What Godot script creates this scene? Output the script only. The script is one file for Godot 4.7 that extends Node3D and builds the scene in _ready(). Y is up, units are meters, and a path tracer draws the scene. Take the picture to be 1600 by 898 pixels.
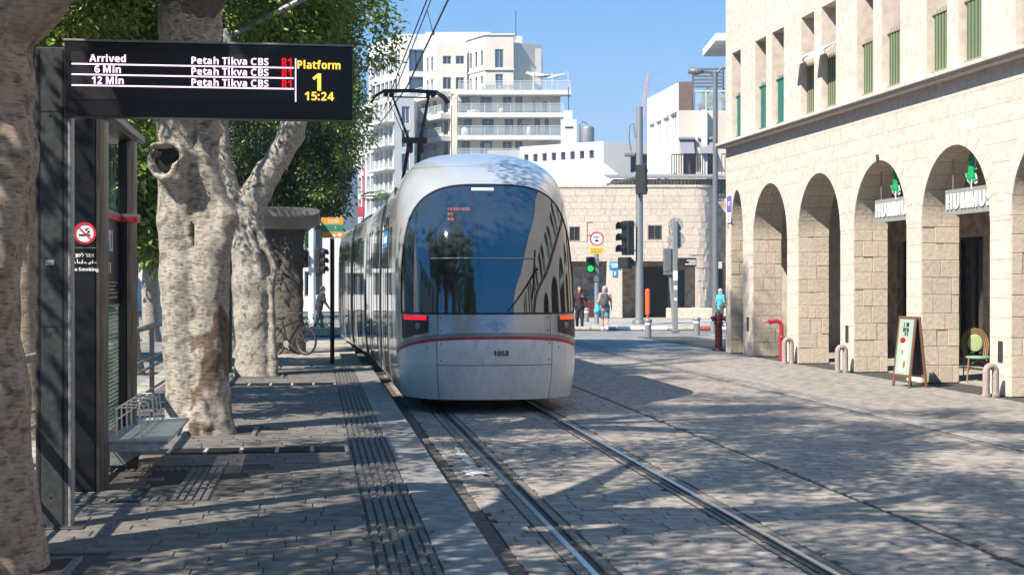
extends Node3D
# A tram stop under old fig trees, with an arcaded stone building across the tracks. Units are metres, the camera looks along -z.

class MB:
	var v := PackedVector3Array()
	var n := PackedVector3Array()
	var c := PackedColorArray()
	var idx := PackedInt32Array()
	var xf := Transform3D()
	var col := Color(1, 1, 1)

	func vert(p: Vector3, nn: Vector3) -> int:
		v.append(xf * p)
		n.append((xf.basis * nn).normalized())
		c.append(col)
		return v.size() - 1

	func tri(a: Vector3, b: Vector3, d: Vector3) -> void:
		var nn := (b - a).cross(d - a)
		var i := vert(a, nn)
		vert(b, nn)
		vert(d, nn)
		idx.append(i)
		idx.append(i + 2)
		idx.append(i + 1)

	func quad(a: Vector3, b: Vector3, d: Vector3, e: Vector3) -> void:
		var nn := (b - a).cross(e - a)
		if nn.length_squared() < 1e-14:
			nn = (d - b).cross(e - b)
		var i := vert(a, nn)
		vert(b, nn)
		vert(d, nn)
		vert(e, nn)
		for k in [0, 2, 1, 0, 3, 2]:
			idx.append(i + k)

	func box(at: Vector3, size: Vector3, bev := 0.0, b := Basis()) -> void:
		var h := size * 0.5
		if bev <= 0.0:
			var p := []
			for k in 8:
				p.append(at + b * Vector3(h.x if k & 1 else -h.x, h.y if k & 2 else -h.y, h.z if k & 4 else -h.z))
			quad(p[4], p[5], p[7], p[6])
			quad(p[1], p[0], p[2], p[3])
			quad(p[5], p[1], p[3], p[7])
			quad(p[0], p[4], p[6], p[2])
			quad(p[6], p[7], p[3], p[2])
			quad(p[0], p[1], p[5], p[4])
			return
		bev = minf(bev, minf(h.x, minf(h.y, h.z)) * 0.98)
		for ax in 3:
			for s in [-1.0, 1.0]:
				var u := (ax + 1) % 3
				var w := (ax + 2) % 3
				var q := []
				for cc in [[-1, -1], [1, -1], [1, 1], [-1, 1]]:
					var e := Vector3.ZERO
					e[ax] = s * h[ax]
					e[u] = cc[0] * (h[u] - bev)
					e[w] = cc[1] * (h[w] - bev)
					q.append(at + b * e)
				if s > 0:
					quad(q[0], q[1], q[2], q[3])
				else:
					quad(q[3], q[2], q[1], q[0])
		for ax in 3:
			var u := (ax + 1) % 3
			var w := (ax + 2) % 3
			for su in [-1.0, 1.0]:
				for sw in [-1.0, 1.0]:
					var q := []
					for cc in [[-1, 0], [1, 0], [1, 1], [-1, 1]]:
						var e := Vector3.ZERO
						e[ax] = cc[0] * (h[ax] - bev)
						e[u] = su * (h[u] - (bev if cc[1] == 1 else 0.0))
						e[w] = sw * (h[w] - (0.0 if cc[1] == 1 else bev))
						q.append(at + b * e)
					if su * sw > 0:
						quad(q[0], q[1], q[2], q[3])
					else:
						quad(q[3], q[2], q[1], q[0])
		for sx in [-1.0, 1.0]:
			for sy in [-1.0, 1.0]:
				for sz in [-1.0, 1.0]:
					var x := at + b * Vector3(sx * h.x, sy * (h.y - bev), sz * (h.z - bev))
					var y := at + b * Vector3(sx * (h.x - bev), sy * h.y, sz * (h.z - bev))
					var z := at + b * Vector3(sx * (h.x - bev), sy * (h.y - bev), sz * h.z)
					if sx * sy * sz > 0:
						tri(x, y, z)
					else:
						tri(x, z, y)

	func span(x0: float, x1: float, y0: float, y1: float, z0: float, z1: float, bev := 0.0) -> void:
		box(Vector3((x0 + x1) / 2, (y0 + y1) / 2, (z0 + z1) / 2), Vector3(absf(x1 - x0), absf(y1 - y0), absf(z1 - z0)), bev)

	func beam(p0: Vector3, p1: Vector3, wide: float, high: float, bev := 0.0) -> void:
		var d := (p1 - p0).normalized()
		var up := Vector3.UP if absf(d.y) < 0.95 else Vector3.FORWARD
		var x := up.cross(d).normalized()
		box((p0 + p1) / 2, Vector3(wide, high, p0.distance_to(p1)), bev, Basis(x, d.cross(x), d))

	func tube(path: Array, radii, segs := 8, caps := true) -> void:
		var m := path.size()
		var rows := []
		var side := Vector3.ZERO
		for i in m:
			var p: Vector3 = path[i]
			var d: Vector3 = (path[mini(i + 1, m - 1)] - path[maxi(i - 1, 0)]).normalized()
			if i == 0:
				side = d.cross(Vector3.UP if absf(d.y) < 0.9 else Vector3.RIGHT).normalized()
			side = (side - d * side.dot(d)).normalized()
			var o := d.cross(side)
			var r: float = radii[i] if radii is Array else radii
			var row := []
			for k in segs:
				var a := TAU * k / segs
				var nn := side * cos(a) + o * sin(a)
				row.append(vert(p + nn * r, nn))
			rows.append(row)
		for i in m - 1:
			for k in segs:
				var a: int = rows[i][k]
				var b: int = rows[i][(k + 1) % segs]
				var d2: int = rows[i + 1][(k + 1) % segs]
				var e: int = rows[i + 1][k]
				for q in [a, d2, b, a, e, d2]:
					idx.append(q)
		if caps:
			for en in [0, m - 1]:
				var p: Vector3 = path[en]
				var d: Vector3 = (path[1] - path[0]) if en else (path[0] - path[1])
				if en:
					d = path[m - 1] - path[m - 2]
				var ring := []
				for k in segs:
					var w: Vector3 = xf.affine_inverse() * v[rows[en][k]]
					ring.append(w)
				for k in segs:
					if en:
						tri(p, ring[k], ring[(k + 1) % segs])
					else:
						tri(p, ring[(k + 1) % segs], ring[k])

	func lathe(prof: Array, segs := 16, at := Vector3.ZERO, b := Basis()) -> void:
		# profile of Vector2(radius, height), from the bottom up
		var rows := []
		for i in prof.size():
			var t: Vector2 = prof[mini(i + 1, prof.size() - 1)] - prof[maxi(i - 1, 0)]
			var row := []
			for k in segs:
				var a := TAU * k / segs
				var rad := Vector3(cos(a), 0, -sin(a))
				row.append(vert(at + b * (rad * prof[i].x + Vector3(0, prof[i].y, 0)), b * (rad * t.y - Vector3(0, t.x, 0))))
			rows.append(row)
		for i in prof.size() - 1:
			for k in segs:
				var a: int = rows[i][k]
				var bb: int = rows[i][(k + 1) % segs]
				var d2: int = rows[i + 1][(k + 1) % segs]
				var e: int = rows[i + 1][k]
				for q in [a, d2, bb, a, e, d2]:
					idx.append(q)

	func prism(poly: PackedVector2Array, z0: float, z1: float, back := true) -> void:
		# polygon in x and y, extruded from z0 to z1 (z1 > z0 faces +z)
		if poly.size() < 3:
			return
		if Geometry2D.is_polygon_clockwise(poly):
			poly = poly.duplicate()
			poly.reverse()
		var t := Geometry2D.triangulate_polygon(poly)
		for i in range(0, t.size(), 3):
			var a := poly[t[i]]
			var b := poly[t[i + 1]]
			var d := poly[t[i + 2]]
			if (b - a).cross(d - a) < 0:
				var s := b
				b = d
				d = s
			tri(Vector3(a.x, a.y, z1), Vector3(b.x, b.y, z1), Vector3(d.x, d.y, z1))
			if back:
				tri(Vector3(a.x, a.y, z0), Vector3(d.x, d.y, z0), Vector3(b.x, b.y, z0))
		for i in poly.size():
			var a := poly[i]
			var b := poly[(i + 1) % poly.size()]
			quad(Vector3(a.x, a.y, z0), Vector3(b.x, b.y, z0), Vector3(b.x, b.y, z1), Vector3(a.x, a.y, z1))

	func grid(rows: Array, flip := false) -> void:
		# smooth sheet through rows of points
		var first := v.size()
		var w: int = rows[0].size()
		for i in rows.size():
			for j in w:
				var du: Vector3 = rows[i][mini(j + 1, w - 1)] - rows[i][maxi(j - 1, 0)]
				var dv: Vector3 = rows[mini(i + 1, rows.size() - 1)][j] - rows[maxi(i - 1, 0)][j]
				var nn := du.cross(dv)
				if nn.length_squared() < 1e-16:
					nn = Vector3.UP
				vert(rows[i][j], -nn if flip else nn)
		for i in rows.size() - 1:
			for j in w - 1:
				var a := first + i * w + j
				for q in ([a, a + 1, a + w + 1, a, a + w + 1, a + w] if flip else [a, a + w + 1, a + 1, a, a + w, a + w + 1]):
					idx.append(q)

	func ball(at: Vector3, r: Vector3, segs := 12) -> void:
		var rows := []
		for i in segs / 2 + 1:
			var b := PI * i / (segs / 2) - PI / 2
			var row := []
			for k in segs + 1:
				var a := TAU * k / segs
				row.append(at + Vector3(cos(b) * cos(a) * r.x, sin(b) * r.y, -cos(b) * sin(a) * r.z))
			rows.append(row)
		var first := v.size()
		grid(rows)
		for i in range(first, v.size()):
			var p: Vector3 = xf.affine_inverse() * v[i] - at
			n[i] = (xf.basis * Vector3(p.x / r.x / r.x, p.y / r.y / r.y, p.z / r.z / r.z)).normalized()

	func loft(at: Array, sizes: Array, segs := 12) -> void:
		# ellipse sections stacked upwards: centres and (x, z) half sizes
		var rows := []
		for i in at.size():
			var row := []
			for k in segs + 1:
				var a := TAU * k / segs
				row.append(at[i] + Vector3(cos(a) * sizes[i].x, 0, -sin(a) * sizes[i].y))
			rows.append(row)
		grid(rows)

	func mesh() -> ArrayMesh:
		var a := []
		a.resize(Mesh.ARRAY_MAX)
		a[Mesh.ARRAY_VERTEX] = v
		a[Mesh.ARRAY_NORMAL] = n
		a[Mesh.ARRAY_COLOR] = c
		a[Mesh.ARRAY_INDEX] = idx
		var m := ArrayMesh.new()
		m.add_surface_from_arrays(Mesh.PRIMITIVE_TRIANGLES, a)
		return m


# A solid made of tapered limbs that melt into each other, meshed as surface nets.
class Flesh:
	var cell := 0.03
	var k := 0.05
	var lo := Vector3.INF
	var hi := -Vector3.INF
	var bones := []
	var cuts := []
	var noise: FastNoiseLite
	var rough := 0.0
	var stretch := Vector3.ONE

	func limb(a: Vector3, b: Vector3, ra: float, rb: float, kk := -1.0) -> void:
		bones.append([a, b, ra, rb, k if kk < 0 else kk])
		for p in [[a, ra], [b, rb]]:
			lo = lo.min(p[0] - Vector3.ONE * (p[1] + 0.04 + rough))
			hi = hi.max(p[0] + Vector3.ONE * (p[1] + 0.04 + rough))

	func chain(pts: Array, kk := -1.0) -> void:
		for i in pts.size() - 1:
			limb(Vector3(pts[i][0], pts[i][1], pts[i][2]), Vector3(pts[i + 1][0], pts[i + 1][1], pts[i + 1][2]), pts[i][3], pts[i + 1][3], kk)

	func cut(at: Vector3, r: Vector3) -> void:
		cuts.append([at, r])

	func build(mb: MB) -> void:
		lo -= Vector3.ONE * cell * 2
		hi += Vector3.ONE * cell * 2
		var nx := int((hi.x - lo.x) / cell) + 2
		var ny := int((hi.y - lo.y) / cell) + 2
		var nz := int((hi.z - lo.z) / cell) + 2
		var d := PackedFloat32Array()
		d.resize(nx * ny * nz)
		d.fill(9.0)
		for bo in bones:
			var a: Vector3 = bo[0]
			var b: Vector3 = bo[1]
			var ra: float = bo[2]
			var rb: float = bo[3]
			var kk: float = bo[4]
			var ab := b - a
			var l2 := maxf(ab.length_squared(), 1e-9)
			var m := Vector3.ONE * (maxf(ra, rb) + kk + cell * 3 + rough)
			var p0 := ((a.min(b) - m - lo) / cell).floor()
			var p1 := ((a.max(b) + m - lo) / cell).ceil()
			for z in range(maxi(0, int(p0.z)), mini(nz, int(p1.z) + 1)):
				for y in range(maxi(0, int(p0.y)), mini(ny, int(p1.y) + 1)):
					var at := (z * ny + y) * nx
					for x in range(maxi(0, int(p0.x)), mini(nx, int(p1.x) + 1)):
						var p := lo + Vector3(x, y, z) * cell
						var t := clampf((p - a).dot(ab) / l2, 0.0, 1.0)
						var e := (p - a - ab * t).length() - lerpf(ra, rb, t)
						var o := d[at + x]
						var h := maxf(kk - absf(o - e), 0.0) / kk
						d[at + x] = minf(o, e) - h * h * kk * 0.25
		for cu in cuts:
			var m: Vector3 = cu[1] * 1.6 + Vector3.ONE * cell * 3
			var p0: Vector3 = ((cu[0] - m - lo) / cell).floor()
			var p1: Vector3 = ((cu[0] + m - lo) / cell).ceil()
			for z in range(maxi(0, int(p0.z)), mini(nz, int(p1.z) + 1)):
				for y in range(maxi(0, int(p0.y)), mini(ny, int(p1.y) + 1)):
					for x in range(maxi(0, int(p0.x)), mini(nx, int(p1.x) + 1)):
						var at := (z * ny + y) * nx + x
						var q: Vector3 = (lo + Vector3(x, y, z) * cell - cu[0]) / cu[1]
						d[at] = maxf(d[at], (1.0 - q.length()) * minf(cu[1].x, minf(cu[1].y, cu[1].z)))
		if rough > 0.0:
			for z in nz:
				for y in ny:
					for x in nx:
						var at := (z * ny + y) * nx + x
						if absf(d[at]) < rough + cell * 3:
							d[at] += noise.get_noise_3dv((lo + Vector3(x, y, z) * cell) * stretch) * rough
		var ids := {}
		var first := mb.v.size()
		var acc := PackedVector3Array()
		for z in nz - 1:
			for y in ny - 1:
				for x in nx - 1:
					var at := (z * ny + y) * nx + x
					var s := 0
					var any := d[at] < 0
					var mixed := false
					for q in [1, nx, nx + 1, nx * ny, nx * ny + 1, nx * ny + nx, nx * ny + nx + 1]:
						if (d[at + q] < 0) != any:
							mixed = true
							break
					if not mixed:
						continue
					var sum := Vector3.ZERO
					var cnt := 0
					for e in 12:
						var ax := e / 4
						var b1 := e & 1
						var b2 := (e >> 1) & 1
						var o := Vector3i.ZERO
						o[(ax + 1) % 3] = b1
						o[(ax + 2) % 3] = b2
						var i0 := at + o.x + o.y * nx + o.z * nx * ny
						var i1: int = i0 + [1, nx, nx * ny][ax]
						var da := d[i0]
						var db := d[i1]
						if (da < 0) != (db < 0):
							var p := Vector3(o)
							p[ax] += da / (da - db)
							sum += p
							cnt += 1
					ids[at] = mb.v.size()
					mb.vert(lo + (Vector3(x, y, z) + sum / cnt) * cell, Vector3.UP)
					acc.append(Vector3.ZERO)
		var step := [1, nx, nx * ny]
		for at in ids:
			for ax in 3:
				var da := d[at]
				var db := d[at + step[ax]]
				if (da < 0) == (db < 0):
					continue
				var u: int = step[(ax + 1) % 3]
				var w: int = step[(ax + 2) % 3]
				if not (ids.has(at - u) and ids.has(at - w) and ids.has(at - u - w)):
					continue
				var q := [ids[at], ids[at - u], ids[at - u - w], ids[at - w]]
				if da >= 0:
					q.reverse()
				# q runs counter-clockwise seen from outside
				var nn: Vector3 = (mb.v[q[2]] - mb.v[q[0]]).cross(mb.v[q[3]] - mb.v[q[1]])
				for i in q:
					acc[i - first] += nn
				for i in [0, 2, 1, 0, 3, 2]:
					mb.idx.append(q[i])
		for i in acc.size():
			mb.n[first + i] = acc[i].normalized()


var M := {}
var rng := RandomNumberGenerator.new()
var used := {}
const TT := 0.1326   # the tracks run this far to the left of the camera's axis
const TFA := 0.1510  # and the arcade this far
var TF := Transform3D(Basis(Vector3.UP, TT), Vector3.ZERO)
var FF := Transform3D(Basis(Vector3.UP, TFA), Vector3(7.42, 0, -28.3))


func numbered(called: String) -> String:
	used[called] = used.get(called, -1) + 1
	return called if used[called] == 0 else "%s_%03d" % [called, used[called]]


func obj(called: String, mb, mat: Material, parent: Node = null) -> MeshInstance3D:
	var o := MeshInstance3D.new()
	o.mesh = mb.mesh() if mb is MB else mb
	o.material_override = mat
	o.name = numbered(called) if parent == null else called
	(self if parent == null else parent).add_child(o, true)
	return o


func tag(o: Node, label: String, category: String, group := "") -> Node:
	o.set_meta("label", label)
	o.set_meta("category", category)
	if group:
		o.set_meta("group", group)
	return o


func thing(called: String, label: String, category: String, at := Vector3.ZERO, turn := 0.0, group := "") -> Node3D:
	var o := Node3D.new()
	o.name = numbered(called)
	add_child(o)
	o.position = at
	o.rotation.y = turn
	tag(o, label, category, group)
	return o


func struct(called: String, mb, mat: Material) -> MeshInstance3D:
	var o := obj(called, mb, mat)
	o.set_meta("kind", "structure")
	return o


func copy(o: Node3D, at: Vector3, turn: float, label: String) -> Node3D:
	var base := String(o.name)
	var k := base.length() - 4
	if k > 0 and base[k] == "_" and base.substr(k + 1).is_valid_int():
		base = base.substr(0, k)
	var r := o.duplicate()
	r.name = numbered(base)
	add_child(r)
	r.position = at
	r.rotation.y = turn
	r.set_meta("label", label)
	return r


func rail_at(r: float, y: float, s: float) -> Vector3:   # along the tracks: to the right, up, forward
	return TF * Vector3(r, y, -s)


func ntex(sd: int, freq: float, stops: Array, size := 512, kind := FastNoiseLite.TYPE_SIMPLEX_SMOOTH, octaves := 4, high := 0) -> NoiseTexture2D:
	var f := FastNoiseLite.new()
	f.seed = sd
	f.noise_type = kind
	f.frequency = freq
	f.fractal_octaves = octaves
	if kind == FastNoiseLite.TYPE_CELLULAR:
		f.fractal_type = FastNoiseLite.FRACTAL_NONE
	var t := NoiseTexture2D.new()
	t.width = size
	t.height = high if high else size
	t.seamless = true
	t.generate_mipmaps = false
	t.noise = f
	if stops:
		var g := Gradient.new()
		g.offsets = PackedFloat32Array()
		g.colors = PackedColorArray()
		var os := PackedFloat32Array()
		var cs := PackedColorArray()
		for s in stops:
			os.append(s[0])
			cs.append(s[1] if s[1] is Color else Color(s[1], s[1], s[1]))
		g.offsets = os
		g.colors = cs
		t.color_ramp = g
	return t


func mat(called: String, color: Color, rough := 0.7, metal := 0.0) -> StandardMaterial3D:
	# colour given linear, as the thing really is
	var m := StandardMaterial3D.new()
	m.resource_name = called
	m.albedo_color = color.linear_to_srgb()
	m.roughness = rough
	m.metallic = metal
	M[called] = m
	return m


func textured(m: StandardMaterial3D, tex: Texture2D, scale, world := true, bump: Texture2D = null, deep := 0.0) -> StandardMaterial3D:
	m.albedo_texture = tex
	m.uv1_triplanar = true
	m.uv1_world_triplanar = world
	m.uv1_triplanar_sharpness = 4.0
	m.uv1_scale = scale if scale is Vector3 else Vector3.ONE * float(scale)
	if bump:
		m.heightmap_enabled = true
		m.heightmap_texture = bump
		m.heightmap_scale = deep
	return m


func glow(called: String, color: Color, energy: float) -> StandardMaterial3D:
	var m := mat(called, Color(0.02, 0.02, 0.02), 0.5)
	m.emission_enabled = true
	m.emission = color
	m.emission_energy_multiplier = energy
	return m


func glass(called: String, color: Color, alpha: float, rough := 0.03, metal := 0.0, spec := 0.7) -> StandardMaterial3D:
	var m := mat(called, color, rough, metal)
	m.transparency = BaseMaterial3D.TRANSPARENCY_ALPHA
	m.albedo_color.a = alpha
	m.metallic_specular = spec
	return m


func materials() -> void:
	var grain := ntex(1, 0.02, [[0.0, 0.72], [0.5, 0.9], [1.0, 1.0]], 512, FastNoiseLite.TYPE_SIMPLEX_SMOOTH, 6)
	var blot := ntex(2, 0.008, [[0.0, 0.68], [0.35, 0.86], [0.6, 0.95], [1.0, 1.0]], 1024, FastNoiseLite.TYPE_SIMPLEX_SMOOTH, 7)
	var fine := ntex(3, 0.09, [], 512, FastNoiseLite.TYPE_SIMPLEX_SMOOTH, 3)
	var lump := ntex(4, 0.02, [], 512, FastNoiseLite.TYPE_SIMPLEX_SMOOTH, 5)
	var tones := [0.91, 0.965, 1.0, 1.035, 1.09]
	for i in 5:
		var w: float = tones[i]
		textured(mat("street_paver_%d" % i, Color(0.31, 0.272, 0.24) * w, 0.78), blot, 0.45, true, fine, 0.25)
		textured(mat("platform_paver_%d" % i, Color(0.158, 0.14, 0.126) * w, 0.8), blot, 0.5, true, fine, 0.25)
	for k in ["street", "platform"]:
		var m: StandardMaterial3D = M[k + "_paver_2"].duplicate()
		m.vertex_color_use_as_albedo = true
		M[k + "_paver_many"] = m
	textured(mat("joint", Color(0.07, 0.064, 0.058), 0.95), grain, 1.2)
	textured(mat("pale_joint", Color(0.21, 0.19, 0.17), 0.95), grain, 1.2)
	textured(mat("asphalt", Color(0.13, 0.125, 0.12), 0.9), blot, 0.3, true, fine, 0.4)
	textured(mat("road", Color(0.25, 0.24, 0.225), 0.9), blot, 0.12, true, fine, 0.4)
	textured(mat("sidewalk", Color(0.42, 0.38, 0.33), 0.85), blot, 0.2)
	textured(mat("edge_stone", Color(0.23, 0.225, 0.215), 0.7), blot, 0.6, true, fine, 0.15)
	textured(mat("brown_bed", Color(0.12, 0.1, 0.085), 0.9), blot, 0.9, true, fine, 0.5)
	textured(mat("tactile", Color(0.125, 0.115, 0.108), 0.75), blot, 0.8)
	textured(mat("tactile_groove", Color(0.035, 0.035, 0.037), 0.9), grain, 2.0)
	textured(mat("concrete", Color(0.38, 0.37, 0.35), 0.85), blot, 0.8, true, fine, 0.3)
	textured(mat("kerb_stone", Color(0.5, 0.46, 0.4), 0.85), blot, 0.8)
	textured(mat("band_stone", Color(0.31, 0.285, 0.26), 0.8), blot, 0.6, true, fine, 0.2)
	mat("kerb_white", Color(0.75, 0.74, 0.72), 0.7)
	mat("kerb_red", Color(0.42, 0.05, 0.04), 0.7)
	textured(mat("plaster_spill", Color(0.5, 0.5, 0.5), 0.9), blot, 2.0)
	textured(mat("soil", Color(0.06, 0.045, 0.035), 1.0), grain, 2.0)
	textured(mat("grass_ground", Color(0.13, 0.17, 0.05), 1.0), grain, 1.0)
	# rails
	textured(mat("rail_head", Color(0.52, 0.52, 0.52), 0.3, 0.85), grain, 3.0)
	textured(mat("rail_dark", Color(0.02, 0.018, 0.016), 0.7), grain, 3.0)
	textured(mat("rail_side", Color(0.1, 0.085, 0.075), 0.6, 0.3), grain, 3.0)
	# stone of the arcade
	var vein := ntex(6, 0.012, [[0.0, Color(0.9, 0.87, 0.84)], [0.4, Color(0.96, 0.945, 0.93)], [0.7, Color(1, 0.99, 0.98)], [1.0, 1.0]], 1024, FastNoiseLite.TYPE_SIMPLEX_SMOOTH, 7)
	var soft := ntex(14, 0.012, [[0.0, 0.93], [0.5, 0.98], [1.0, 1.0]], 512)
	var worn := ntex(15, 0.012, [[0.0, Color(0.72, 0.66, 0.6)], [0.4, Color(0.9, 0.87, 0.83)], [0.7, Color(1, 0.98, 0.96)], [1.0, 1.0]], 1024, FastNoiseLite.TYPE_SIMPLEX_SMOOTH, 7)
	for i in 5:
		var w: float = [0.975, 0.99, 1.0, 1.01, 1.025][i]
		var tint: Color = [Color(0.65, 0.57, 0.505), Color(0.655, 0.575, 0.515), Color(0.65, 0.575, 0.52), Color(0.655, 0.57, 0.505), Color(0.645, 0.57, 0.515)][i]
		textured(mat("smooth_stone_%d" % i, tint * w, 0.85), vein, 0.35, true, fine, 0.05)
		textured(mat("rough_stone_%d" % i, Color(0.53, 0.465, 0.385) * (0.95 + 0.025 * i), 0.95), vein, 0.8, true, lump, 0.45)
	textured(mat("stone_joint", Color(0.47, 0.41, 0.34), 0.95), grain, 1.0)
	textured(mat("upper_stone", Color(0.65, 0.572, 0.512), 0.85), vein, 0.25, true, fine, 0.06)
	textured(mat("old_joint", Color(0.5, 0.44, 0.37), 0.95), soft, 0.3)
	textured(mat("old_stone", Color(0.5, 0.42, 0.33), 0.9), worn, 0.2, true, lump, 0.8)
	for i in 4:
		textured(mat("old_block_%d" % i, Color(0.56, 0.495, 0.42) * [0.95, 0.98, 1.0, 1.03][i], 0.9), vein, 0.4, true, lump, 0.25)
	textured(mat("white_wall", Color(0.64, 0.625, 0.59), 0.85), soft, 0.05)
	textured(mat("cream_wall", Color(0.6, 0.54, 0.455), 0.85), soft, 0.05)
	textured(mat("grey_wall", Color(0.42, 0.42, 0.42), 0.85), soft, 0.06)
	textured(mat("brown_wall", Color(0.17, 0.11, 0.085), 0.8), vein, 0.15)
	textured(mat("slab_edge", Color(0.62, 0.6, 0.55), 0.85), soft, 0.1)
	textured(mat("shed_tin", Color(0.33, 0.32, 0.31), 0.6, 0.2), grain, 0.5)
	mat("awning_white", Color(0.78, 0.78, 0.77), 0.8)
	mat("awning_grey", Color(0.2, 0.2, 0.24), 0.8)
	mat("sail_cloth", Color(0.62, 0.55, 0.42), 0.8)
	mat("dark_inside", Color(0.03, 0.028, 0.026), 0.9)
	textured(mat("shop_inside", Color(0.10, 0.085, 0.07), 0.9), vein, 0.3)
	# metals and paints
	textured(mat("sign_case", Color(0.012, 0.013, 0.018), 0.35), grain, 3.0)
	mat("led_face", Color(0.014, 0.012, 0.016), 0.45)
	textured(mat("post_grey", Color(0.075, 0.083, 0.087), 0.45, 0.4), grain, 1.5)
	mat("post_groove", Color(0.006, 0.006, 0.008), 0.8)
	textured(mat("post_dark", Color(0.013, 0.014, 0.019), 0.35, 0.2), grain, 1.5)
	textured(mat("brushed", Color(0.22, 0.215, 0.2), 0.38, 0.8), ntex(8, 0.02, [[0, 0.6], [1, 1.0]], 256), Vector3(6, 0.3, 6), false)
	textured(mat("seat_white", Color(0.42, 0.47, 0.46), 0.4), grain, 1.0)
	mat("wire", Color(0.6, 0.6, 0.58), 0.35, 0.6)
	textured(mat("galvanised", Color(0.36, 0.37, 0.38), 0.5, 0.45), grain, 2.0)
	textured(mat("pole_grey", Color(0.2, 0.205, 0.21), 0.55, 0.3), grain, 1.0)
	textured(mat("rail_paint", Color(0.33, 0.32, 0.29), 0.5, 0.2), grain, 1.0)
	mat("black_iron", Color(0.015, 0.015, 0.017), 0.5, 0.3)
	mat("rubber", Color(0.012, 0.012, 0.013), 0.75)
	mat("cable", Color(0.02, 0.02, 0.022), 0.6)
	textured(mat("hydrant_red", Color(0.14, 0.016, 0.018), 0.45), grain, 3.0)
	textured(mat("pipe_red", Color(0.42, 0.02, 0.03), 0.45), grain, 3.0)
	mat("red", Color(0.5, 0.02, 0.04), 0.5)
	mat("red_band", Color(0.42, 0.025, 0.05), 0.45)
	mat("white", Color(0.78, 0.78, 0.77), 0.6)
	mat("yellow", Color(0.78, 0.48, 0.02), 0.5)
	mat("orange", Color(0.75, 0.11, 0.02), 0.5)
	mat("sign_orange", Color(0.58, 0.28, 0.04), 0.55)
	mat("sign_green", Color(0.02, 0.2, 0.15), 0.55)
	mat("blue", Color(0.03, 0.25, 0.62), 0.45)
	mat("purple", Color(0.14, 0.12, 0.5), 0.5)
	mat("black", Color(0.01, 0.01, 0.011), 0.6)
	mat("teal_rail", Color(0.03, 0.16, 0.13), 0.6)
	mat("green_rail", Color(0.06, 0.13, 0.06), 0.6)
	mat("bar_pale", Color(0.3, 0.27, 0.18), 0.6)
	textured(mat("loop_stone", Color(0.42, 0.35, 0.325), 0.85), grain, 2.0)
	textured(mat("wood", Color(0.2, 0.1, 0.06), 0.55), grain, Vector3(6, 0.8, 6), false)
	textured(mat("rattan", Color(0.36, 0.22, 0.1), 0.5), grain, 8.0, false)
	mat("cushion", Color(0.36, 0.42, 0.22), 0.85)
	mat("seat_green", Color(0.16, 0.32, 0.2), 0.7)
	mat("poster_green", Color(0.33, 0.42, 0.34), 0.6)
	mat("tree_emblem", Color(0.01, 0.38, 0.12), 0.5)
	# glass
	glass("shelter_glass", Color(0.16, 0.3, 0.24), 0.28)
	glass("window_glass", Color(0.02, 0.03, 0.04), 0.9, 0.05, 0.0, 0.8)
	glass("blue_glass", Color(0.06, 0.1, 0.15), 0.92, 0.05, 0.3, 0.9)
	glass("balustrade_glass", Color(0.5, 0.55, 0.55), 0.25)
	glass("windshield", Color(0.15, 0.17, 0.19), 0.36, 0.02, 0.84, 1.0)
	glass("side_glass", Color(0.10, 0.115, 0.12), 0.9, 0.03, 0.4, 1.0)
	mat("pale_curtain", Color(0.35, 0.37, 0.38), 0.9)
	# tram
	var tp := textured(mat("tram_silver", Color(0.45, 0.46, 0.475), 0.28, 0.3), ntex(9, 0.01, [[0, 0.93], [1, 1.0]], 256), 0.5, false)
	tp.clearcoat_enabled = true
	tp.clearcoat = 0.6
	tp.clearcoat_roughness = 0.06
	var grime := ntex(10, 0.012, [[0, Color(0.9, 0.88, 0.86)], [0.3, Color(0.965, 0.96, 0.95)], [0.6, 1.0], [1, 1.0]], 512, FastNoiseLite.TYPE_SIMPLEX_SMOOTH, 6)
	var tw := textured(mat("tram_white", Color(0.69, 0.695, 0.70), 0.32, 0.0), grime, Vector3(1.2, 0.5, 1.2), false)
	tw.clearcoat_enabled = true
	tw.clearcoat = 0.5
	tw.clearcoat_roughness = 0.08
	mat("tram_dark", Color(0.012, 0.012, 0.014), 0.5)
	mat("tram_band", Color(0.25, 0.24, 0.23), 0.35, 0.4)
	mat("slat_pale", Color(0.3, 0.31, 0.3), 0.7)
	textured(mat("track_concrete", Color(0.235, 0.205, 0.178), 0.85), blot, 0.8, true, fine, 0.2)
	textured(mat("bellows", Color(0.02, 0.02, 0.022), 0.85), grain, 2.0)
	mat("cab_grey", Color(0.05, 0.05, 0.055), 0.7)
	mat("emblem_blue", Color(0.32, 0.42, 0.58), 0.4)
	glow("tail_light_red", Color(1.0, 0.03, 0.1), 1.3)
	glow("tail_light_amber", Color(1.0, 0.25, 0.12), 0.9)
	glow("led_pink", Color(1.0, 0.86, 0.98), 0.85)
	glow("led_red", Color(0.95, 0.02, 0.08), 0.75)
	glow("led_yellow", Color(1.0, 0.8, 0.3), 0.85)
	glow("led_amber", Color(1.0, 0.45, 0.1), 2.5)
	glow("lamp_white", Color(0.9, 0.95, 1.0), 0.9)
	glow("signal_green", Color(0.05, 1.0, 0.35), 1.0)
	# bark and leaves
	var bk := ntex(11, 0.014, [[0.0, Color(0.35, 0.3, 0.26)], [0.16, Color(0.6, 0.55, 0.5)], [0.27, Color(0.86, 0.83, 0.8)], [0.55, Color(0.95, 0.93, 0.91)], [1.0, Color(1, 0.99, 0.97)]], 1024, FastNoiseLite.TYPE_SIMPLEX_SMOOTH, 6)
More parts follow.
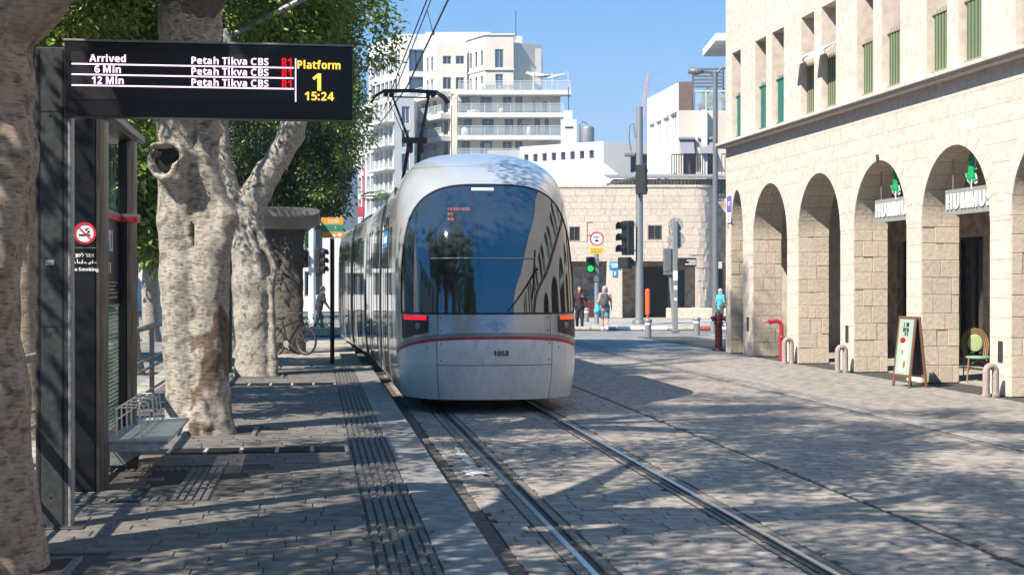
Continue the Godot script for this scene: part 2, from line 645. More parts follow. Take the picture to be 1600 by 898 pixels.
	var streak := ntex(12, 0.02, [[0.0, 0.0], [0.16, 0.5], [0.28, 0.9], [1.0, 1.0]], 512, FastNoiseLite.TYPE_SIMPLEX_SMOOTH, 5)
	var patches := ntex(16, 0.012, [[0.0, Color(0.6, 0.57, 0.54)], [0.28, Color(0.82, 0.8, 0.78)], [0.42, Color(1, 0.99, 0.97)], [0.62, Color(0.96, 0.96, 0.95)], [0.75, Color(0.8, 0.79, 0.78)], [1.0, Color(0.95, 0.93, 0.9)]], 1024, FastNoiseLite.TYPE_SIMPLEX_SMOOTH, 7)
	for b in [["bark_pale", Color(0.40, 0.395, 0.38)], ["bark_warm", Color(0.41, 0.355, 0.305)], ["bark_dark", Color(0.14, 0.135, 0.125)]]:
		var m := textured(mat(b[0], b[1], 0.9), bk, Vector3(0.8, 1.1, 0.8), true, streak, 0.7)
		m.uv1_scale = Vector3(0.55, 2.9, 0.55)
		m.detail_enabled = true
		m.detail_albedo = patches
		m.detail_blend_mode = BaseMaterial3D.BLEND_MODE_MUL
		m.detail_uv_layer = BaseMaterial3D.DETAIL_UV_2
		m.uv2_triplanar = true
		m.uv2_world_triplanar = true
		m.uv2_scale = Vector3(0.55, 0.4, 0.55)
	textured(mat("bark_patch", Color(0.17, 0.105, 0.075), 0.95), bk, 1.5)
	textured(mat("bark_rim", Color(0.5, 0.47, 0.44), 0.85), bk, 1.5)
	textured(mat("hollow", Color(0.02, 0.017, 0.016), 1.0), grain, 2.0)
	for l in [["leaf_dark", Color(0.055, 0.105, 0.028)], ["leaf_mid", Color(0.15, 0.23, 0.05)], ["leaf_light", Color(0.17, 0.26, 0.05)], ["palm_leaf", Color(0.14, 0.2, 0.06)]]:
		var m := mat(l[0], l[1], 0.42)
		m.vertex_color_use_as_albedo = true
		m.backlight_enabled = true
		m.backlight = Color(0.75, 0.8, 0.35)
	# people
	mat("skin", Color(0.5, 0.29, 0.2), 0.6)
	mat("hair_brown", Color(0.08, 0.035, 0.02), 0.7)
	mat("hair_grey", Color(0.35, 0.32, 0.28), 0.7)
	mat("cloth_black", Color(0.015, 0.015, 0.02), 0.85)
	mat("cloth_maroon", Color(0.04, 0.015, 0.022), 0.85)
	mat("cloth_grey", Color(0.07, 0.075, 0.08), 0.85)
	mat("cloth_denim", Color(0.12, 0.2, 0.27), 0.85)
	mat("cloth_pink", Color(0.5, 0.3, 0.28), 0.85)
	mat("cloth_teal", Color(0.05, 0.4, 0.45), 0.8)
	mat("cloth_white", Color(0.6, 0.6, 0.58), 0.85)


func _ready() -> void:
	# the camera stands on the platform, 1.6 m above its paving
	var cam := Camera3D.new()
	cam.name = "camera"
	cam.fov = 22.09
	cam.near = 0.1
	cam.far = 2500.0
	cam.position = Vector3(0, 1.85, 0)
	cam.rotation.x = -0.00304
	add_child(cam)
	cam.current = true
	var env := Environment.new()
	env.background_mode = Environment.BG_SKY
	var sky := Sky.new()
	var ps := ProceduralSkyMaterial.new()
	ps.sky_top_color = Color(0.09, 0.455, 0.69)
	ps.sky_horizon_color = Color(0.60, 0.645, 0.69)
	ps.sky_curve = 0.1
	ps.ground_horizon_color = Color(0.55, 0.53, 0.5)
	ps.ground_bottom_color = Color(0.35, 0.33, 0.3)
	ps.sky_energy_multiplier = 1.0
	ps.sun_angle_max = 12.0
	sky.sky_material = ps
	env.sky = sky
	env.tonemap_mode = Environment.TONE_MAPPER_LINEAR
	env.tonemap_exposure = 2.2
	env.ambient_light_source = Environment.AMBIENT_SOURCE_SKY
	env.sdfgi_enabled = true
	env.ssao_enabled = true
	env.ssil_enabled = true
	env.fog_enabled = true
	env.fog_density = 0.0006
	env.fog_light_color = Color(0.80, 0.88, 0.96)
	var we := WorldEnvironment.new()
	we.name = "environment"
	we.environment = env
	add_child(we)
	var sun := DirectionalLight3D.new()
	sun.name = "sun"
	sun.light_energy = 1.5
	sun.light_color = Color(1.0, 0.965, 0.91)
	sun.light_angular_distance = 0.5
	sun.shadow_enabled = true
	sun.basis = Basis.looking_at(-Vector3(-0.507, 0.719, 0.474), Vector3.UP)
	add_child(sun)
	rng.seed = 7
	materials()
	ground()
	platform()
	arcade()
	stone_building()
	far_buildings()
	left_side()
	trees()
	tram()
	departure_sign()
	shelters()
	platform_things()
	arcade_things()
	crossing_things()
	wires()
	people()


func sheet(r0: float, r1: float, s0: float, s1: float, y: float) -> MB:
	var mb := MB.new()
	mb.quad(rail_at(r0, y, s0), rail_at(r1, y, s0), rail_at(r1, y, s1), rail_at(r0, y, s1))
	return mb


func slab_mesh(w: float, l: float, bev: float) -> ArrayMesh:
	# the top of a paver with worn edges; its joint is open below
	var mb := MB.new()
	var a := w / 2
	var b := l / 2
	var h := -0.012
	var o := [Vector3(-a, h, b), Vector3(a, h, b), Vector3(a, h, -b), Vector3(-a, h, -b)]
	var m := [Vector3(-a, -bev, b), Vector3(a, -bev, b), Vector3(a, -bev, -b), Vector3(-a, -bev, -b)]
	var t := [Vector3(-a + bev, 0, b - bev), Vector3(a - bev, 0, b - bev), Vector3(a - bev, 0, -b + bev), Vector3(-a + bev, 0, -b + bev)]
	mb.quad(t[0], t[1], t[2], t[3])
	for i in 4:
		var j := (i + 1) % 4
		mb.quad(m[i], m[j], t[j], t[i])
		mb.quad(o[i], o[j], m[j], m[i])
	return mb.mesh()


func courses(list: Array, r0: float, r1: float, s0: float, s1: float, w: float, l: float, y: float, gap: float, skip: Array = []) -> void:
	# rows of pavers across the tracks, each row with a stagger of its own
	var s := s0
	while s < s1 - 0.02:
		var r := r0 - rng.randf() * w
		while r < r1 - 0.02:
			var ww := w * rng.randf_range(0.92, 1.08)
			var a := maxf(r, r0)
			var b := minf(r + ww, r1)
			var c := Vector2((a + b) / 2, s + l / 2)
			var free := b - a > 0.05
			for k in (skip if free else []):
				if k.grow(0.02).intersects(Rect2(a, s, b - a, l)):
					free = false
			if free:
				list.append([c.x, c.y, b - a - gap, l - gap, y])
			r += ww
		s += l


func batch(e: Array, f: FastNoiseLite) -> int:
	return clampi(int(2.5 + f.get_noise_2d(e[0] * 2.0, e[1]) * 4.0 + rng.randfn() * 1.1), 0, 4)


func lay(parent: Node, list: Array, kind: String, w: float, l: float) -> void:
	var order := []
	for e in list:
		var p := rail_at(e[0], e[4], e[1])
		var seen := p.z < -7.0 and absf(p.x) < -p.z * 0.37 and (1.85 - p.y) < -p.z * 0.21
		order.append([(-p.z if seen else 1000.0) + p.length() * 0.001, e])
	order.sort_custom(func(a, b): return a[0] < b[0])
	var me := slab_mesh(w, l, 0.006)
	var batches := FastNoiseLite.new()
	batches.seed = 31
	batches.frequency = 0.16
	var xs := []
	var cs := []
	for i in order.size():
		var e: Array = order[i][1]
		var tilt := Basis(Vector3.RIGHT, rng.randf_range(-0.006, 0.006)) * Basis(Vector3.BACK, rng.randf_range(-0.004, 0.004))
		var x := TF * Transform3D(tilt * Basis.from_scale(Vector3(e[2] / w, 1, e[3] / l)), Vector3(e[0], e[4] + rng.randf_range(-0.0015, 0.0015), -e[1]))
		if i < 300:
			var o := MeshInstance3D.new()
			o.mesh = me
			o.material_override = M["%s_paver_%d" % [kind, batch(e, batches)]]
			o.transform = x
			o.name = "paver"
			parent.add_child(o, true)
		else:
			xs.append(x)
			cs.append(Color(1, 1, 1) * [0.91, 0.965, 1.0, 1.035, 1.09][batch(e, batches)])
	var mm := MultiMesh.new()
	mm.transform_format = MultiMesh.TRANSFORM_3D
	mm.use_colors = true
	mm.mesh = me
	mm.instance_count = xs.size()
	for i in xs.size():
		mm.set_instance_transform(i, xs[i])
		mm.set_instance_color(i, cs[i])
	var o := MultiMeshInstance3D.new()
	o.multimesh = mm
	o.material_override = M[kind + "_paver_many"]
	o.name = "far_pavers"
	o.set_meta("kind", "stuff")
	parent.add_child(o, true)


const TRACK := 2.52

func track(s: float) -> Array:   # middle of the track and the way it heads: straight, then a slow bend to the left
	var s1 := 31.0
	if s <= s1:
		return [rail_at(TRACK, 0, s), TT]
	var bend := 0.04
	var rad := 5.0 / bend
	var a := minf((s - s1) / rad, bend)
	var on := maxf(0.0, s - s1 - 5.0)
	return [rail_at(TRACK - rad * (1.0 - cos(a)) - on * sin(a), 0, s1 + rad * sin(a) + on * cos(a)), TT + a]


func along(mb: MB, prof: Array, s0: float, s1: float) -> void:
	# a band of (x, y) points swept along the track, points from left to right
	var rows := []
	var s := s0
	while true:
		var t := track(s)
		var row := []
		for p in prof:
			row.append(t[0] + Basis(Vector3.UP, t[1]) * Vector3(p[0], p[1], 0))
		rows.append(row)
		if s >= s1:
			break
		s = minf(s1, s + (4.0 if s < 28.0 else 1.5))
	for i in rows.size() - 1:
		for j in prof.size() - 1:
			mb.quad(rows[i][j], rows[i][j + 1], rows[i + 1][j + 1], rows[i + 1][j])


func ground() -> void:
	var g := MB.new()
	g.quad(Vector3(-900, -0.06, 300), Vector3(900, -0.06, 300), Vector3(900, -0.06, -1600), Vector3(-900, -0.06, -1600))
	struct("ground", g, M.asphalt)
	var bed := struct("street_paving", sheet(1.05, 13.0, -20, 50, -0.012), M.joint)
	var list := []
	courses(list, 1.34, 1.63, 6.5, 44, 0.29, 0.165, 0.0, 0.006)
	courses(list, 1.93, 3.11, 6.5, 40, 0.34, 0.165, 0.0, 0.006)
	courses(list, 3.41, 4.56, 6.5, 49.5, 0.34, 0.165, 0.0, 0.006)
	courses(list, 4.61, 7.7, 6.5, 49.5, 0.34, 0.165, 0.0, 0.006)
	courses(list, 8.25, 10.9, 9.0, 49.5, 0.34, 0.165, 0.0, 0.006)
	lay(bed, list, "street", 0.34, 0.165)
	struct("bed_strip", sheet(1.06, 1.335, 3, 45, -0.006), M.brown_bed)
	# a pale flush band with a slot beside it
	var band := struct("pale_band", sheet(7.76, 8.25, 6, 49.5, -0.008), M.pale_joint)
	for i in 36:
		var mb := MB.new()
		mb.xf = TF
		mb.box(Vector3(8.005, -0.006, -(9.0 + i * 0.9)), Vector3(0.47, 0.016, 0.885), 0.005)
		obj("band_slab", mb, M.band_stone, band)
	for q in [[4.567, 4.603], [7.707, 7.75]]:
		struct("drain_slot", sheet(q[0], q[1], 6, 49.5, -0.009), M.rail_dark)
	# grooved rails
	var tk := struct("track_bed", sheet(1.63, 1.93, 2, 31, -0.010), M.track_concrete)
	for sd in [-1.0, 1.0]:
		var parts := [
			["rail_head", "rail", [[0.735, 0.0], [0.742, 0.006], [0.783, 0.006], [0.79, 0.0]]],
			["rail_dark", "groove", [[0.685, -0.002], [0.69, -0.008], [0.735, -0.008], [0.736, 0.0]]],
			["rail_side", "lip", [[0.662, 0.002], [0.668, 0.005], [0.68, 0.005], [0.686, -0.002]]],
			["track_concrete", "rail_border", [[0.61, -0.004], [0.662, -0.004]]],
			["track_concrete", "rail_border", [[0.79, -0.003], [0.87, -0.003]]],
			["joint", "rail_seal", [[0.8705, -0.006], [0.879, -0.006]]],
			["joint", "rail_seal", [[0.601, -0.006], [0.6095, -0.006]]]]
		for p in parts:
			var mb := MB.new()
			var prof: Array = p[2].duplicate()
			if sd < 0:
				prof.reverse()
			var pp := []
			for q in prof:
				pp.append([q[0] * sd, q[1]])
			along(mb, pp, 2.0, 60.0)
			obj(p[1], mb, M[p[0]], tk)
	# mortar spilled beside the left rail
	var sp := MB.new()
	var n := 26
	for part in [[1.545, 14.35, 0.12, 0.30], [1.56, 15.4, 0.045, 1.1], [1.48, 14.15, 0.05, 0.14]]:
		for i in n:
			var pts := []
			for k in [i, i + 1]:
				var a: float = TAU * (k % n) / n
				var w: float = 1.0 + 0.28 * sin(a * 5 + part[0] * 40) + 0.2 * sin(a * 9 + 2)
				pts.append(rail_at(part[0] + cos(a) * part[2] * w, 0.005 + part[2] * 0.02, part[1] + sin(a) * part[3] * w))
			sp.tri(rail_at(part[0], 0.008 + part[2] * 0.02, part[1]), pts[0], pts[1])
	struct("mortar_patch", sp, M.plaster_spill)
	# the crossing street beyond
	var cr := MB.new()
	cr.quad(Vector3(-80, -0.03, -49), Vector3(60, -0.03, -49), Vector3(60, -0.03, -75), Vector3(-80, -0.03, -75))
	struct("crossing_road", cr, M.road)
	var fs := MB.new()
	fs.span(1.9, 24.0, -0.05, 0.1, -76.0, -58.2, 0.02)
	struct("far_sidewalk", fs, M.sidewalk)
	for i in 9:
		var mb := MB.new()
		mb.box(Vector3(2.6 + i * 1.02, 0.06, -58.05), Vector3(1.0, 0.14, 0.22), 0.03)
		var o := struct("kerb_block", mb, [M.kerb_stone, M.kerb_stone, M.kerb_white, M.kerb_white, M.kerb_stone, M.kerb_red, M.kerb_white, M.kerb_stone, M.kerb_stone][i])
	for i in 7:
		var z := MB.new()
		z.quad(Vector3(-4.5 - i * 1.0, -0.024, -52), Vector3(-4.0 - i * 1.0, -0.024, -52), Vector3(-4.0 - i * 1.0, -0.024, -56), Vector3(-4.5 - i * 1.0, -0.024, -56))
		struct("crosswalk_stripe", z, M.kerb_white)


func platform() -> void:
	var b := MB.new()
	b.xf = TF
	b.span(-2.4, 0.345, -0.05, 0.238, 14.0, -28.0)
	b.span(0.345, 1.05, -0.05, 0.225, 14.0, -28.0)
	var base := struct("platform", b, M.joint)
	var pits := [Rect2(-1.75, 15.62, 1.12, 1.0), Rect2(-1.5, 25.2, 0.95, 1.0), Rect2(-2.45, 7.75, 1.1, 1.1)]
	var skip := pits.duplicate()
	skip.append(Rect2(-1.72, 14.12, 2.04, 0.44))
	skip.append(Rect2(-1.72, 23.4, 2.04, 0.44))
	skip.append(Rect2(-1.08, 11.1, 0.3, 1.9))
	skip.append(Rect2(-1.6, 11.1, 0.52, 0.16))
	skip.append(Rect2(-1.6, 12.84, 0.52, 0.16))
	var list := []
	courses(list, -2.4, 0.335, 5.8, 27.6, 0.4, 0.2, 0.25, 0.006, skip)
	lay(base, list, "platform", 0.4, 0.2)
	for p in pits:
		var so := struct("tree_pit", sheet(p.position.x, p.end.x, p.position.y, p.end.y, 0.242), M.soil)
		for q in [[p.position.x, p.end.x, p.position.y, p.position.y + 0.05], [p.position.x, p.end.x, p.end.y - 0.05, p.end.y], [p.position.x, p.position.x + 0.05, p.position.y + 0.05, p.end.y - 0.05], [p.end.x - 0.05, p.end.x, p.position.y + 0.05, p.end.y - 0.05]]:
			var f := MB.new()
			f.xf = TF
			f.span(q[0], q[1], 0.235, 0.256, -q[2], -q[3], 0.004)
			obj("pit_frame", f, M.pole_grey, so)
	# pale edge slabs and the ribbed warning strip
	var ed := struct("platform_edge", sheet(0.71, 1.05, -10, 27.9, 0.228), M.joint)
	var ts := struct("tactile_strip", sheet(0.345, 0.705, -10, 27.9, 0.23), M.tactile_groove)
	for i in 36:
		var s := 5.9 + i * 0.61
		var e := MB.new()
		e.xf = TF
		e.box(Vector3(0.88, 0.235, -(s + 0.305)), Vector3(0.345, 0.03 + rng.randf() * 0.002, 0.604), 0.006)
		obj("edge_slab", e, M.edge_stone, ed)
	for i in 54:
		var s := 5.9 + i * 0.407
		obj("tactile_tile", rib_tile(0.36, 0.402, 6), M.tactile, ts).transform = TF * Transform3D(Basis(), Vector3(0.525, 0.236, -(s + 0.2)))
	var sq := struct("tactile_corner", sheet(-1.6, -0.78, 11.1, 13.0, 0.2395), M.tactile_groove)
	for i in 5:
		obj("tactile_tile", rib_tile(0.29, 0.375, 5), M.tactile, sq).transform = TF * Transform3D(Basis(), Vector3(-0.93, 0.243, -(11.29 + i * 0.38)))
	for sy in [11.18, 12.92]:
		obj("tactile_tile", rib_tile(0.5, 0.15, 8), M.tactile, sq).transform = TF * Transform3D(Basis(), Vector3(-1.34, 0.243, -sy))
	for sy in [14.34, 23.62]:
		var dr := struct("platform_drain", sheet(-1.72, 0.32, sy - 0.22, sy + 0.22, 0.2385), M.pale_joint)
		for i in 6:
			var gmb := MB.new()
			gmb.span(-0.145, 0.145, 0.0, 0.004, -0.2, 0.2)
			for k in 9:
				gmb.span(-0.145, 0.145, 0.004, 0.012, -0.2 + k * 0.046, -0.178 + k * 0.046)
			obj("drain_grate", gmb, M.black_iron, dr).transform = TF * Transform3D(Basis(), Vector3(-1.55 + i * 0.336, 0.238, -sy))
			var st := MB.new()
			st.box(Vector3.ZERO, Vector3(0.036, 0.016, 0.43), 0.003)
			obj("drain_stone", st, M.concrete, dr).transform = TF * Transform3D(Basis(), Vector3(-1.382 + i * 0.336, 0.244, -sy))
	# the end of the platform: pale kerb stones and the lower pavement beyond
	for i in 6:
		var k := MB.new()
		k.xf = TF
		k.box(Vector3(-2.1 + i * 0.58, 0.17, -28.2), Vector3(0.565, 0.2, 0.36), 0.025)
		struct("kerb_stone", k, M.kerb_stone)
	var lp := MB.new()
	lp.xf = TF
	lp.span(-2.4, 1.0, -0.05, 0.06, -28.4, -47.0)
	struct("lower_pavement", lp, M.sidewalk)
	# the road behind the platform, its far pavement
	struct("side_road", sheet(-11.5, -3.0, -40, 48, -0.02), M.road)
	var fp := MB.new()
	fp.xf = TF
	fp.span(-16.5, -11.5, -0.05, 0.12, 40.0, -48.0)
	struct("side_pavement", fp, M.sidewalk)
	var bp := MB.new()
	bp.xf = TF
	bp.span(-3.0, -2.402, -0.05, 0.12, 40.0, -48.0)
	struct("back_kerb", bp, M.sidewalk)


func rib_tile(w: float, l: float, ribs: int) -> ArrayMesh:
	var mb := MB.new()
	mb.span(-w / 2, w / 2, -0.01, 0.0, -l / 2, l / 2)
	var each := w / ribs
	for i in ribs:
		mb.box(Vector3(-w / 2 + (i + 0.5) * each, 0.006, 0), Vector3(each * 0.7, 0.015, l - 0.008), 0.004)
	return mb.mesh()


func clump(leaves: int, spread: float, length: float, width: float, sd: int) -> ArrayMesh:
	var g := RandomNumberGenerator.new()
	g.seed = sd
	var mb := MB.new()
	for i in leaves:
		var d := Vector3(g.randfn(), g.randfn() * 0.8, g.randfn()).normalized()
		var at := d * spread * g.randf_range(0.15, 1.0)
		var z := (d + Vector3(g.randfn() * 0.5, g.randfn() * 0.5 - 0.55, g.randfn() * 0.5)).normalized()
		var x := z.cross(Vector3(g.randfn() * 0.4, 1, g.randfn() * 0.4)).normalized()
		var y := z.cross(x).normalized()
		var l := length * g.randf_range(0.7, 1.2)
		var w := width * g.randf_range(0.8, 1.15)
		mb.col = Color(1, 1, 1) * g.randf_range(0.7, 1.25)
		var tip := at + z * l - y * l * 0.12
		var m1 := at + z * l * 0.35 + y * w * 0.12
		var m2 := at + z * l * 0.72
		var a1 := at + z * l * 0.3 + x * w * 0.5 - y * w * 0.1
		var a2 := at + z * l * 0.7 + x * w * 0.36 - y * w * 0.15
		var b1 := at + z * l * 0.3 - x * w * 0.5 - y * w * 0.1
		var b2 := at + z * l * 0.7 - x * w * 0.36 - y * w * 0.15
		mb.tri(at, a1, m1)
		mb.quad(m1, a1, a2, m2)
		mb.tri(m2, a2, tip)
		mb.tri(at, m1, b1)
		mb.quad(m1, m2, b2, b1)
		mb.tri(m2, tip, b2)
	return mb.mesh()


func foliage(parent: Node3D, called: String, blobs: Array, mesh: Mesh, material: Material, sd: int, keep = null, gaps := 0.04) -> void:
	# leaf clumps through the shells of many overlapping blobs: [x, y, z, rx, ry, rz, how many]
	var g := RandomNumberGenerator.new()
	g.seed = sd
	var f := FastNoiseLite.new()
	f.seed = sd
	f.frequency = 0.45
	f.fractal_octaves = 2
	var xs := []
	var cs := []
	for b in blobs:
		var tone := g.randf_range(0.8, 1.2)
		for i in int(b[6]):
			var d := Vector3(g.randfn(), g.randfn(), g.randfn()).normalized() * pow(g.randf_range(0.12, 1.0), 0.4)
			var p := Vector3(b[0] + d.x * b[3], b[1] + d.y * b[4], b[2] + d.z * b[5])
			if f.get_noise_3dv(p) < gaps or (keep != null and not keep.call(parent.transform * p)):
				continue
			var q := Basis.from_euler(Vector3(g.randf_range(-0.5, 0.5), g.randf() * TAU, g.randf_range(-0.5, 0.5))) * g.randf_range(0.75, 1.25)
			xs.append(Transform3D(q, p))
			var t := tone * g.randf_range(0.75, 1.3)
			cs.append(Color(t * g.randf_range(0.85, 1.2), t, t * g.randf_range(0.7, 1.1)))
	var mm := MultiMesh.new()
	mm.transform_format = MultiMesh.TRANSFORM_3D
	mm.use_colors = true
	mm.mesh = mesh
	mm.instance_count = xs.size()
	for i in xs.size():
		mm.set_instance_transform(i, xs[i])
		mm.set_instance_color(i, cs[i])
	var o := MultiMeshInstance3D.new()
	o.multimesh = mm
	o.material_override = material
	o.name = called
	o.set_meta("kind", "stuff")
	parent.add_child(o, true)


func trunk(parent: Node3D, fl: Flesh, material: Material, rough := 0.035, tint = null, called := "trunk") -> void:
	var nz := FastNoiseLite.new()
	nz.seed = int(parent.position.x * 100) + 5
	nz.frequency = 2.2
	nz.fractal_octaves = 4
	fl.noise = nz
	fl.rough = rough
	fl.stretch = Vector3(1.6, 0.9, 1.6)
	var mb := MB.new()
	fl.build(mb)
	var sc := FastNoiseLite.new()
	sc.seed = 77
	sc.frequency = 3.2
	sc.fractal_octaves = 2
	for i in mb.v.size():
		var p := mb.v[i]
		var k := 1.0 - 0.5 * smoothstep(0.32, 0.5, sc.get_noise_3d(p.x * 1.3, p.y * 2.6, p.z * 1.3))
		var col := Color(k, k * 0.98, k * 0.96)
		if tint != null:
			col = tint.call(p, col, sc)
		mb.c[i] = col
	var m: StandardMaterial3D = material
	m.vertex_color_use_as_albedo = true
	obj(called, mb, m, parent)


func crown_blobs(sd: int, many: int, rx: float, rz: float, y0: float, y1: float, each: int, size := 1.5) -> Array:
	var g := RandomNumberGenerator.new()
	g.seed = sd
	var out := []
	for i in many:
		var a := TAU * (i + g.randf() * 0.7) / many * 2.4
		var t := sqrt(g.randf_range(0.1, 1.0))
		var y := lerpf(y0, y1, g.randf())
		var w := 1.0 - 0.45 * pow(absf((y - (y0 + y1) * 0.45) / (y1 - y0) * 2.0), 2.0)
		var s := size * g.randf_range(0.75, 1.25)
		out.append([cos(a) * rx * t * w, y, sin(a) * rz * t * w, s, s * 0.72, s, each * s / size])
	return out


func clear_of_tram(p: Vector3) -> bool:
	var r := p.x * 0.9912 - p.z * 0.1314
	return r < 0.8 + 0.22 * sin(p.y * 3.0 + p.z * 1.7) and not (p.length() < 4.5)


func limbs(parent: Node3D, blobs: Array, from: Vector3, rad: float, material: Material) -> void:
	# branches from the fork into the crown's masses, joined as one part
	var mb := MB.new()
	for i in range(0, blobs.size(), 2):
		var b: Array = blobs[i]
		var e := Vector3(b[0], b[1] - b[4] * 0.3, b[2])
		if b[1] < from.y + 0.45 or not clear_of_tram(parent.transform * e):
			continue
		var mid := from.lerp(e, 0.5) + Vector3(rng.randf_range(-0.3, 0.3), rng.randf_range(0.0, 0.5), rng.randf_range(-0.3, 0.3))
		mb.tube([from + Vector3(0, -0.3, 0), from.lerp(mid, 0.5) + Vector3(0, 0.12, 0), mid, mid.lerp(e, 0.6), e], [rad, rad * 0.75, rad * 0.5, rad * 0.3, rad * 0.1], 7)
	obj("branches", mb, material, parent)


func trees() -> void:
	var near_leaf := clump(30, 0.28, 0.085, 0.036, 3)
	var mid_leaf := clump(26, 0.36, 0.12, 0.052, 4)
	var keep := clear_of_tram
	# 1: the trunk at the left edge of the picture
	var t := thing("fig_tree", "thick pale fig trunk nearest the camera, leaning a limb over the departure board", "tree", Vector3(-3.07, 0.25, -8.3), 0.0, "old fig trees along the platform")
	var fl := Flesh.new()
	fl.cell = 0.024
	fl.k = 0.12
	fl.chain([[0.0, -0.15, 0, 0.46], [-0.02, 0.3, 0, 0.385], [-0.05, 1.0, 0, 0.35], [-0.07, 1.55, 0, 0.325], [-0.05, 1.95, 0, 0.35], [-0.02, 2.35, 0, 0.37], [-0.03, 2.75, 0, 0.37], [-0.08, 3.15, 0, 0.38]])
	fl.chain([[-0.08, 3.05, 0.0, 0.36], [0.3, 3.2, 0.05, 0.22], [0.6, 3.45, 0.05, 0.2], [1.05, 3.9, 0.0, 0.19], [1.7, 4.5, -0.2, 0.17], [2.2, 5.5, -0.4, 0.12], [2.5, 6.8, -0.7, 0.05]])
	fl.chain([[-0.08, 3.15, 0, 0.38], [-0.18, 3.6, -0.1, 0.36], [-0.2, 4.4, -0.2, 0.3]])
	fl.limb(Vector3(0.16, 2.98, 0.3), Vector3(0.2, 3.0, 0.34), 0.12, 0.1)
	fl.limb(Vector3(0.27, 1.7, 0.22), Vector3(0.3, 2.3, 0.2), 0.05, 0.1)
	fl.cut(Vector3(0.2, 3.02, 0.45), Vector3(0.06, 0.05, 0.1))
	fl.cut(Vector3(0.28, 1.42, 0.33), Vector3(0.04, 0.14, 0.06))
	trunk(t, fl, M.bark_warm, 0.03)
	var bl := crown_blobs(21, 19, 3.4, 4.6, 4.9, 8.6, 135)
	bl.append_array([[2.1, 8.9, -3.6, 1.6, 1.0, 1.7, 190], [0.6, 9.6, -2.0, 1.6, 0.9, 1.6, 160], [1.9, 7.2, -4.2, 1.4, 0.9, 1.5, 190], [2.0, 10.8, -4.6, 1.7, 1.1, 1.7, 280], [2.0, 10.2, -2.4, 1.6, 1.0, 1.6, 240], [1.9, 6.6, -2.8, 1.3, 0.9, 1.3, 190], [1.0, 8.2, -5.2, 1.6, 1.0, 1.5, 220]])
	foliage(t, "crown", bl, mid_leaf, M.leaf_mid, 31, keep)
	limbs(t, bl, Vector3(-0.2, 4.3, -0.2), 0.2, M.bark_dark)
	# 2: the one with the ringed hollow
	t = thing("fig_tree", "broad pale fig trunk with a ringed hollow and brown flaking bark at its foot", "tree", Vector3(-3.35, 0.25, -15.8), 0.0, "old fig trees along the platform")
	fl = Flesh.new()
	fl.cell = 0.027
	fl.k = 0.05
	fl.chain([[-0.12, -0.15, 0, 0.32], [-0.12, 0.15, 0, 0.25], [-0.17, 0.9, 0, 0.225], [-0.2, 1.7, 0.02, 0.225], [-0.24, 2.3, 0.0, 0.22], [-0.2, 2.9, 0, 0.26], [-0.17, 3.4, 0, 0.29], [-0.16, 4.6, 0, 0.28]])
	fl.chain([[0.12, -0.15, 0.02, 0.32], [0.09, 0.15, 0.02, 0.245], [0.07, 0.8, 0.02, 0.22], [0.1, 1.6, 0.02, 0.225], [0.09, 2.1, 0.04, 0.22], [0.0, 2.6, 0.02, 0.21], [-0.02, 3.2, 0, 0.22], [0.0, 4.6, 0, 0.23]])
	fl.chain([[0.12, 1.5, 0.12, 0.1], [0.2, 2.0, 0.14, 0.13], [0.31, 2.28, 0.12, 0.1], [0.12, 2.75, 0.1, 0.09]], 0.1)
	fl.chain([[0.22, -0.15, 0.1, 0.2], [0.16, 0.3, 0.1, 0.12]])
	fl.chain([[-0.05, -0.15, 0.28, 0.16], [-0.03, 0.2, 0.2, 0.09]])
	fl.chain([[-0.05, 0.1, 0.25, 0.09], [0.06, 0.32, 0.25, 0.06], [0.12, 0.1, 0.26, 0.07]], 0.03)
	fl.limb(Vector3(-0.2, 2.85, 0.05), Vector3(-0.29, 2.88, 0.33), 0.24, 0.2)
	for k in 12:
		var a := TAU * k / 12
		var b := TAU * (k + 1) / 12
		fl.limb(Vector3(-0.3 + cos(a) * (0.16 + 0.045 * sin(a)), 2.89 + sin(a) * 0.165 + 0.022 * cos(2.0 * a), 0.43 + 0.02 * cos(a)), Vector3(-0.3 + cos(b) * (0.16 + 0.045 * sin(b)), 2.89 + sin(b) * 0.165 + 0.022 * cos(2.0 * b), 0.43 + 0.02 * cos(b)), 0.036, 0.036, 0.03)
	fl.chain([[-0.18, 2.72, 0.36, 0.1], [-0.1, 2.4, 0.2, 0.07], [-0.06, 2.1, 0.16, 0.04]])
	fl.cut(Vector3(-0.365, 2.935, 0.48), Vector3(0.115, 0.105, 0.25))
	fl.cut(Vector3(-0.235, 2.94, 0.48), Vector3(0.115, 0.105, 0.25))
	fl.cut(Vector3(-0.3, 2.83, 0.48), Vector3(0.105, 0.11, 0.25))
	fl.cut(Vector3(-0.02, 3.15, 0.32), Vector3(0.045, 0.14, 0.14))
	fl.cut(Vector3(-0.03, 2.0, 0.3), Vector3(0.03, 0.22, 0.14))
	trunk(t, fl, M.bark_pale, 0.026, func(p: Vector3, col: Color, sc: FastNoiseLite) -> Color:
		var w := sc.get_noise_3d(p.x * 0.9, p.y * 0.7 + 4.0, p.z * 0.9) + (0.25 if p.x > -0.05 and p.y < 1.35 else -0.6) - maxf(0.0, p.y - 1.2) * 1.5
		return col.lerp(Color(0.42, 0.31, 0.24) * col.r, smoothstep(0.1, 0.25, w)))
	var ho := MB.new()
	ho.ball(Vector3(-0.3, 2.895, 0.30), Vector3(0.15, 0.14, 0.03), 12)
	obj("hollow", ho, M.hollow, t)
	bl = crown_blobs(22, 15, 3.4, 4.2, 5.9, 8.4, 95)
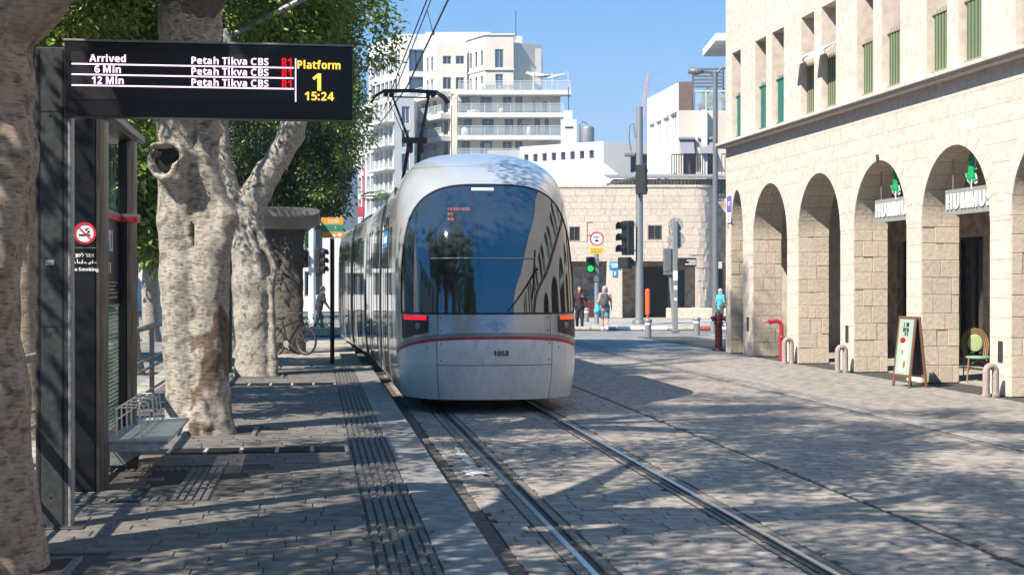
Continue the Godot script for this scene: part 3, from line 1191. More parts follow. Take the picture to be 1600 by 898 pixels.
	bl.append_array([[-1.5, 4.75, -1.9, 1.1, 0.6, 0.9, 260], [0.2, 4.85, -2.2, 1.2, 0.65, 1.0, 330], [1.5, 4.9, -2.6, 1.1, 0.7, 1.0, 330], [-0.9, 4.75, -2.4, 1.0, 0.6, 0.8, 200], [-1.1, 4.75, 0.5, 0.9, 0.55, 0.7, 260], [-0.45, 4.8, 0.85, 0.75, 0.5, 0.45, 300], [-2.0, 4.6, -0.5, 0.9, 0.6, 0.9, 220]])
	bl.append_array([[1.5, 7.9, 3.4, 1.6, 1.0, 1.7, 190], [1.6, 8.2, 0.2, 1.5, 1.0, 1.6, 190], [1.5, 8.0, -3.2, 1.6, 1.0, 1.6, 190], [0.2, 8.6, -1.0, 1.6, 0.9, 1.6, 160]])
	foliage(t, "crown", bl, near_leaf, M.leaf_mid, 32, keep)
	limbs(t, bl, Vector3(-0.08, 4.7, 0), 0.22, M.bark_dark)
	# 3: forked trunk behind it
	t = thing("fig_tree", "forked grey fig trunk behind the hollow one, thick limb leaning right", "tree", Vector3(-4.48, 0.25, -25.7), 0.0, "old fig trees along the platform")
	fl = Flesh.new()
	fl.cell = 0.032
	fl.k = 0.1
	fl.chain([[0.0, -0.15, 0, 0.42], [0.0, 0.2, 0, 0.34], [-0.02, 1.0, 0, 0.34], [-0.04, 1.6, 0, 0.36], [-0.1, 2.2, 0, 0.31], [-0.17, 2.7, 0, 0.25]])
	fl.chain([[-0.15, 2.6, 0, 0.26], [0.0, 3.15, 0, 0.24], [0.2, 3.5, 0.0, 0.22], [0.43, 3.85, 0, 0.2], [0.62, 4.2, 0, 0.21], [0.68, 4.6, 0, 0.22], [0.8, 5.4, -0.1, 0.2]])
	fl.chain([[-0.22, 2.5, 0, 0.2], [-0.4, 3.1, 0.1, 0.15], [-0.53, 3.7, 0.1, 0.14], [-0.62, 4.6, 0.1, 0.15]])
	fl.chain([[-0.05, 2.75, 0.2, 0.07], [0.18, 2.3, 0.25, 0.055], [0.36, 1.85, 0.22, 0.05], [0.3, 1.5, 0.25, 0.05], [0.33, 0.8, 0.2, 0.06], [0.34, -0.1, 0.2, 0.09]], 0.04)
	fl.chain([[-0.05, 2.5, 0.3, 0.06], [0.08, 2.1, 0.33, 0.045], [0.16, 1.7, 0.3, 0.04]], 0.04)
	fl.chain([[0.7, 4.35, 0.1, 0.15], [0.78, 4.4, 0.12, 0.13]])
	trunk(t, fl, M.bark_pale, 0.032)
	bl = crown_blobs(23, 16, 3.4, 4.4, 5.6, 8.3, 135)
	bl.append_array([[1.7, 6.3, 0.3, 0.9, 0.9, 1.0, 330], [1.75, 5.3, 0.0, 0.85, 0.8, 1.0, 330], [1.5, 4.5, -0.6, 0.8, 0.8, 0.9, 300], [1.15, 3.75, -0.8, 0.75, 0.6, 0.8, 230], [0.4, 4.3, -1.0, 0.8, 0.7, 0.8, 230], [-0.15, 4.55, -0.5, 0.6, 0.6, 0.7, 200], [-0.9, 5.0, 0.2, 0.8, 0.6, 0.8, 110], [0.4, 5.3, -1.4, 1.2, 0.8, 1.0, 150]])
	bl.append_array([[1.5, 7.9, 3.2, 1.6, 1.0, 1.7, 190], [1.6, 8.6, -0.2, 1.5, 1.0, 1.6, 190], [1.5, 10.2, -3.4, 1.7, 1.2, 1.8, 220], [1.6, 8.2, -5.0, 1.6, 1.1, 1.7, 200], [1.4, 11.6, -5.6, 1.7, 1.2, 1.8, 200], [0.0, 10.8, -4.4, 1.8, 1.2, 1.8, 200], [1.3, 14.2, -2.8, 1.8, 1.2, 1.7, 330], [1.2, 14.9, -5.0, 1.8, 1.2, 1.8, 330], [0.1, 13.8, -3.8, 1.8, 1.2, 1.8, 260], [1.4, 13.0, -4.6, 1.7, 1.1, 1.8, 300]])
	foliage(t, "crown", bl, near_leaf, M.leaf_mid, 33, keep)
	limbs(t, bl, Vector3(0.75, 5.2, -0.1), 0.18, M.bark_dark)
	# 4 and 5: darker trunks farther along
	t = thing("fig_tree", "dark fig trunk by the leaning bicycle, past the far shelter", "tree", Vector3(-5.75, 0.06, -37.6), 0.0, "old fig trees along the platform")
	fl = Flesh.new()
	fl.cell = 0.045
	fl.k = 0.12
	fl.chain([[0, -0.2, 0, 0.5], [0, 0.3, 0, 0.4], [0.0, 1.5, 0, 0.34], [0.02, 2.5, 0, 0.36], [0.15, 3.4, 0, 0.33], [0.3, 4.8, 0, 0.25]])
	fl.chain([[-0.1, 2.4, 0, 0.3], [-0.5, 3.4, 0, 0.24], [-0.9, 4.6, 0, 0.18]])
	fl.chain([[0.3, -0.1, 0.1, 0.2], [0.28, 1.2, 0.1, 0.12], [0.3, 2.6, 0.05, 0.12]])
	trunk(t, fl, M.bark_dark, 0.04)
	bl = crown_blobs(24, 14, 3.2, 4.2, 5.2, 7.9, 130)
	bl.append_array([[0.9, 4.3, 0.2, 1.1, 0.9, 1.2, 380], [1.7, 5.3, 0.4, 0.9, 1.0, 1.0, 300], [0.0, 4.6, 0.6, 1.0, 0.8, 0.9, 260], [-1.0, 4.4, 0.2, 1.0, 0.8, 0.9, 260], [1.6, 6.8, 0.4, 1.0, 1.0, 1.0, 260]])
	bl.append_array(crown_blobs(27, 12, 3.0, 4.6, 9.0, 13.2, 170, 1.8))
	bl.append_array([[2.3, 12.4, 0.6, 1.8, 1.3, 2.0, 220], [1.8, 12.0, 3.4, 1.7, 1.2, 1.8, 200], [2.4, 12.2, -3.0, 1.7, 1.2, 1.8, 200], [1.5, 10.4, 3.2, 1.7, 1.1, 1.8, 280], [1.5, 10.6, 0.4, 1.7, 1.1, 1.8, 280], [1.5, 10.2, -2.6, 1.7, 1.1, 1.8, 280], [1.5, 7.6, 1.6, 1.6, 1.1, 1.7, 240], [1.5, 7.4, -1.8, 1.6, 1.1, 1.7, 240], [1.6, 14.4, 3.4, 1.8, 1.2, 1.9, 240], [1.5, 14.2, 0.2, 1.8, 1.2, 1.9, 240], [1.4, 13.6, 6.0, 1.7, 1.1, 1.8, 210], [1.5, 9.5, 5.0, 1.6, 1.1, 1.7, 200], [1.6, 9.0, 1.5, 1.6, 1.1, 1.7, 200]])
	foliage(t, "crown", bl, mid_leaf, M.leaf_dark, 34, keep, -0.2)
	t = thing("fig_tree", "last dark fig tree of the row, mostly hidden behind the others", "tree", Vector3(-7.4, 0.06, -45.5), 0.0, "old fig trees along the platform")
	fl = Flesh.new()
	fl.cell = 0.06
	fl.k = 0.12
	fl.chain([[0, -0.2, 0, 0.5], [0, 0.3, 0, 0.38], [0.0, 2.5, 0, 0.36], [0.3, 4.8, 0, 0.25]])
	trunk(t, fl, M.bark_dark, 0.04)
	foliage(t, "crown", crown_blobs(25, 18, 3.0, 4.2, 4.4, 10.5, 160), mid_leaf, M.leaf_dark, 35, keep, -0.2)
	# the row, unseen behind the camera, shades the tracks; last two added for reflections
	for q in [[-2.4, 0.6, 41, "fig tree of the row just behind the camera"], [-2.2, -7.6, 42, "fig tree of the row well behind the camera"], [-2.4, -15.5, 43, "third fig tree of the row behind the camera, added for reflections"], [-2.2, -24.0, 44, "fourth fig tree of the row behind the camera, added for reflections"]]:
		t = thing("fig_tree", q[3], "tree", rail_at(q[0], 0.25, q[1]), 0.0, "old fig trees along the platform")
		var mb := MB.new()
		mb.tube([Vector3(0, -0.2, 0), Vector3(0, 0.4, 0), Vector3(0.05, 2.0, 0), Vector3(-0.05, 3.4, 0), Vector3(0, 5.2, 0)], [0.55, 0.42, 0.38, 0.4, 0.25], 14)
		obj("trunk", mb, M.bark_pale, t)
		bl = crown_blobs(q[2], 19, 3.4, 4.4, 5.4, 10.0, 140)
		foliage(t, "crown", bl, mid_leaf, M.leaf_mid, q[2] + 10, keep)
		limbs(t, bl, Vector3(0, 4.6, 0), 0.22, M.bark_dark)
	# sunlit trees across the side road
	var far_leaf := clump(26, 0.5, 0.2, 0.09, 6)
	for q in [[-7.9, -30.0, 51, 2.2, 5.2, 1.5, "bright sunlit green tree across the side road, left of the hollow trunk"], [-12.5, -34.0, 52, 2.6, 6.5, 1.8, "leafy tree across the side road behind the ticket shelter"], [-17.5, -72.0, 55, 3.0, 8.0, 2.2, "tall dark leafed tree at the far end of the side road, left one"], [-13.6, -80.0, 56, 3.0, 7.5, 2.2, "round dark leafed tree before the far pale house row"], [-11.6, -47.0, 53, 3.0, 7.0, 1.8, "pale trunked tree at the far end of the side road"], [-5.95, -17.8, 54, 3.9, 7.0, 1.7, "tree with a streaked sunlit trunk behind the sign post"]]:
		t = thing("street_tree", q[6], "tree", Vector3(q[0], 0.0, q[1]), 0.0, "trees across the side road")
		var mb := MB.new()
		mb.tube([Vector3(0.1, -0.1, 0), Vector3(0.05, 0.5, 0), Vector3(0, 1.6, 0), Vector3(0.1, q[3] + 0.6, 0), Vector3(0.0, q[4] * 0.8, 0)], [0.34, 0.27, 0.25, 0.22, 0.12], 12)
		obj("trunk", mb, M.bark_warm if q[2] == 54 else M.bark_pale, t)
		foliage(t, "crown", crown_blobs(q[2], 12, 1.9, 2.2, q[3] + 0.3, q[4], 110, 1.1), far_leaf, M.leaf_light if q[2] == 51 else M.leaf_mid, q[2] + 10)
	# a palm that shows over the tram's roof
	t = thing("palm_tree", "palm crown showing above the tram roof before the white apartment block", "palm", Vector3(-8.6, 0, -105.0))
	var pt := MB.new()
	pt.tube([Vector3(0, 0, 0), Vector3(0.1, 4, 0), Vector3(0, 8.0, 0)], [0.35, 0.25, 0.22], 10)
	obj("trunk", pt, M.bark_dark, t)
	for i in 16:
		var a := TAU * i / 16 * 2.618
		var d := Vector3(cos(a), 0, sin(a))
		var up := 1.6 - 0.14 * i
		var fr := MB.new()
		fr.col = Color(1, 1, 1) * rng.randf_range(0.8, 1.5)
		var pts := []
		for k in 7:
			var u := k / 6.0
			pts.append(Vector3(0, 8.0, 0) + d * 2.1 * u + Vector3(0, up * u * (1.2 - u * 1.1), 0))
		var sd := d.cross(Vector3.UP)
		for k in 6:
			for e in [-1.0, 1.0]:
				for w in 2:
					var p: Vector3 = pts[k].lerp(pts[k + 1], w * 0.5)
					fr.tri(p, p + d * 0.16, p + d * 0.35 + sd * e * 0.42 - Vector3(0, 0.22, 0))
		obj("frond", fr, M.palm_leaf, t)


func cut_wall(mb: MB, x0: float, x1: float, y0: float, y1: float, holes: Array, deep: float) -> void:
	# a wall sheet in x and y facing +z, with openings (Rect2) and their reveals
	var xs := [x0, x1]
	var ys := [y0, y1]
	for h in holes:
		xs.append_array([h.position.x, h.end.x])
		ys.append_array([h.position.y, h.end.y])
	xs.sort()
	ys.sort()
	for j in ys.size() - 1:
		if ys[j + 1] - ys[j] < 1e-4 or ys[j] < y0 - 1e-4 or ys[j + 1] > y1 + 1e-4:
			continue
		var from := -INF
		for i in xs.size():
			var solid := false
			if i < xs.size() - 1:
				var c := Vector2((xs[i] + xs[i + 1]) / 2, (ys[j] + ys[j + 1]) / 2)
				solid = c.x > x0 and c.x < x1
				for h in holes:
					if h.has_point(c):
						solid = false
			if solid and from == -INF:
				from = xs[i]
			elif not solid and from != -INF:
				mb.quad(Vector3(from, ys[j], 0), Vector3(xs[i], ys[j], 0), Vector3(xs[i], ys[j + 1], 0), Vector3(from, ys[j + 1], 0))
				from = -INF
	for h in holes:
		var a: Vector2 = h.position
		var b: Vector2 = h.end
		mb.quad(Vector3(a.x, a.y, -deep), Vector3(b.x, a.y, -deep), Vector3(b.x, a.y, 0), Vector3(a.x, a.y, 0))
		mb.quad(Vector3(a.x, b.y, 0), Vector3(b.x, b.y, 0), Vector3(b.x, b.y, -deep), Vector3(a.x, b.y, -deep))
		mb.quad(Vector3(a.x, a.y, -deep), Vector3(a.x, a.y, 0), Vector3(a.x, b.y, 0), Vector3(a.x, b.y, -deep))
		mb.quad(Vector3(b.x, a.y, 0), Vector3(b.x, a.y, -deep), Vector3(b.x, b.y, -deep), Vector3(b.x, b.y, 0))


var cached := {}


func window_at(parent: Node3D, x: Transform3D, h: Rect2, deep: float, frame: String, pane: String, bars := 1) -> void:
	var key := "%.2f %.2f %d" % [h.size.x, h.size.y, bars]
	if not cached.has(key):
		var w := h.size.x
		var hh := h.size.y
		var t := clampf(minf(w, hh) * 0.07, 0.03, 0.09)
		var f := MB.new()
		f.span(0, w, 0, t, -0.05, 0.03)
		f.span(0, w, hh - t, hh, -0.05, 0.03)
		f.span(0, t, t, hh - t, -0.05, 0.03)
		f.span(w - t, w, t, hh - t, -0.05, 0.03)
		for i in bars:
			var c := w * (i + 1) / (bars + 1)
			f.span(c - t * 0.4, c + t * 0.4, t, hh - t, -0.045, 0.025)
		var p := MB.new()
		p.span(t, w - t, t, hh - t, -0.03, -0.012)
		cached[key] = [f.mesh(), p.mesh()]
	var o := obj("window", cached[key][0], M[frame], parent)
	o.transform = x * Transform3D(Basis(), Vector3(h.position.x, h.position.y, -deep))
	obj("pane", cached[key][1], M[pane], o)


func facing(origin: Vector3, right: Vector3) -> Transform3D:
	# a wall's own axes: x along it as seen from outside, y up, z outwards
	var r := right.normalized()
	return Transform3D(Basis(r, Vector3.UP, r.cross(Vector3.UP)), origin)


func wall_of(parent: Node3D, origin: Vector3, right: Vector3, w: float, y0: float, y1: float, holes: Array, wall: String, deep := 0.18, frame := "pale_curtain", pane := "window_glass", bars := 1, called := "wall") -> Transform3D:
	var x := facing(origin, right)
	var mb := MB.new()
	mb.xf = x
	cut_wall(mb, 0, w, y0, y1, holes, deep)
	obj(called, mb, M[wall], parent)
	for h in holes:
		window_at(parent, x, h, deep, frame, pane, bars)
	return x


func body(parent: Node3D, plan: Array, y0: float, y1: float, m: String, called := "core") -> void:
	# a plain volume over a plan of (x, depth) points
	var poly := PackedVector2Array()
	for p in plan:
		poly.append(Vector2(p[0], p[1]))
	var mb := MB.new()
	mb.xf = Transform3D(Basis(Vector3.RIGHT, Vector3.FORWARD, Vector3.UP), Vector3.ZERO)
	mb.prism(poly, y0, y1)
	obj(called, mb, M[m], parent)


func lz(depth: float) -> float:
	return -(depth - 28.3) / 0.9886


func arch(a: float, b: float, spring: float, out := 0.0, n := 20) -> PackedVector2Array:
	# an arched opening between a and b that reaches below the ground; out widens only the arch itself
	var p := PackedVector2Array()
	var c := (a + b) / 2
	var r := (b - a) / 2
	var top := 4.29
	p.append(Vector2(a, -1))
	p.append(Vector2(b, -1))
	p.append(Vector2(b, spring))
	for i in n + 1:
		var t := PI * i / n
		p.append(Vector2(c + cos(t) * (r + out), spring + sin(t) * (top - spring + out)))
	p.append(Vector2(a, spring))
	return p


func arcade() -> void:
	var b := thing("arcade_building", "cream stone building with a row of round arches and deep green railed windows", "building", FF.origin, TFA)
	var turn := Transform3D(Basis(Vector3(0, 0, 1), Vector3.UP, Vector3(-1, 0, 0)), Vector3.ZERO)
	var far := lz(39.4)
	var near := 44.0
	var opens := [[lz(38.98), lz(37.9)], [lz(37.11), lz(34.56)], [lz(33.84), lz(31.23)], [lz(30.51), lz(27.89)], [lz(27.25), lz(24.57)], [lz(23.87), lz(21.2)]]
	for k in 9:
		opens.append([lz(20.5 - 3.36 * k), lz(17.84 - 3.36 * k)])
	var poly := PackedVector2Array([Vector2(far, 0), Vector2(near, 0), Vector2(near, 5.48), Vector2(far, 5.48)])
	for o in opens:
		poly = Geometry2D.clip_polygons(poly, arch(o[0], o[1], 2.95))[0]
	var w := MB.new()
	w.xf = turn
	w.prism(poly, -0.75, -0.018)
	obj("arcade_wall", w, M.stone_joint, b)
	# the stones of the front: courses, then the ring of each arch
	var cuts := []
	for o in opens.slice(0, 6):
		var rr: float = 0.3
		if o[1] - o[0] < 2.0:
			rr = 0.18
		cuts.append(arch(o[0], o[1], 2.95, rr))
	var edge := 8.2
	var plain := PackedVector2Array([Vector2(edge, 0), Vector2(near, 0), Vector2(near, 5.48), Vector2(edge, 5.48)])
	for o in opens.slice(6):
		plain = Geometry2D.clip_polygons(plain, arch(o[0], o[1], 2.95))[0]
	var pm := MB.new()
	pm.xf = turn
	pm.prism(plain, -0.02, 0.0, false)
	obj("plain_wall", pm, M.upper_stone, b)
	var y := 0.0
	while y < 5.45:
		var h := minf(0.32, 5.48 - y)
		var x := far
		while x < edge:
			var ww := rng.randf_range(0.55, 1.05)
			if y < 2.9:
				for o in opens.slice(0, 6):
					if x < o[0] and x + ww > o[0] - 0.22:
						ww = o[0] - x
			ww = minf(ww, edge - x)
			var rest := [PackedVector2Array([Vector2(x + 0.0015, y + 0.0025), Vector2(x + ww - 0.0015, y + 0.0025), Vector2(x + ww - 0.0015, y + h - 0.0025), Vector2(x + 0.0015, y + h - 0.0025)])]
			for i in cuts.size():
				if x + ww < opens[i][0] - 0.4 or x > opens[i][1] + 0.4:
					continue
				var left := []
				for p in rest:
					for q in Geometry2D.clip_polygons(p, cuts[i]):
						if not Geometry2D.is_polygon_clockwise(q):
							left.append(q)
				rest = left
			for p in rest:
				var lo := Vector2.INF
				var hi := -Vector2.INF
				for q in p:
					lo = lo.min(q)
					hi = hi.max(q)
				if hi.x - lo.x < 0.03 or hi.y - lo.y < 0.03:
					continue
				var mb := MB.new()
				mb.xf = turn
				mb.prism(p, -0.02, rng.randf_range(-0.0015, 0.0015), false)
				obj("facade_stone", mb, M["smooth_stone_%d" % (rng.randi() % 5)], b)
			x += ww
			for o in opens.slice(0, 6):
				if y < 2.9 and x >= o[0] - 0.01 and x < o[1]:
					x = o[1]
		y += h
	for k in 6:
		var o: Array = opens[k]
		var c: float = (o[0] + o[1]) / 2
		var r: float = (o[1] - o[0]) / 2
		var rise := 4.29 - 2.95
		var ring: float = 0.3 if r > 1.0 else 0.18
		var n := 13 if r > 1.0 else 7
		for i in n:
			var p := PackedVector2Array()
			var inner := PackedVector2Array()
			var t0 := PI * (i + 0.015) / n
			var t1 := PI * (i + 0.985) / n
			for s in 5:
				var t := lerpf(t0, t1, s / 4.0)
				p.append(Vector2(c + cos(t) * (r + ring - 0.004), 2.95 + sin(t) * (rise + ring - 0.004)))
				inner.append(Vector2(c + cos(t) * (r - 0.012), 2.95 + sin(t) * (rise - 0.012)))
			var soffit := inner.duplicate()
			inner.reverse()
			p.append_array(inner)
			var mb := MB.new()
			mb.xf = turn
			mb.prism(p, -0.03, 0.001, false)
			obj("arch_stone", mb, M["smooth_stone_%d" % (rng.randi() % 5)], b)
			var outer := PackedVector2Array()
			for s in 5:
				var t := lerpf(t1, t0, s / 4.0)
				outer.append(Vector2(c + cos(t) * (r + 0.01), 2.95 + sin(t) * (rise + 0.01)))
			soffit.append_array(outer)
			for dd in [[-0.745, -0.40], [-0.392, -0.034]]:
				var sm := MB.new()
				sm.xf = turn
				sm.prism(soffit, dd[0], dd[1])
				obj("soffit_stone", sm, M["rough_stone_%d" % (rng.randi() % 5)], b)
		# rough blocks on the jamb that looks towards the camera
		var yy := 0.0
		while yy < 2.92:
			var h := minf(rng.randf_range(0.29, 0.36), 2.95 - yy)
			var xx := 0.004
			while xx < 0.74:
				var ww := rng.randf_range(0.18, 0.46)
				if 0.745 - xx - ww < 0.12:
					ww = 0.745 - xx
				var out := rng.randf_range(0.012, 0.03)
				var mb := MB.new()
				mb.box(Vector3(xx + ww / 2, yy + h / 2, o[0] + out / 2), Vector3(ww - 0.006, h - 0.007, out), 0.006)
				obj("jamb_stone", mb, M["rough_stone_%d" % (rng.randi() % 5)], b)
				xx += ww
			yy += h
	# cornice
	var co := MB.new()
	co.span(-0.26, 0.3, 5.5, 5.575, far - 0.12, near, 0.012)
	co.span(-0.2, 0.2, 5.44, 5.498, far - 0.06, near)
	obj("cornice", co, M.upper_stone, b)
	# upper wall with pairs of deep windows
	var holes := [Rect2(lz(38.85), 5.62, 0.75, 2.28)]
	for k in 15:
		var z := 36.92 - 3.305 * k
		holes.append(Rect2(lz(z), 5.62, 0.84, 2.28))
		holes.append(Rect2(lz(z - 1.28), 5.62, 0.86, 2.28))
	var up := MB.new()
	up.xf = turn
	cut_wall(up, far, near, 5.575, 12.5, holes, 0.85)
	obj("upper_wall", up, M.upper_stone, b)
	# the upper wall's own courses, close jointed
	var yc := 5.58
	while yc < 9.9:
		var x := far
		while x < 9.0:
			var ww := rng.randf_range(0.7, 1.3)
			var rest := [PackedVector2Array([Vector2(x + 0.001, yc + 0.001), Vector2(x + ww - 0.001, yc + 0.001), Vector2(x + ww - 0.001, yc + 0.359), Vector2(x + 0.001, yc + 0.359)])]
			for h in holes.slice(0, 14):
				if h.position.x > x + ww or h.end.x < x or h.position.y > yc + 0.36 or h.end.y < yc:
					continue
				var q := PackedVector2Array([h.position, Vector2(h.end.x, h.position.y), h.end, Vector2(h.position.x, h.end.y)])
				var left := []
				for p in rest:
					left.append_array(Geometry2D.clip_polygons(p, q))
				rest = left
			for p in rest:
				var mb := MB.new()
				mb.xf = turn
				mb.prism(p, 0.0005, rng.randf_range(0.003, 0.0042), false)
				obj("upper_stone", mb, M["smooth_stone_%d" % (rng.randi() % 5)], b)
			x += ww
		yc += 0.36
	for i in holes.size():
		var h: Rect2 = holes[i]
		window_at(b, turn, h, 0.84, "brown_wall", "window_glass", 1)
		if i > 11:
			continue
		var teal := i < 3
		var rl := MB.new()
		var bars := MB.new()
		rl.xf = turn
		bars.xf = turn
		var n := 6
		var high := 1.14
		for j in n:
			var c := h.position.x + 0.05 + (h.size.x - 0.1) * (j + 0.5) / n
			rl.box(Vector3(c, 5.67 + high / 2, -0.13), Vector3(0.098, high - 0.1, 0.02), 0.004)
			bars.box(Vector3(c + 0.065, 5.67 + high / 2, -0.115), Vector3(0.016, high + 0.06, 0.016))
		bars.box(Vector3(h.get_center().x, 5.71, -0.11), Vector3(h.size.x, 0.025, 0.025))
		bars.box(Vector3(h.get_center().x, 5.62 + high, -0.11), Vector3(h.size.x, 0.03, 0.03))
		var ra := obj("railing", bars, M.teal_rail if teal else M.bar_pale, b)
		obj("railing_slats", rl, M.teal_rail if teal else M.green_rail, ra)
		if i in [3, 4]:
			var aw := MB.new()
			aw.xf = turn
			var x0 := h.position.x - 0.04
			var x1 := h.end.x + 0.04
			var pr := [[0.0, 7.02], [0.3, 6.84], [0.3, 6.74], [0.285, 6.74], [0.285, 6.82], [0.0, 7.0]]
			for j in 6:
				var e: Array = pr[j]
				var g: Array = pr[(j + 1) % 6]
				aw.quad(Vector3(x0, e[1], e[0]), Vector3(x0, g[1], g[0]), Vector3(x1, g[1], g[0]), Vector3(x1, e[1], e[0]))
			for xx in [x0, x1]:
				aw.quad(Vector3(xx, 7.02, 0), Vector3(xx, 6.74, 0.3), Vector3(xx, 6.74, 0.285), Vector3(xx, 7.0, 0))
			obj("awning", aw, M.awning_white, b)
	# the passage behind the arches, its shop fronts, the floors above
	var pf := MB.new()
	pf.span(0.76, 4.4, -0.02, 0.02, far, near)
	obj("passage_floor", pf, M.sidewalk, b)
	var bw := MB.new()
	bw.xf = Transform3D(turn.basis, Vector3(4.4, 0, 0))
	var doors := []
	for k in 14:
		var z := 38.4 - 3.34 * k
		doors.append(Rect2(lz(z), 0.05, 1.5, 2.9))
	cut_wall(bw, far, near, 0.02, 4.9, doors, 0.25)
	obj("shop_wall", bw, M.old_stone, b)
	for h in doors:
		window_at(b, Transform3D(turn.basis, Vector3(4.4, 0, 0)), h, 0.2, "black_iron", "window_glass", 1)
	var sh := MB.new()
	sh.span(4.9, 14.0, 0.0, 12.5, far + 0.3, near)
	sh.span(0.76, 14.0, 4.9, 5.48, far + 0.01, near)
	sh.span(0.9, 14.0, 5.6, 12.48, far + 0.02, near)
	sh.span(0.02, 14.0, 12.5, 12.8, far, near)
	obj("inner_block", sh, M.shop_inside, b)
	var ew := MB.new()
	ew.span(0.0, 14.0, 5.575, 12.5, far - 0.02, far + 0.0)
	ew.span(0.75, 14.0, 0.0, 5.44, far - 0.02, far + 0.0)
	obj("end_wall", ew, M.upper_stone, b)
	# small things fixed in the wall
	for q in [[35.6, 4.05], [29.2, 4.32]]:
		var a := MB.new()
		a.xf = turn
		a.box(Vector3(lz(q[0]), q[1], 0.03), Vector3(0.03, 0.16, 0.06), 0.008)
		a.box(Vector3(lz(q[0]), q[1], 0.012), Vector3(0.07, 0.05, 0.022), 0.006)
		obj("wall_anchor", a, M.rail_side, b)
	for q in [[37.5, 0.8], [30.85, 0.78], [24.2, 0.72]]:
		var a := MB.new()
		a.xf = turn
		var c := lz(q[0]) 
		for e in [[-0.075, 0.012, 0.34], [0.075, 0.012, 0.34]]:
			a.box(Vector3(c + e[0], q[1], 0.004), Vector3(e[1], e[2], 0.012))
		a.box(Vector3(c, q[1] + 0.17, 0.004), Vector3(0.14, 0.012, 0.012))
		a.box(Vector3(c, q[1] - 0.17, 0.004), Vector3(0.14, 0.012, 0.012))
		var fr := obj("slot_frame", a, M.rail_side, b)
		var dk := MB.new()
		dk.xf = turn
		dk.box(Vector3(c, q[1], 0.002), Vector3(0.138, 0.33, 0.006))
		obj("slot", dk, M.dark_inside, fr)


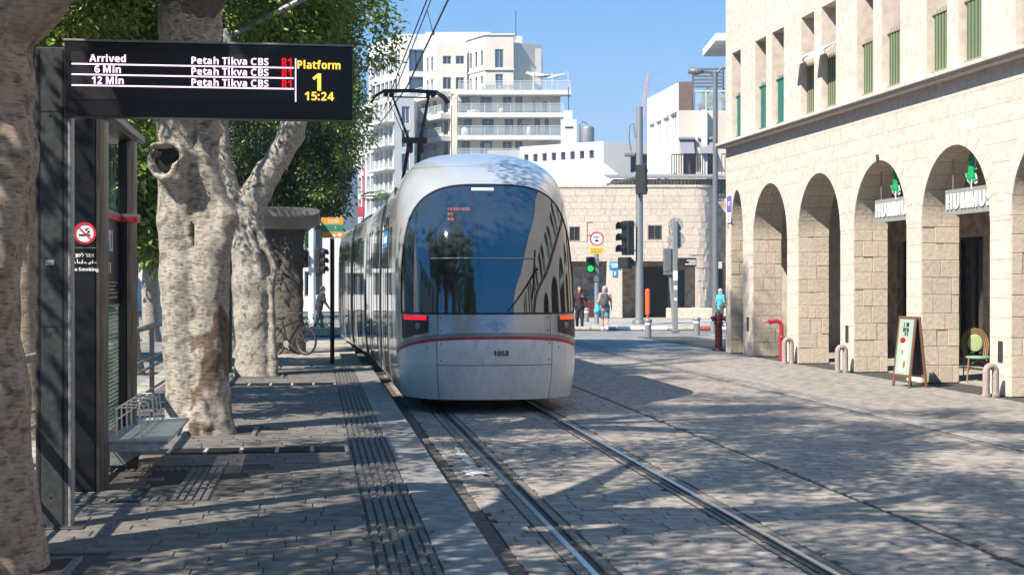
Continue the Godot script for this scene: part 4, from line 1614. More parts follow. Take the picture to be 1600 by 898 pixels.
func stone_building() -> void:
	var b := thing("stone_building", "low beige stone building with small square windows and a rounded corner across the crossing", "building")
	# ground floor set back, upper wall bowing gently towards the street
	var xs := []
	for i in 25:
		var t := i / 24.0
		xs.append(Vector3(lerpf(1.2, 9.1, t), 0, -(73.0 + 0.35 * pow(absf(t - 0.75) * 1.3, 2.0))))
	for i in 13:
		var a := PI * 0.5 - PI * 0.72 * i / 12.0
		xs.append(Vector3(9.15 + 0.95 * cos(a), 0, -(73.97 - 0.95 * sin(a))))
	var win := [[2.86, 3.38, 3.95, 4.65], [6.75, 7.45, 4.0, 4.72]]
	var sides := []
	for i in xs.size() - 1:
		var p: Vector3 = xs[i]
		var q: Vector3 = xs[i + 1]
		sides.append([p, q])
	var core := MB.new()
	for e in sides:
		var f := facing(e[0], e[1] - e[0])
		core.xf = f
		var l: float = e[0].distance_to(e[1])
		var y0 := 3.05 if e[0].x < 9.0 else 0.0
		core.quad(Vector3(0, y0, -0.03), Vector3(l, y0, -0.03), Vector3(l, 6.6, -0.03), Vector3(0, 6.6, -0.03))
	core.xf = Transform3D()
	var top := []
	for i in xs.size() - 1:
		core.quad(xs[i] + Vector3(0, 6.6, 0.02), xs[i + 1] + Vector3(0, 6.6, 0.02), xs[i + 1] + Vector3(0, 6.6, -8), xs[i] + Vector3(0, 6.6, -8))
		if xs[i].x < 9.0:
			core.quad(xs[i] + Vector3(0, 3.05, -3), xs[i + 1] + Vector3(0, 3.05, -3), xs[i + 1] + Vector3(0, 3.05, 0.02), xs[i] + Vector3(0, 3.05, 0.02))
	obj("upper_wall", core, M.old_joint, b)
	# its stone blocks, course by course along the bow
	var len := [0.0]
	for e in sides:
		len.append(len[-1] + e[0].distance_to(e[1]))
	var at_len := func(s: float) -> Vector3:
		for i in sides.size():
			if s <= len[i + 1] + 1e-4:
				return sides[i][0].lerp(sides[i][1], (s - len[i]) / (len[i + 1] - len[i]))
		return xs[-1]
	var total: float = len[-1]
	var y := 0.0
	var count := 0
	while y < 6.55:
		var h := minf(0.325, 6.6 - y)
		var s := rng.randf_range(-0.4, 0.0)
		while s < total - 0.05:
			var w := rng.randf_range(0.5, 1.0) if s < 7.6 else rng.randf_range(0.28, 0.4)
			var s0 := maxf(s, 0.0)
			var s1 := minf(s + w, total)
			var p: Vector3 = at_len.call(s0)
			var q: Vector3 = at_len.call(s1)
			s += w
			if p.distance_to(q) < 0.04:
				continue
			if y < 2.9 and (p.x < 8.9):
				continue
			var blocked := false
			for k in win:
				if q.x > k[0] and p.x < k[1] and y + h > k[2] and y < k[3]:
					blocked = true
			if blocked:
				continue
			var f := facing(p, q - p)
			var mb := MB.new()
			mb.xf = f
			var l := p.distance_to(q)
			mb.box(Vector3(l / 2, y + h / 2, -0.012), Vector3(l - 0.008, h - 0.008, 0.04 + rng.randf() * 0.006), 0.005)
			obj("stone_block", mb, M["old_block_%d" % (rng.randi() % 4)], b)
			count += 1
		y += h
	for k in win:
		var p: Vector3 = at_len.call((k[0] - 1.2))
		var f := facing(p, at_len.call(k[1] - 1.2) - p)
		var w: float = k[1] - k[0]
		var mb := MB.new()
		mb.xf = f
		# what is left of the blocks round the window: a plain stone surround
		var x0 := -0.35
		var x1 := w + 0.35
		var ya: float = floor(k[2] / 0.325) * 0.325
		var yb: float = ceil(k[3] / 0.325) * 0.325
		mb.span(x0, 0, ya, yb, -0.03, 0.02, 0.006)
		mb.span(w, x1, ya, yb, -0.03, 0.02, 0.006)
		mb.span(0, w, ya, k[2], -0.03, 0.02, 0.006)
		mb.span(0, w, k[3], yb, -0.03, 0.02, 0.006)
		obj("window_surround", mb, M.old_block_2, b)
		window_at(b, f, Rect2(0, k[2], w, k[3] - k[2]), 0.0, "brown_wall", "window_glass", 1)
	# ground floor: back wall, soffit edge, columns, shop front, dark doors
	var gf := MB.new()
	gf.quad(Vector3(0.6, 0.1, -75.6), Vector3(10.0, 0.1, -75.6), Vector3(10.0, 3.05, -75.6), Vector3(0.6, 3.05, -75.6))
	obj("back_wall", gf, M.old_stone, b)
	var so := MB.new()
	so.span(1.0, 8.9, 2.95, 3.1, -75.6, -73.35)
	obj("soffit", so, M.brown_wall, b)
	var cl := MB.new()
	cl.span(4.72, 5.5, 0.1, 3.05, -73.9, -73.05, 0.03)
	obj("column", cl, M.old_block_3, b)
	cl = MB.new()
	cl.span(1.0, 1.35, 0.1, 3.05, -74.1, -73.5, 0.03)
	obj("column", cl, M.old_block_1, b)
	for q in [[3.15, 4.7, 0.9, 2.7, "pale_curtain", "balustrade_glass", 2], [6.6, 8.0, 0.12, 2.65, "black", "dark_inside", 0], [8.1, 8.85, 0.6, 2.5, "black", "window_glass", 1], [1.5, 2.9, 0.9, 2.6, "pale_curtain", "window_glass", 1]]:
		window_at(b, facing(Vector3(q[0], 0, -75.5), Vector3.RIGHT), Rect2(0, q[2], q[1] - q[0], q[3] - q[2]), 0.0, q[4], q[5], q[6])
	for i in 8:
		var po := MB.new()
		po.box(Vector3(3.35 + (i % 4) * 0.38, 1.35 + (i / 4) * 0.62, -75.44), Vector3(0.24, 0.3, 0.02))
		obj("shop_poster", po, M[["grey_wall", "brown_wall", "blue", "cloth_denim", "pale_curtain"][i % 5]], b)
	var rw := MB.new()
	for i in 6:
		for j in 7:
			rw.box(Vector3(3.35 + j * 0.16 + (0.08 if i % 2 else 0.0), 0.2 + i * 0.13, -73.6), Vector3(0.15, 0.115, 0.1), 0.01)
	obj("brick_parapet", rw, M.hydrant_red, b)
	var pl := MB.new()
	pl.span(7.6, 11.2, 0.1, 0.62, -72.6, -71.7, 0.03)
	tag(obj("stone_planter", pl, M.old_block_3), "low beige stone planter wall in front of the rounded corner", "planter")
	var ri := MB.new()
	ri.span(9.8, 16.0, 2.95, 6.0, -76.0, -75.3)
	ri.span(11.0, 16.0, 0.1, 2.95, -77.0, -76.4)
	obj("side_wing", ri, M.old_stone, b)
	var dk := MB.new()
	dk.span(9.9, 10.9, 0.1, 2.6, -76.6, -76.3)
	obj("side_door", dk, M.dark_inside, b)
	# parapet coping and the tin shed on the roof
	var cp := MB.new()
	for i in xs.size() - 1:
		cp.xf = facing(xs[i], xs[i + 1] - xs[i])
		cp.span(0, xs[i].distance_to(xs[i + 1]), 6.6, 6.72, -0.3, 0.05)
	obj("coping", cp, M.old_block_3, b)
	var shed := thing("roof_shed", "grey tin roofed shed standing on the stone building's flat roof", "shed", Vector3(8.2, 6.6, -80.0))
	var sw := MB.new()
	for i in 42:
		sw.box(Vector3(-2.6 + i * 0.19, 0.45, 0), Vector3(0.13, 0.9, 0.12), 0.02)
	sw.span(-2.7, 5.4, 0.0, 0.9, -3.0, -0.08)
	obj("tin_wall", sw, M.shed_tin, shed)
	var sr := MB.new()
	sr.beam(Vector3(1.35, 0.95, 0.6), Vector3(1.35, 1.35, -3.4), 8.6, 0.12)
	obj("tin_roof", sr, M.shed_tin, shed)


func railing_run(parent: Node3D, a: Vector3, b: Vector3, high: float, gap: float, m: String, pane := "") -> void:
	var mb := MB.new()
	var d := a.distance_to(b)
	var n := maxi(1, int(d / gap))
	for i in n + 1:
		var p := a.lerp(b, float(i) / n)
		mb.beam(p, p + Vector3(0, high, 0), 0.05, 0.05)
	mb.beam(a + Vector3(0, high, 0), b + Vector3(0, high, 0), 0.06, 0.06)
	var o := obj("balcony_railing", mb, M[m], parent)
	if pane:
		var g := MB.new()
		g.beam((a + Vector3(0, high * 0.48, 0)), (b + Vector3(0, high * 0.48, 0)), 0.02, high * 0.8)
		obj("balustrade_pane", g, M[pane], o)


func far_buildings() -> void:
	# A: the modern white block with bands of glass
	var a := thing("office_block", "modern white block with dark glass bands behind the tram's pantograph", "building")
	var d := Vector3(-0.468, 0, -0.884)
	var ca := Vector3(-15.0, 0, -200.0)
	var left := ca + d * 11.7
	var h := []
	for r in [[30.8, 2.9], [27.3, 2.5]]:
		var x := 0.9
		while x < 10.9:
			var w := 1.15 if int(x * 3) % 2 else 1.5
			h.append(Rect2(x, r[0], minf(w, 11.2 - x), r[1]))
			x += w + 0.28
	wall_of(a, left, -d, 11.7, 0, 35.7, h, "white_wall", 0.3, "grey_wall", "blue_glass")
	h = []
	for k in 5:
		h.append(Rect2(1.0 + k * 2.75, 30.6, 2.65, 3.0))
		h.append(Rect2(1.0 + k * 2.75, 26.6, 2.65, 3.3))
	wall_of(a, ca, Vector3(1, 0, -0.12), 16.5, 0, 35.7, h, "white_wall", 0.25, "grey_wall", "blue_glass", 0)
	body(a, [[ca.x + 0.9, 201.0], [left.x + 0.9, -left.z + 0.2], [2, 216], [1.0, 203.3]], 0, 35.5, "grey_wall")
	body(a, [[-12, 204], [-12, 210], [-3, 210], [-3, 204]], 35.5, 36.6, "white_wall", "roof_house")
	# its nearer white framed wing
	var cw := Vector3(-14.96, 0, -186.0)
	var lw := cw + d * 15.5
	h = []
	for f in 9:
		for k in 5:
			h.append(Rect2(0.5 + k * 3.0, 25.2 - 3.0 * (f + 1) + 0.35, 1.05, 2.3))
			h.append(Rect2(1.85 + k * 3.0, 25.2 - 3.0 * (f + 1) + 0.35, 1.05, 2.3))
	wall_of(a, lw, -d, 15.5, 0, 25.6, h, "white_wall", 0.35, "grey_wall", "blue_glass", 0, "wing_wall")
	h = []
	for f in 8:
		h.append(Rect2(1.0, 24.0 - 3.0 * (f + 1) + 1.0, 1.0, 2.2))
	wall_of(a, cw, Vector3(1, 0, -0.12), 2.6, 0, 25.6, h, "grey_wall", 0.2, "white_wall", "blue_glass", 1, "wing_wall")
	body(a, [[cw.x + 0.9, 186.9], [lw.x + 0.9, -lw.z], [-12.6, 200], [-12.6, 187.2]], 0, 25.5, "grey_wall", "wing_core")
	# slabs of the wing's balconies
	for f in 5:
		var mb := MB.new()
		mb.xf = facing(lw, -d)
		mb.span(9.0, 15.6, 25.2 - 3.0 * f - 3.1, 25.2 - 3.0 * f - 2.9, 0.0, 1.3)
		obj("balcony", mb, M.white_wall, a)
		var f2 := facing(lw, -d)
		railing_run(a, f2 * Vector3(9.1, 25.2 - 3.0 * f - 2.9, 1.2), f2 * Vector3(15.5, 25.2 - 3.0 * f - 2.9, 1.2), 1.0, 1.6, "grey_wall", "balustrade_glass")
	# B: the terraced apartment block
	var b := thing("apartment_block", "cream apartment block with long glazed balconies and a penthouse terrace", "building")
	var front := [[-6.6, 1.15, 0], [-4.2, 1.6, 1], [-1.24, 1.24, 1], [0.4, 1.0, 0], [2.7, 0.7, 0], [4.0, 0.55, 0]]
	h = []
	for f in 8:
		var y := 23.8 - 2.9 * f
		for q in front:
			h.append(Rect2(q[0] + 7.0 + (0.25 if f % 2 else 0.0), y + 0.25, q[1], 2.1 if q[1] > 0.9 else 1.5 + 0.6 * (f % 2)))
	wall_of(b, Vector3(-7, 0, -191.5), Vector3.RIGHT, 13.3, 0, 26.7, h, "cream_wall", 0.2, "grey_wall", "window_glass")
	var dw := Vector3(-0.5, 0, -0.866)
	var cb := Vector3(-7.6, 0, -190.6)
	var far := cb + dw * 17.0
	h = []
	for f in 8:
		for k in 5:
			h.append(Rect2(1.2 + k * 3.2, 23.8 - 2.9 * f + 0.25, 1.5, 2.0))
	wall_of(b, far, -dw, 16.4, 0, 26.7, h, "cream_wall", 0.2, "grey_wall", "window_glass", 1, "side_wall")
	body(b, [[-6.9, 192.2], [far.x + 1.2, -far.z + 0.3], [6.0, 206], [6.2, 192.2]], 0, 26.6, "cream_wall")
	var pier := MB.new()
	pier.span(-7.75, -7.02, 0, 26.0, -191.2, -189.9, 0.05)
	obj("corner_pier", pier, M.cream_wall, b)
	for f in 7:
		var y := 26.7 - 2.9 * f
		var ex := 7.6 if f == 0 else 6.7
		var mb := MB.new()
		mb.span(-7.0, ex, y - 0.62, y, -191.5, -189.4)
		obj("balcony", mb, M.slab_edge, b)
		railing_run(b, Vector3(-6.9, y, -189.5), Vector3(ex - 0.1, y, -189.5), 1.15, 1.55, "white_wall", "balustrade_glass")
		var sb := MB.new()
		sb.xf = facing(far, -dw)
		sb.span(2.0, 16.3, y - 0.62, y, 0.0, 1.5)
		obj("balcony", sb, M.slab_edge, b)
		var sf := facing(far, -dw)
		railing_run(b, sf * Vector3(2.1, y, 1.4), sf * Vector3(16.2, y, 1.4), 1.1, 1.6, "white_wall", "balustrade_glass")
	# penthouse: (u0, plan) boxes with windows
	h = []
	for r in [[30.6, 1.1], [27.3, 1.6]]:
		h.append(Rect2(0.8, r[0], 1.1, r[1]))
		h.append(Rect2(2.5, r[0], 1.1, r[1]))
	wall_of(b, Vector3(-9.9, 0, -193.5), Vector3.RIGHT, 4.0, 26.7, 33.0, h, "cream_wall", 0.15, "grey_wall", "window_glass", 1, "penthouse_wall")
	h = []
	for r in [[29.9, 1.9], [26.9, 1.9]]:
		for k in 2:
			h.append(Rect2(1.0 + k * 1.3, r[0], 0.6, r[1]))
	wall_of(b, Vector3(-11.9, 0, -197.0), Vector3(0.5, 0, 0.866), 4.03, 26.7, 33.0, h, "white_wall", 0.15, "grey_wall", "window_glass", 0, "penthouse_wall")
	h = []
	for r in [[30.0, 2.0], [26.9, 1.8]]:
		for k in 3:
			h.append(Rect2(1.0 + k * 1.5, r[0], 0.65, r[1]))
	wall_of(b, Vector3(-6.1, 0, -194.5), Vector3(0.5, 0, 0.866), 5.3, 26.7, 33.8, h, "white_wall", 0.15, "grey_wall", "window_glass", 0, "penthouse_wall")
	h = [Rect2(1.25, 29.6, 1.1, 2.4), Rect2(1.3, 26.9, 1.0, 1.9)]
	wall_of(b, Vector3(-3.45, 0, -189.9), Vector3.RIGHT, 3.65, 26.7, 33.8, h, "cream_wall", 0.15, "grey_wall", "blue_glass", 1, "penthouse_wall")
	body(b, [[-9.6, 194.1], [-11.2, 197], [0, 203], [4, 203], [4, 193.0], [0.0, 190.5], [-3.0, 190.5], [-5.2, 194.3], [-5.9, 194.1]], 26.7, 33.0, "cream_wall", "penthouse_core")
	body(b, [[-3.6, 189.75], [-6.2, 194.3], [-6.2, 199.0], [0.3, 199.0], [0.35, 189.75]], 33.8, 34.0, "white_wall", "penthouse_roof")
	body(b, [[-3.4, 190.05], [-6.0, 194.5], [-6.0, 198.8], [0.15, 198.8], [0.15, 190.05]], 33.0, 33.8, "cream_wall", "penthouse_parapet")
	body(b, [[-3.5, 189.7], [-6.15, 194.3], [-5.9, 194.6], [0.3, 190.5], [0.3, 189.7]], 29.3, 29.5, "white_wall", "penthouse_band")
	wall_of(b, Vector3(0.2, 0, -192.4), Vector3.RIGHT, 3.65, 26.7, 32.5, [], "grey_wall", 0.1, "grey_wall", "window_glass", 0, "penthouse_wall")
	var sail := MB.new()
	for q in [[[0.5, 29.6, -192.0], [2.8, 28.6, -190.6], [5.3, 28.7, -190.2], [3.8, 28.4, -191.6]], [[3.4, 28.7, -191.4], [5.0, 28.3, -190.0], [7.2, 28.9, -189.8], [5.6, 28.5, -191.6]]]:
		sail.quad(Vector3(q[0][0], q[0][1], q[0][2]), Vector3(q[1][0], q[1][1], q[1][2]), Vector3(q[2][0], q[2][1], q[2][2]), Vector3(q[3][0], q[3][1], q[3][2]))
	obj("shade_sail", sail, M.sail_cloth, b)
	for q in [[2.8, -190.6], [5.2, -190.1], [7.25, -189.7]]:
		var mb := MB.new()
		mb.tube([Vector3(q[0], 26.7, q[1]), Vector3(q[0], 29.1, q[1])], 0.06, 6)
		obj("sail_post", mb, M.white_wall, b)
	for q in [[-4.9, 26.2], [3.3, 26.0], [5.6, 26.0], [1.7, 23.2], [-3.2, 20.2], [4.2, 20.4]]:
		var mb := MB.new()
		mb.box(Vector3(q[0], q[1] - 0.5, -191.1), Vector3(0.8, 0.55, 0.35), 0.04)
		obj("air_conditioner", mb, M.grey_wall, b)
	for q in [[-6.1, 20.9, 0.9, 1.2], [-3.9, 26.7, 0.5, 0.9], [-1.6, 26.7, 0.7, 0.8], [-5.0, 23.8, 1.6, 0.5], [-1.4, 23.8, 0.6, 0.7], [2.2, 20.9, 0.6, 1.4]]:
		var mb := MB.new()
		mb.loft([Vector3(q[0], q[1], -190.4), Vector3(q[0], q[1] + q[3] * 0.7, -190.4), Vector3(q[0], q[1] + q[3], -190.4)], [Vector2(q[2] / 2, 0.4), Vector2(q[2] / 2, 0.4), Vector2(0.05, 0.05)], 8)
		obj("covered_furniture", mb, M.white_wall, b)
	var ant := MB.new()
	ant.tube([Vector3(0.5, 33.6, -193), Vector3(0.5, 37.5, -193)], 0.05, 5)
	obj("antenna", ant, M.cable, b)
	# C: the white house on the right with wrought balcony
	var c := thing("white_house", "white house with wide windows and a wrought iron balcony beside the arcade", "building")
	var cc := Vector3(10.2, 0, -90.0)
	var dc := Vector3(-0.15, 0, -0.989)
	h = []
	for k in 4:
		h.append(Rect2(0.5 + k * 1.85, 10.6, 1.45, 1.7))
		h.append(Rect2(0.5 + k * 1.85, 6.9, 1.45, 1.7))
	wall_of(c, cc + dc * 8.0, -dc, 8.0, 0, 14.1, h, "white_wall", 0.15, "white_wall", "pale_curtain", 2)
	h = [Rect2(0.3, 8.4, 0.75, 2.2), Rect2(1.3, 8.4, 0.8, 2.2), Rect2(0.3, 5.3, 0.75, 2.3), Rect2(1.3, 5.3, 0.8, 2.3), Rect2(3.2, 8.7, 0.75, 1.8), Rect2(4.4, 8.7, 0.75, 1.8), Rect2(3.2, 5.4, 0.75, 2.0), Rect2(4.5, 5.4, 0.75, 2.0)]
	wall_of(c, cc, Vector3.RIGHT, 9.0, 0, 12.4, h, "cream_wall", 0.2, "brown_wall", "window_glass", 1, "front_wall")
	body(c, [[10.7, 90.5], [9.6, 97.9], [19, 98], [19, 90.5]], 0, 12.35, "white_wall")
	body(c, [[10.2, 90.02], [10.2, 93], [11.05, 93], [11.05, 90.02]], 12.4, 14.15, "brown_wall", "stair_head")
	body(c, [[10.1, 90.3], [9.05, 97.9], [10.3, 97.9], [10.25, 90.3]], 12.35, 14.1, "white_wall", "roof_parapet")
	var bal := MB.new()
	bal.span(9.6, 11.7, 7.95, 8.4, -90.0, -88.7)
	bal.span(12.6, 17.0, 7.95, 8.35, -90.0, -89.0)
	obj("balcony", bal, M.cream_wall, c)
	railing_run(c, Vector3(9.65, 8.4, -88.8), Vector3(11.65, 8.4, -88.8), 1.2, 0.14, "black_iron")
	railing_run(c, Vector3(12.7, 8.35, -89.1), Vector3(16.9, 8.35, -89.1), 1.3, 0.2, "pole_grey")
	railing_run(c, Vector3(11.2, 12.4, -90.2), Vector3(17.5, 12.4, -90.2), 1.2, 0.7, "white_wall", "balustrade_glass")
	for q in [10.68, 11.85]:
		var mb := MB.new()
		mb.beam(Vector3(q, 10.55, -89.9), Vector3(q, 9.7, -89.3), 0.85, 0.03)
		mb.tube([Vector3(q - 0.5, 10.65, -89.8), Vector3(q + 0.5, 10.65, -89.8)], 0.12, 8)
		obj("window_awning", mb, M.awning_grey, c)
	var cw2 := MB.new()
	cw2.span(11.55, 11.9, 0, 12.4, -90.0, -89.6)
	obj("wall_pier", cw2, M.white_wall, c)
	var ct := thing("corner_tower", "tall white corner block with a jutting flat roof right above the arcade's end", "building", Vector3(15.8, 0, -99.0))
	wall_of(ct, Vector3(-1.4, 0, 0), Vector3.RIGHT, 8.0, 0, 18.0, [Rect2(0.6, 14.6, 1.2, 1.6)], "white_wall")
	var cr := MB.new()
	cr.span(-2.2, 7.0, 18.0, 18.5, -6, 0.9)
	obj("flat_roof", cr, M.white_wall, ct)
	var lv := thing("louvre_screen", "dark louvred screen on the white house's roof terrace", "screen", Vector3(12.4, 12.35, -93.0))
	for i in 6:
		var mb := MB.new()
		mb.box(Vector3(0, 1.9 + i * 0.22, 0), Vector3(2.0, 0.14, 0.06), 0.01)
		obj("slat", mb, M.pole_grey, lv)
	for x in [-0.97, 0.97]:
		var mb := MB.new()
		mb.span(x - 0.05, x + 0.05, 0, 3.15, -0.12, -0.04)
		obj("post", mb, M.pole_grey, lv)
	for q in [[12.0, -92.0, 61], [13.6, -91.0, 62]]:
		var pt := thing("terrace_plant", "green potted shrub on the white house's terrace, %s" % ["left one by the louvres", "right one by the railing"][q[2] - 61], "plant", Vector3(q[0], 12.35, q[1]), 0.0, "terrace shrubs")
		foliage(pt, "leaves", [[0, 0.9, 0, 0.7, 0.7, 0.5, 60]], clump(20, 0.3, 0.16, 0.07, 8), M.leaf_light, q[2])
		var po := MB.new()
		po.lathe([Vector2(0.0, 0.0), Vector2(0.22, 0.0), Vector2(0.3, 0.45), Vector2(0.26, 0.45)], 10)
		obj("pot", po, M.brown_wall, pt)
	# middle: white roofs, long wall with small square windows, little tower and tank
	var w := thing("market_hall", "long white hall with a row of small square windows above the tram's right shoulder", "building")
	h = []
	for k in 8:
		h.append(Rect2(0.4 + k * 0.85, 11.0, 0.42, 0.6))
	wall_of(w, Vector3(0.6, 0, -112.0), Vector3(0.8, 0, 0.6), 7.6, 0, 12.2, h, "white_wall", 0.15, "grey_wall", "window_glass", 0)
	var ex := Vector3(0.6, 0, -112.0) + Vector3(0.8, 0, 0.6).normalized() * 7.6
	wall_of(w, ex, Vector3(1, 0, -0.1), 5.0, 0, 12.1, [Rect2(2.0, 9.9, 2.0, 1.4)], "grey_wall", 0.3, "white_wall", "window_glass", 2, "end_wall")
	body(w, [[1.2, 112.5], [ex.x + 0.3, -ex.z + 0.9], [11.5, 108.9], [11, 118], [2, 120]], 0, 12.0, "white_wall")
	body(w, [[-2, 119], [1, 121], [7, 121], [7, 119]], 0, 12.6, "grey_wall", "rear_hall")
	var tent := thing("white_canopy", "large white canvas roof in front of the market hall", "canopy", Vector3(6.2, 0, -96.0))
	var tm := MB.new()
	tm.quad(Vector3(-4.5, 8.55, 2.0), Vector3(0.45, 8.5, 2.0), Vector3(0.1, 9.85, -3.0), Vector3(-4.5, 9.95, -3.0))
	tm.quad(Vector3(0.45, 8.5, 2.0), Vector3(1.3, 8.4, 0.6), Vector3(0.75, 9.3, -3.0), Vector3(0.1, 9.85, -3.0))
	tm.span(-4.5, 0.5, 8.1, 8.53, 1.9, 2.0)
	obj("canvas", tm, M.awning_white, tent)
	var tb := MB.new()
	tb.span(-4.5, 1.2, 0, 8.1, -3.5, -2.5)
	obj("back_wall", tb, M.brown_wall, tent)
	for x in [-4.2, -1.8, 0.4]:
		var mb := MB.new()
		mb.tube([Vector3(x, 0, 1.8), Vector3(x, 8.4, 1.8)], 0.08, 6)
		obj("post", mb, M.galvanised, tent)
	var tw := thing("roof_tower", "small white roof tower with a slit window right of the apartment block", "tower", Vector3(6.1, 0, -158.0))
	wall_of(tw, Vector3(-0.85, 0, 0), Vector3.RIGHT, 1.7, 0, 19.4, [Rect2(0.45, 18.4, 0.9, 0.25)], "white_wall", 0.2, "white_wall", "window_glass", 0)
	body(tw, [[-0.5, 0.2], [0.4, 0.2], [0.4, 2], [-0.5, 2]], 19.4, 20.4, "white_wall", "cap")
	var rm := MB.new()
	rm.tube([Vector3(0, 20.4, -1), Vector3(0, 23.0, -1)], 0.05, 5)
	obj("mast", rm, M.cable, tw)
	var tk := thing("water_tank", "grey steel water tank with a curved feed pipe on the roofs behind the hall", "tank", Vector3(8.1, 15.2, -158.0))
	var tmb := MB.new()
	tmb.lathe([Vector2(0, 0), Vector2(0.75, 0), Vector2(0.75, 3.2), Vector2(0.5, 3.5), Vector2(0, 3.5)], 14)
	obj("drum", tmb, M.galvanised, tk)
	tmb = MB.new()
	tmb.tube([Vector3(-0.9, 0, 0.3), Vector3(-0.9, 3.6, 0.3), Vector3(-0.6, 4.0, 0.3), Vector3(0, 3.7, 0.2)], 0.1, 7)
	obj("feed_pipe", tmb, M.galvanised, tk)
	var tbs := thing("tank_house", "pale flat roofed house under the water tank, right of the apartment block", "building", Vector3(8.6, 0, -160.0))
	wall_of(tbs, Vector3(-2.8, 0, 3.0), Vector3(1, 0, 0.12), 7.0, 0, 15.0, [Rect2(5.0, 12.2, 0.7, 1.6)], "white_wall")
	body(tbs, [[-2.7, -2.9], [-2.7, 4], [5, 4], [4.1, -3.6]], 0, 14.95, "white_wall")
	# crane jib behind the mast
	var crn := thing("tower_crane", "slender pale red crane jib far behind the tall grey mast", "crane", Vector3(38.0, 0, -430.0))
	var cm := MB.new()
	for s in [[-0.5, -0.5], [0.5, -0.5], [0.5, 0.5], [-0.5, 0.5]]:
		cm.tube([Vector3(-1.0 + s[0], 0, s[1]), Vector3(-1.0 + s[0], 44, s[1]), Vector3(2.0 + s[0] * 0.5, 63, s[1] * 0.5)], 0.16, 5)
	for i in 30:
		var y := 2.0 + i * 2.0
		var x := -1.0 + maxf(0, y - 44) * 3.0 / 19.0
		cm.beam(Vector3(x - 0.5, y, 0.5), Vector3(x + 0.5, y + 2, 0.5), 0.12, 0.12)
		cm.beam(Vector3(x + 0.5, y, -0.5), Vector3(x - 0.5, y + 2, -0.5), 0.12, 0.12)
	var cmat := mat("crane_red", Color(0.55, 0.3, 0.27), 0.6)
	obj("lattice", cm, cmat, crn)
	# red lattice lift in front of the office wing
	var lf := thing("site_lift", "red steel lattice hoist low in front of the office wing", "hoist", Vector3(-16.2, 0, -150.0))
	var lm := MB.new()
	for x in [-0.9, 0.9]:
		lm.beam(Vector3(x, 0, 0), Vector3(x * 1.25, 11.4 if x < 0 else 13.5, 0), 0.14, 0.14)
	for i in 9:
		lm.beam(Vector3(-0.95, 2 + i, 0), Vector3(0.95, 2.4 + i, 0), 0.08, 0.08)
	lm.span(-0.9, 1.1, 8.6, 9.6, -0.4, 0.4)
	obj("lattice", lm, M.red, lf)


func left_side() -> void:
	# beyond the side road: low wall, hedge and pale houses seen in the gaps
	var hd := MB.new()
	var wall := thing("garden_wall", "low pale wall along the far side of the side road", "wall", rail_at(-17.0, 0.0, 50.0), TT)
	hd.span(-0.15, 0.15, 0, 1.1, -75, 65, 0.02)
	obj("wall", hd, M.cream_wall, wall)
	var hg := thing("hedge", "clipped green hedge above the low pale wall across the side road", "hedge", rail_at(-18.2, 0.0, 50.0), TT)
	var bl := []
	for i in 46:
		bl.append([rng.randf_range(-0.3, 0.3), 1.2, -74 + i * 3.0, 0.8, 1.1, 1.9, 60])
	foliage(hg, "leaves", bl, clump(24, 0.5, 0.22, 0.1, 9), M.leaf_light, 66, null, -0.4)
	for q in [[-24.0, 18.0, 9.0, "cream house behind the hedge, left of the sign post"], [-25.0, 40.0, 11.0, "pale house behind the hedge, seen between the fig trunks"], [-23.0, 62.0, 10.0, "pale house behind the hedge, third along the side road"], [-23.5, 86.0, 12.0, "pale house behind the hedge, fourth along the side road"], [-24.0, 112.0, 10.0, "pale house at the far end of the side road"]]:
		var b := thing("street_house", q[3], "building", rail_at(q[0], 0, q[1]), TT, "houses across the side road")
		var h := []
		for f in 3:
			for k in 5:
				h.append(Rect2(1.2 + k * 3.0, 0.9 + f * 3.1, 1.3, 1.5))
		wall_of(b, Vector3(-6.0, 0, 8.0), Vector3(1, 0, 0), 10.0, 0, q[2], [Rect2(2, 1, 1.4, 1.6), Rect2(6, 1, 1.4, 1.6), Rect2(2, 4.2, 1.4, 1.6), Rect2(6, 4.2, 1.4, 1.6)], "cream_wall", 0.15, "white_wall", "window_glass", 1, "front_wall")
		wall_of(b, Vector3(4.0, 0, 8.0), Vector3(0, 0, -1), 16.0, 0, q[2], h, "cream_wall", 0.15, "white_wall", "window_glass", 1, "side_wall")
		var rf := MB.new()
		rf.span(-6.2, 4.2, q[2], q[2] + 0.3, -8.2, 8.2)
		obj("roof", rf, M.grey_wall, b)
	# unseen house behind the camera, added for the windscreen to reflect
	var back := thing("street_end_house", "tall pale unseen house far behind the camera, added for windscreen reflections", "building", rail_at(6.0, 0, -85.0), TT)
	var bh := []
	for f in 6:
		for k in 8:
			bh.append(Rect2(1.5 + k * 3.4, 1.0 + f * 3.2, 1.5, 1.9))
	wall_of(back, Vector3(15.0, 0, -0.0), Vector3(-1, 0, 0), 30.0, 0, 21.0, bh, "cream_wall")
	var pale := thing("far_house_row", "row of pale buildings closing the street beyond the tram's left side", "building", Vector3(-22.0, 0, -95.0))
	var h := []
	for f in 4:
		for k in 7:
			h.append(Rect2(1.0 + k * 2.6, 1.0 + f * 3.0, 1.2, 1.6))
	wall_of(pale, Vector3(-8, 0, 0), Vector3.RIGHT, 19.0, 0, 10.0, h, "white_wall")
	body(pale, [[-8, 0.6], [-8, 10], [11, 10], [11, 0.6]], 0, 9.9, "white_wall")


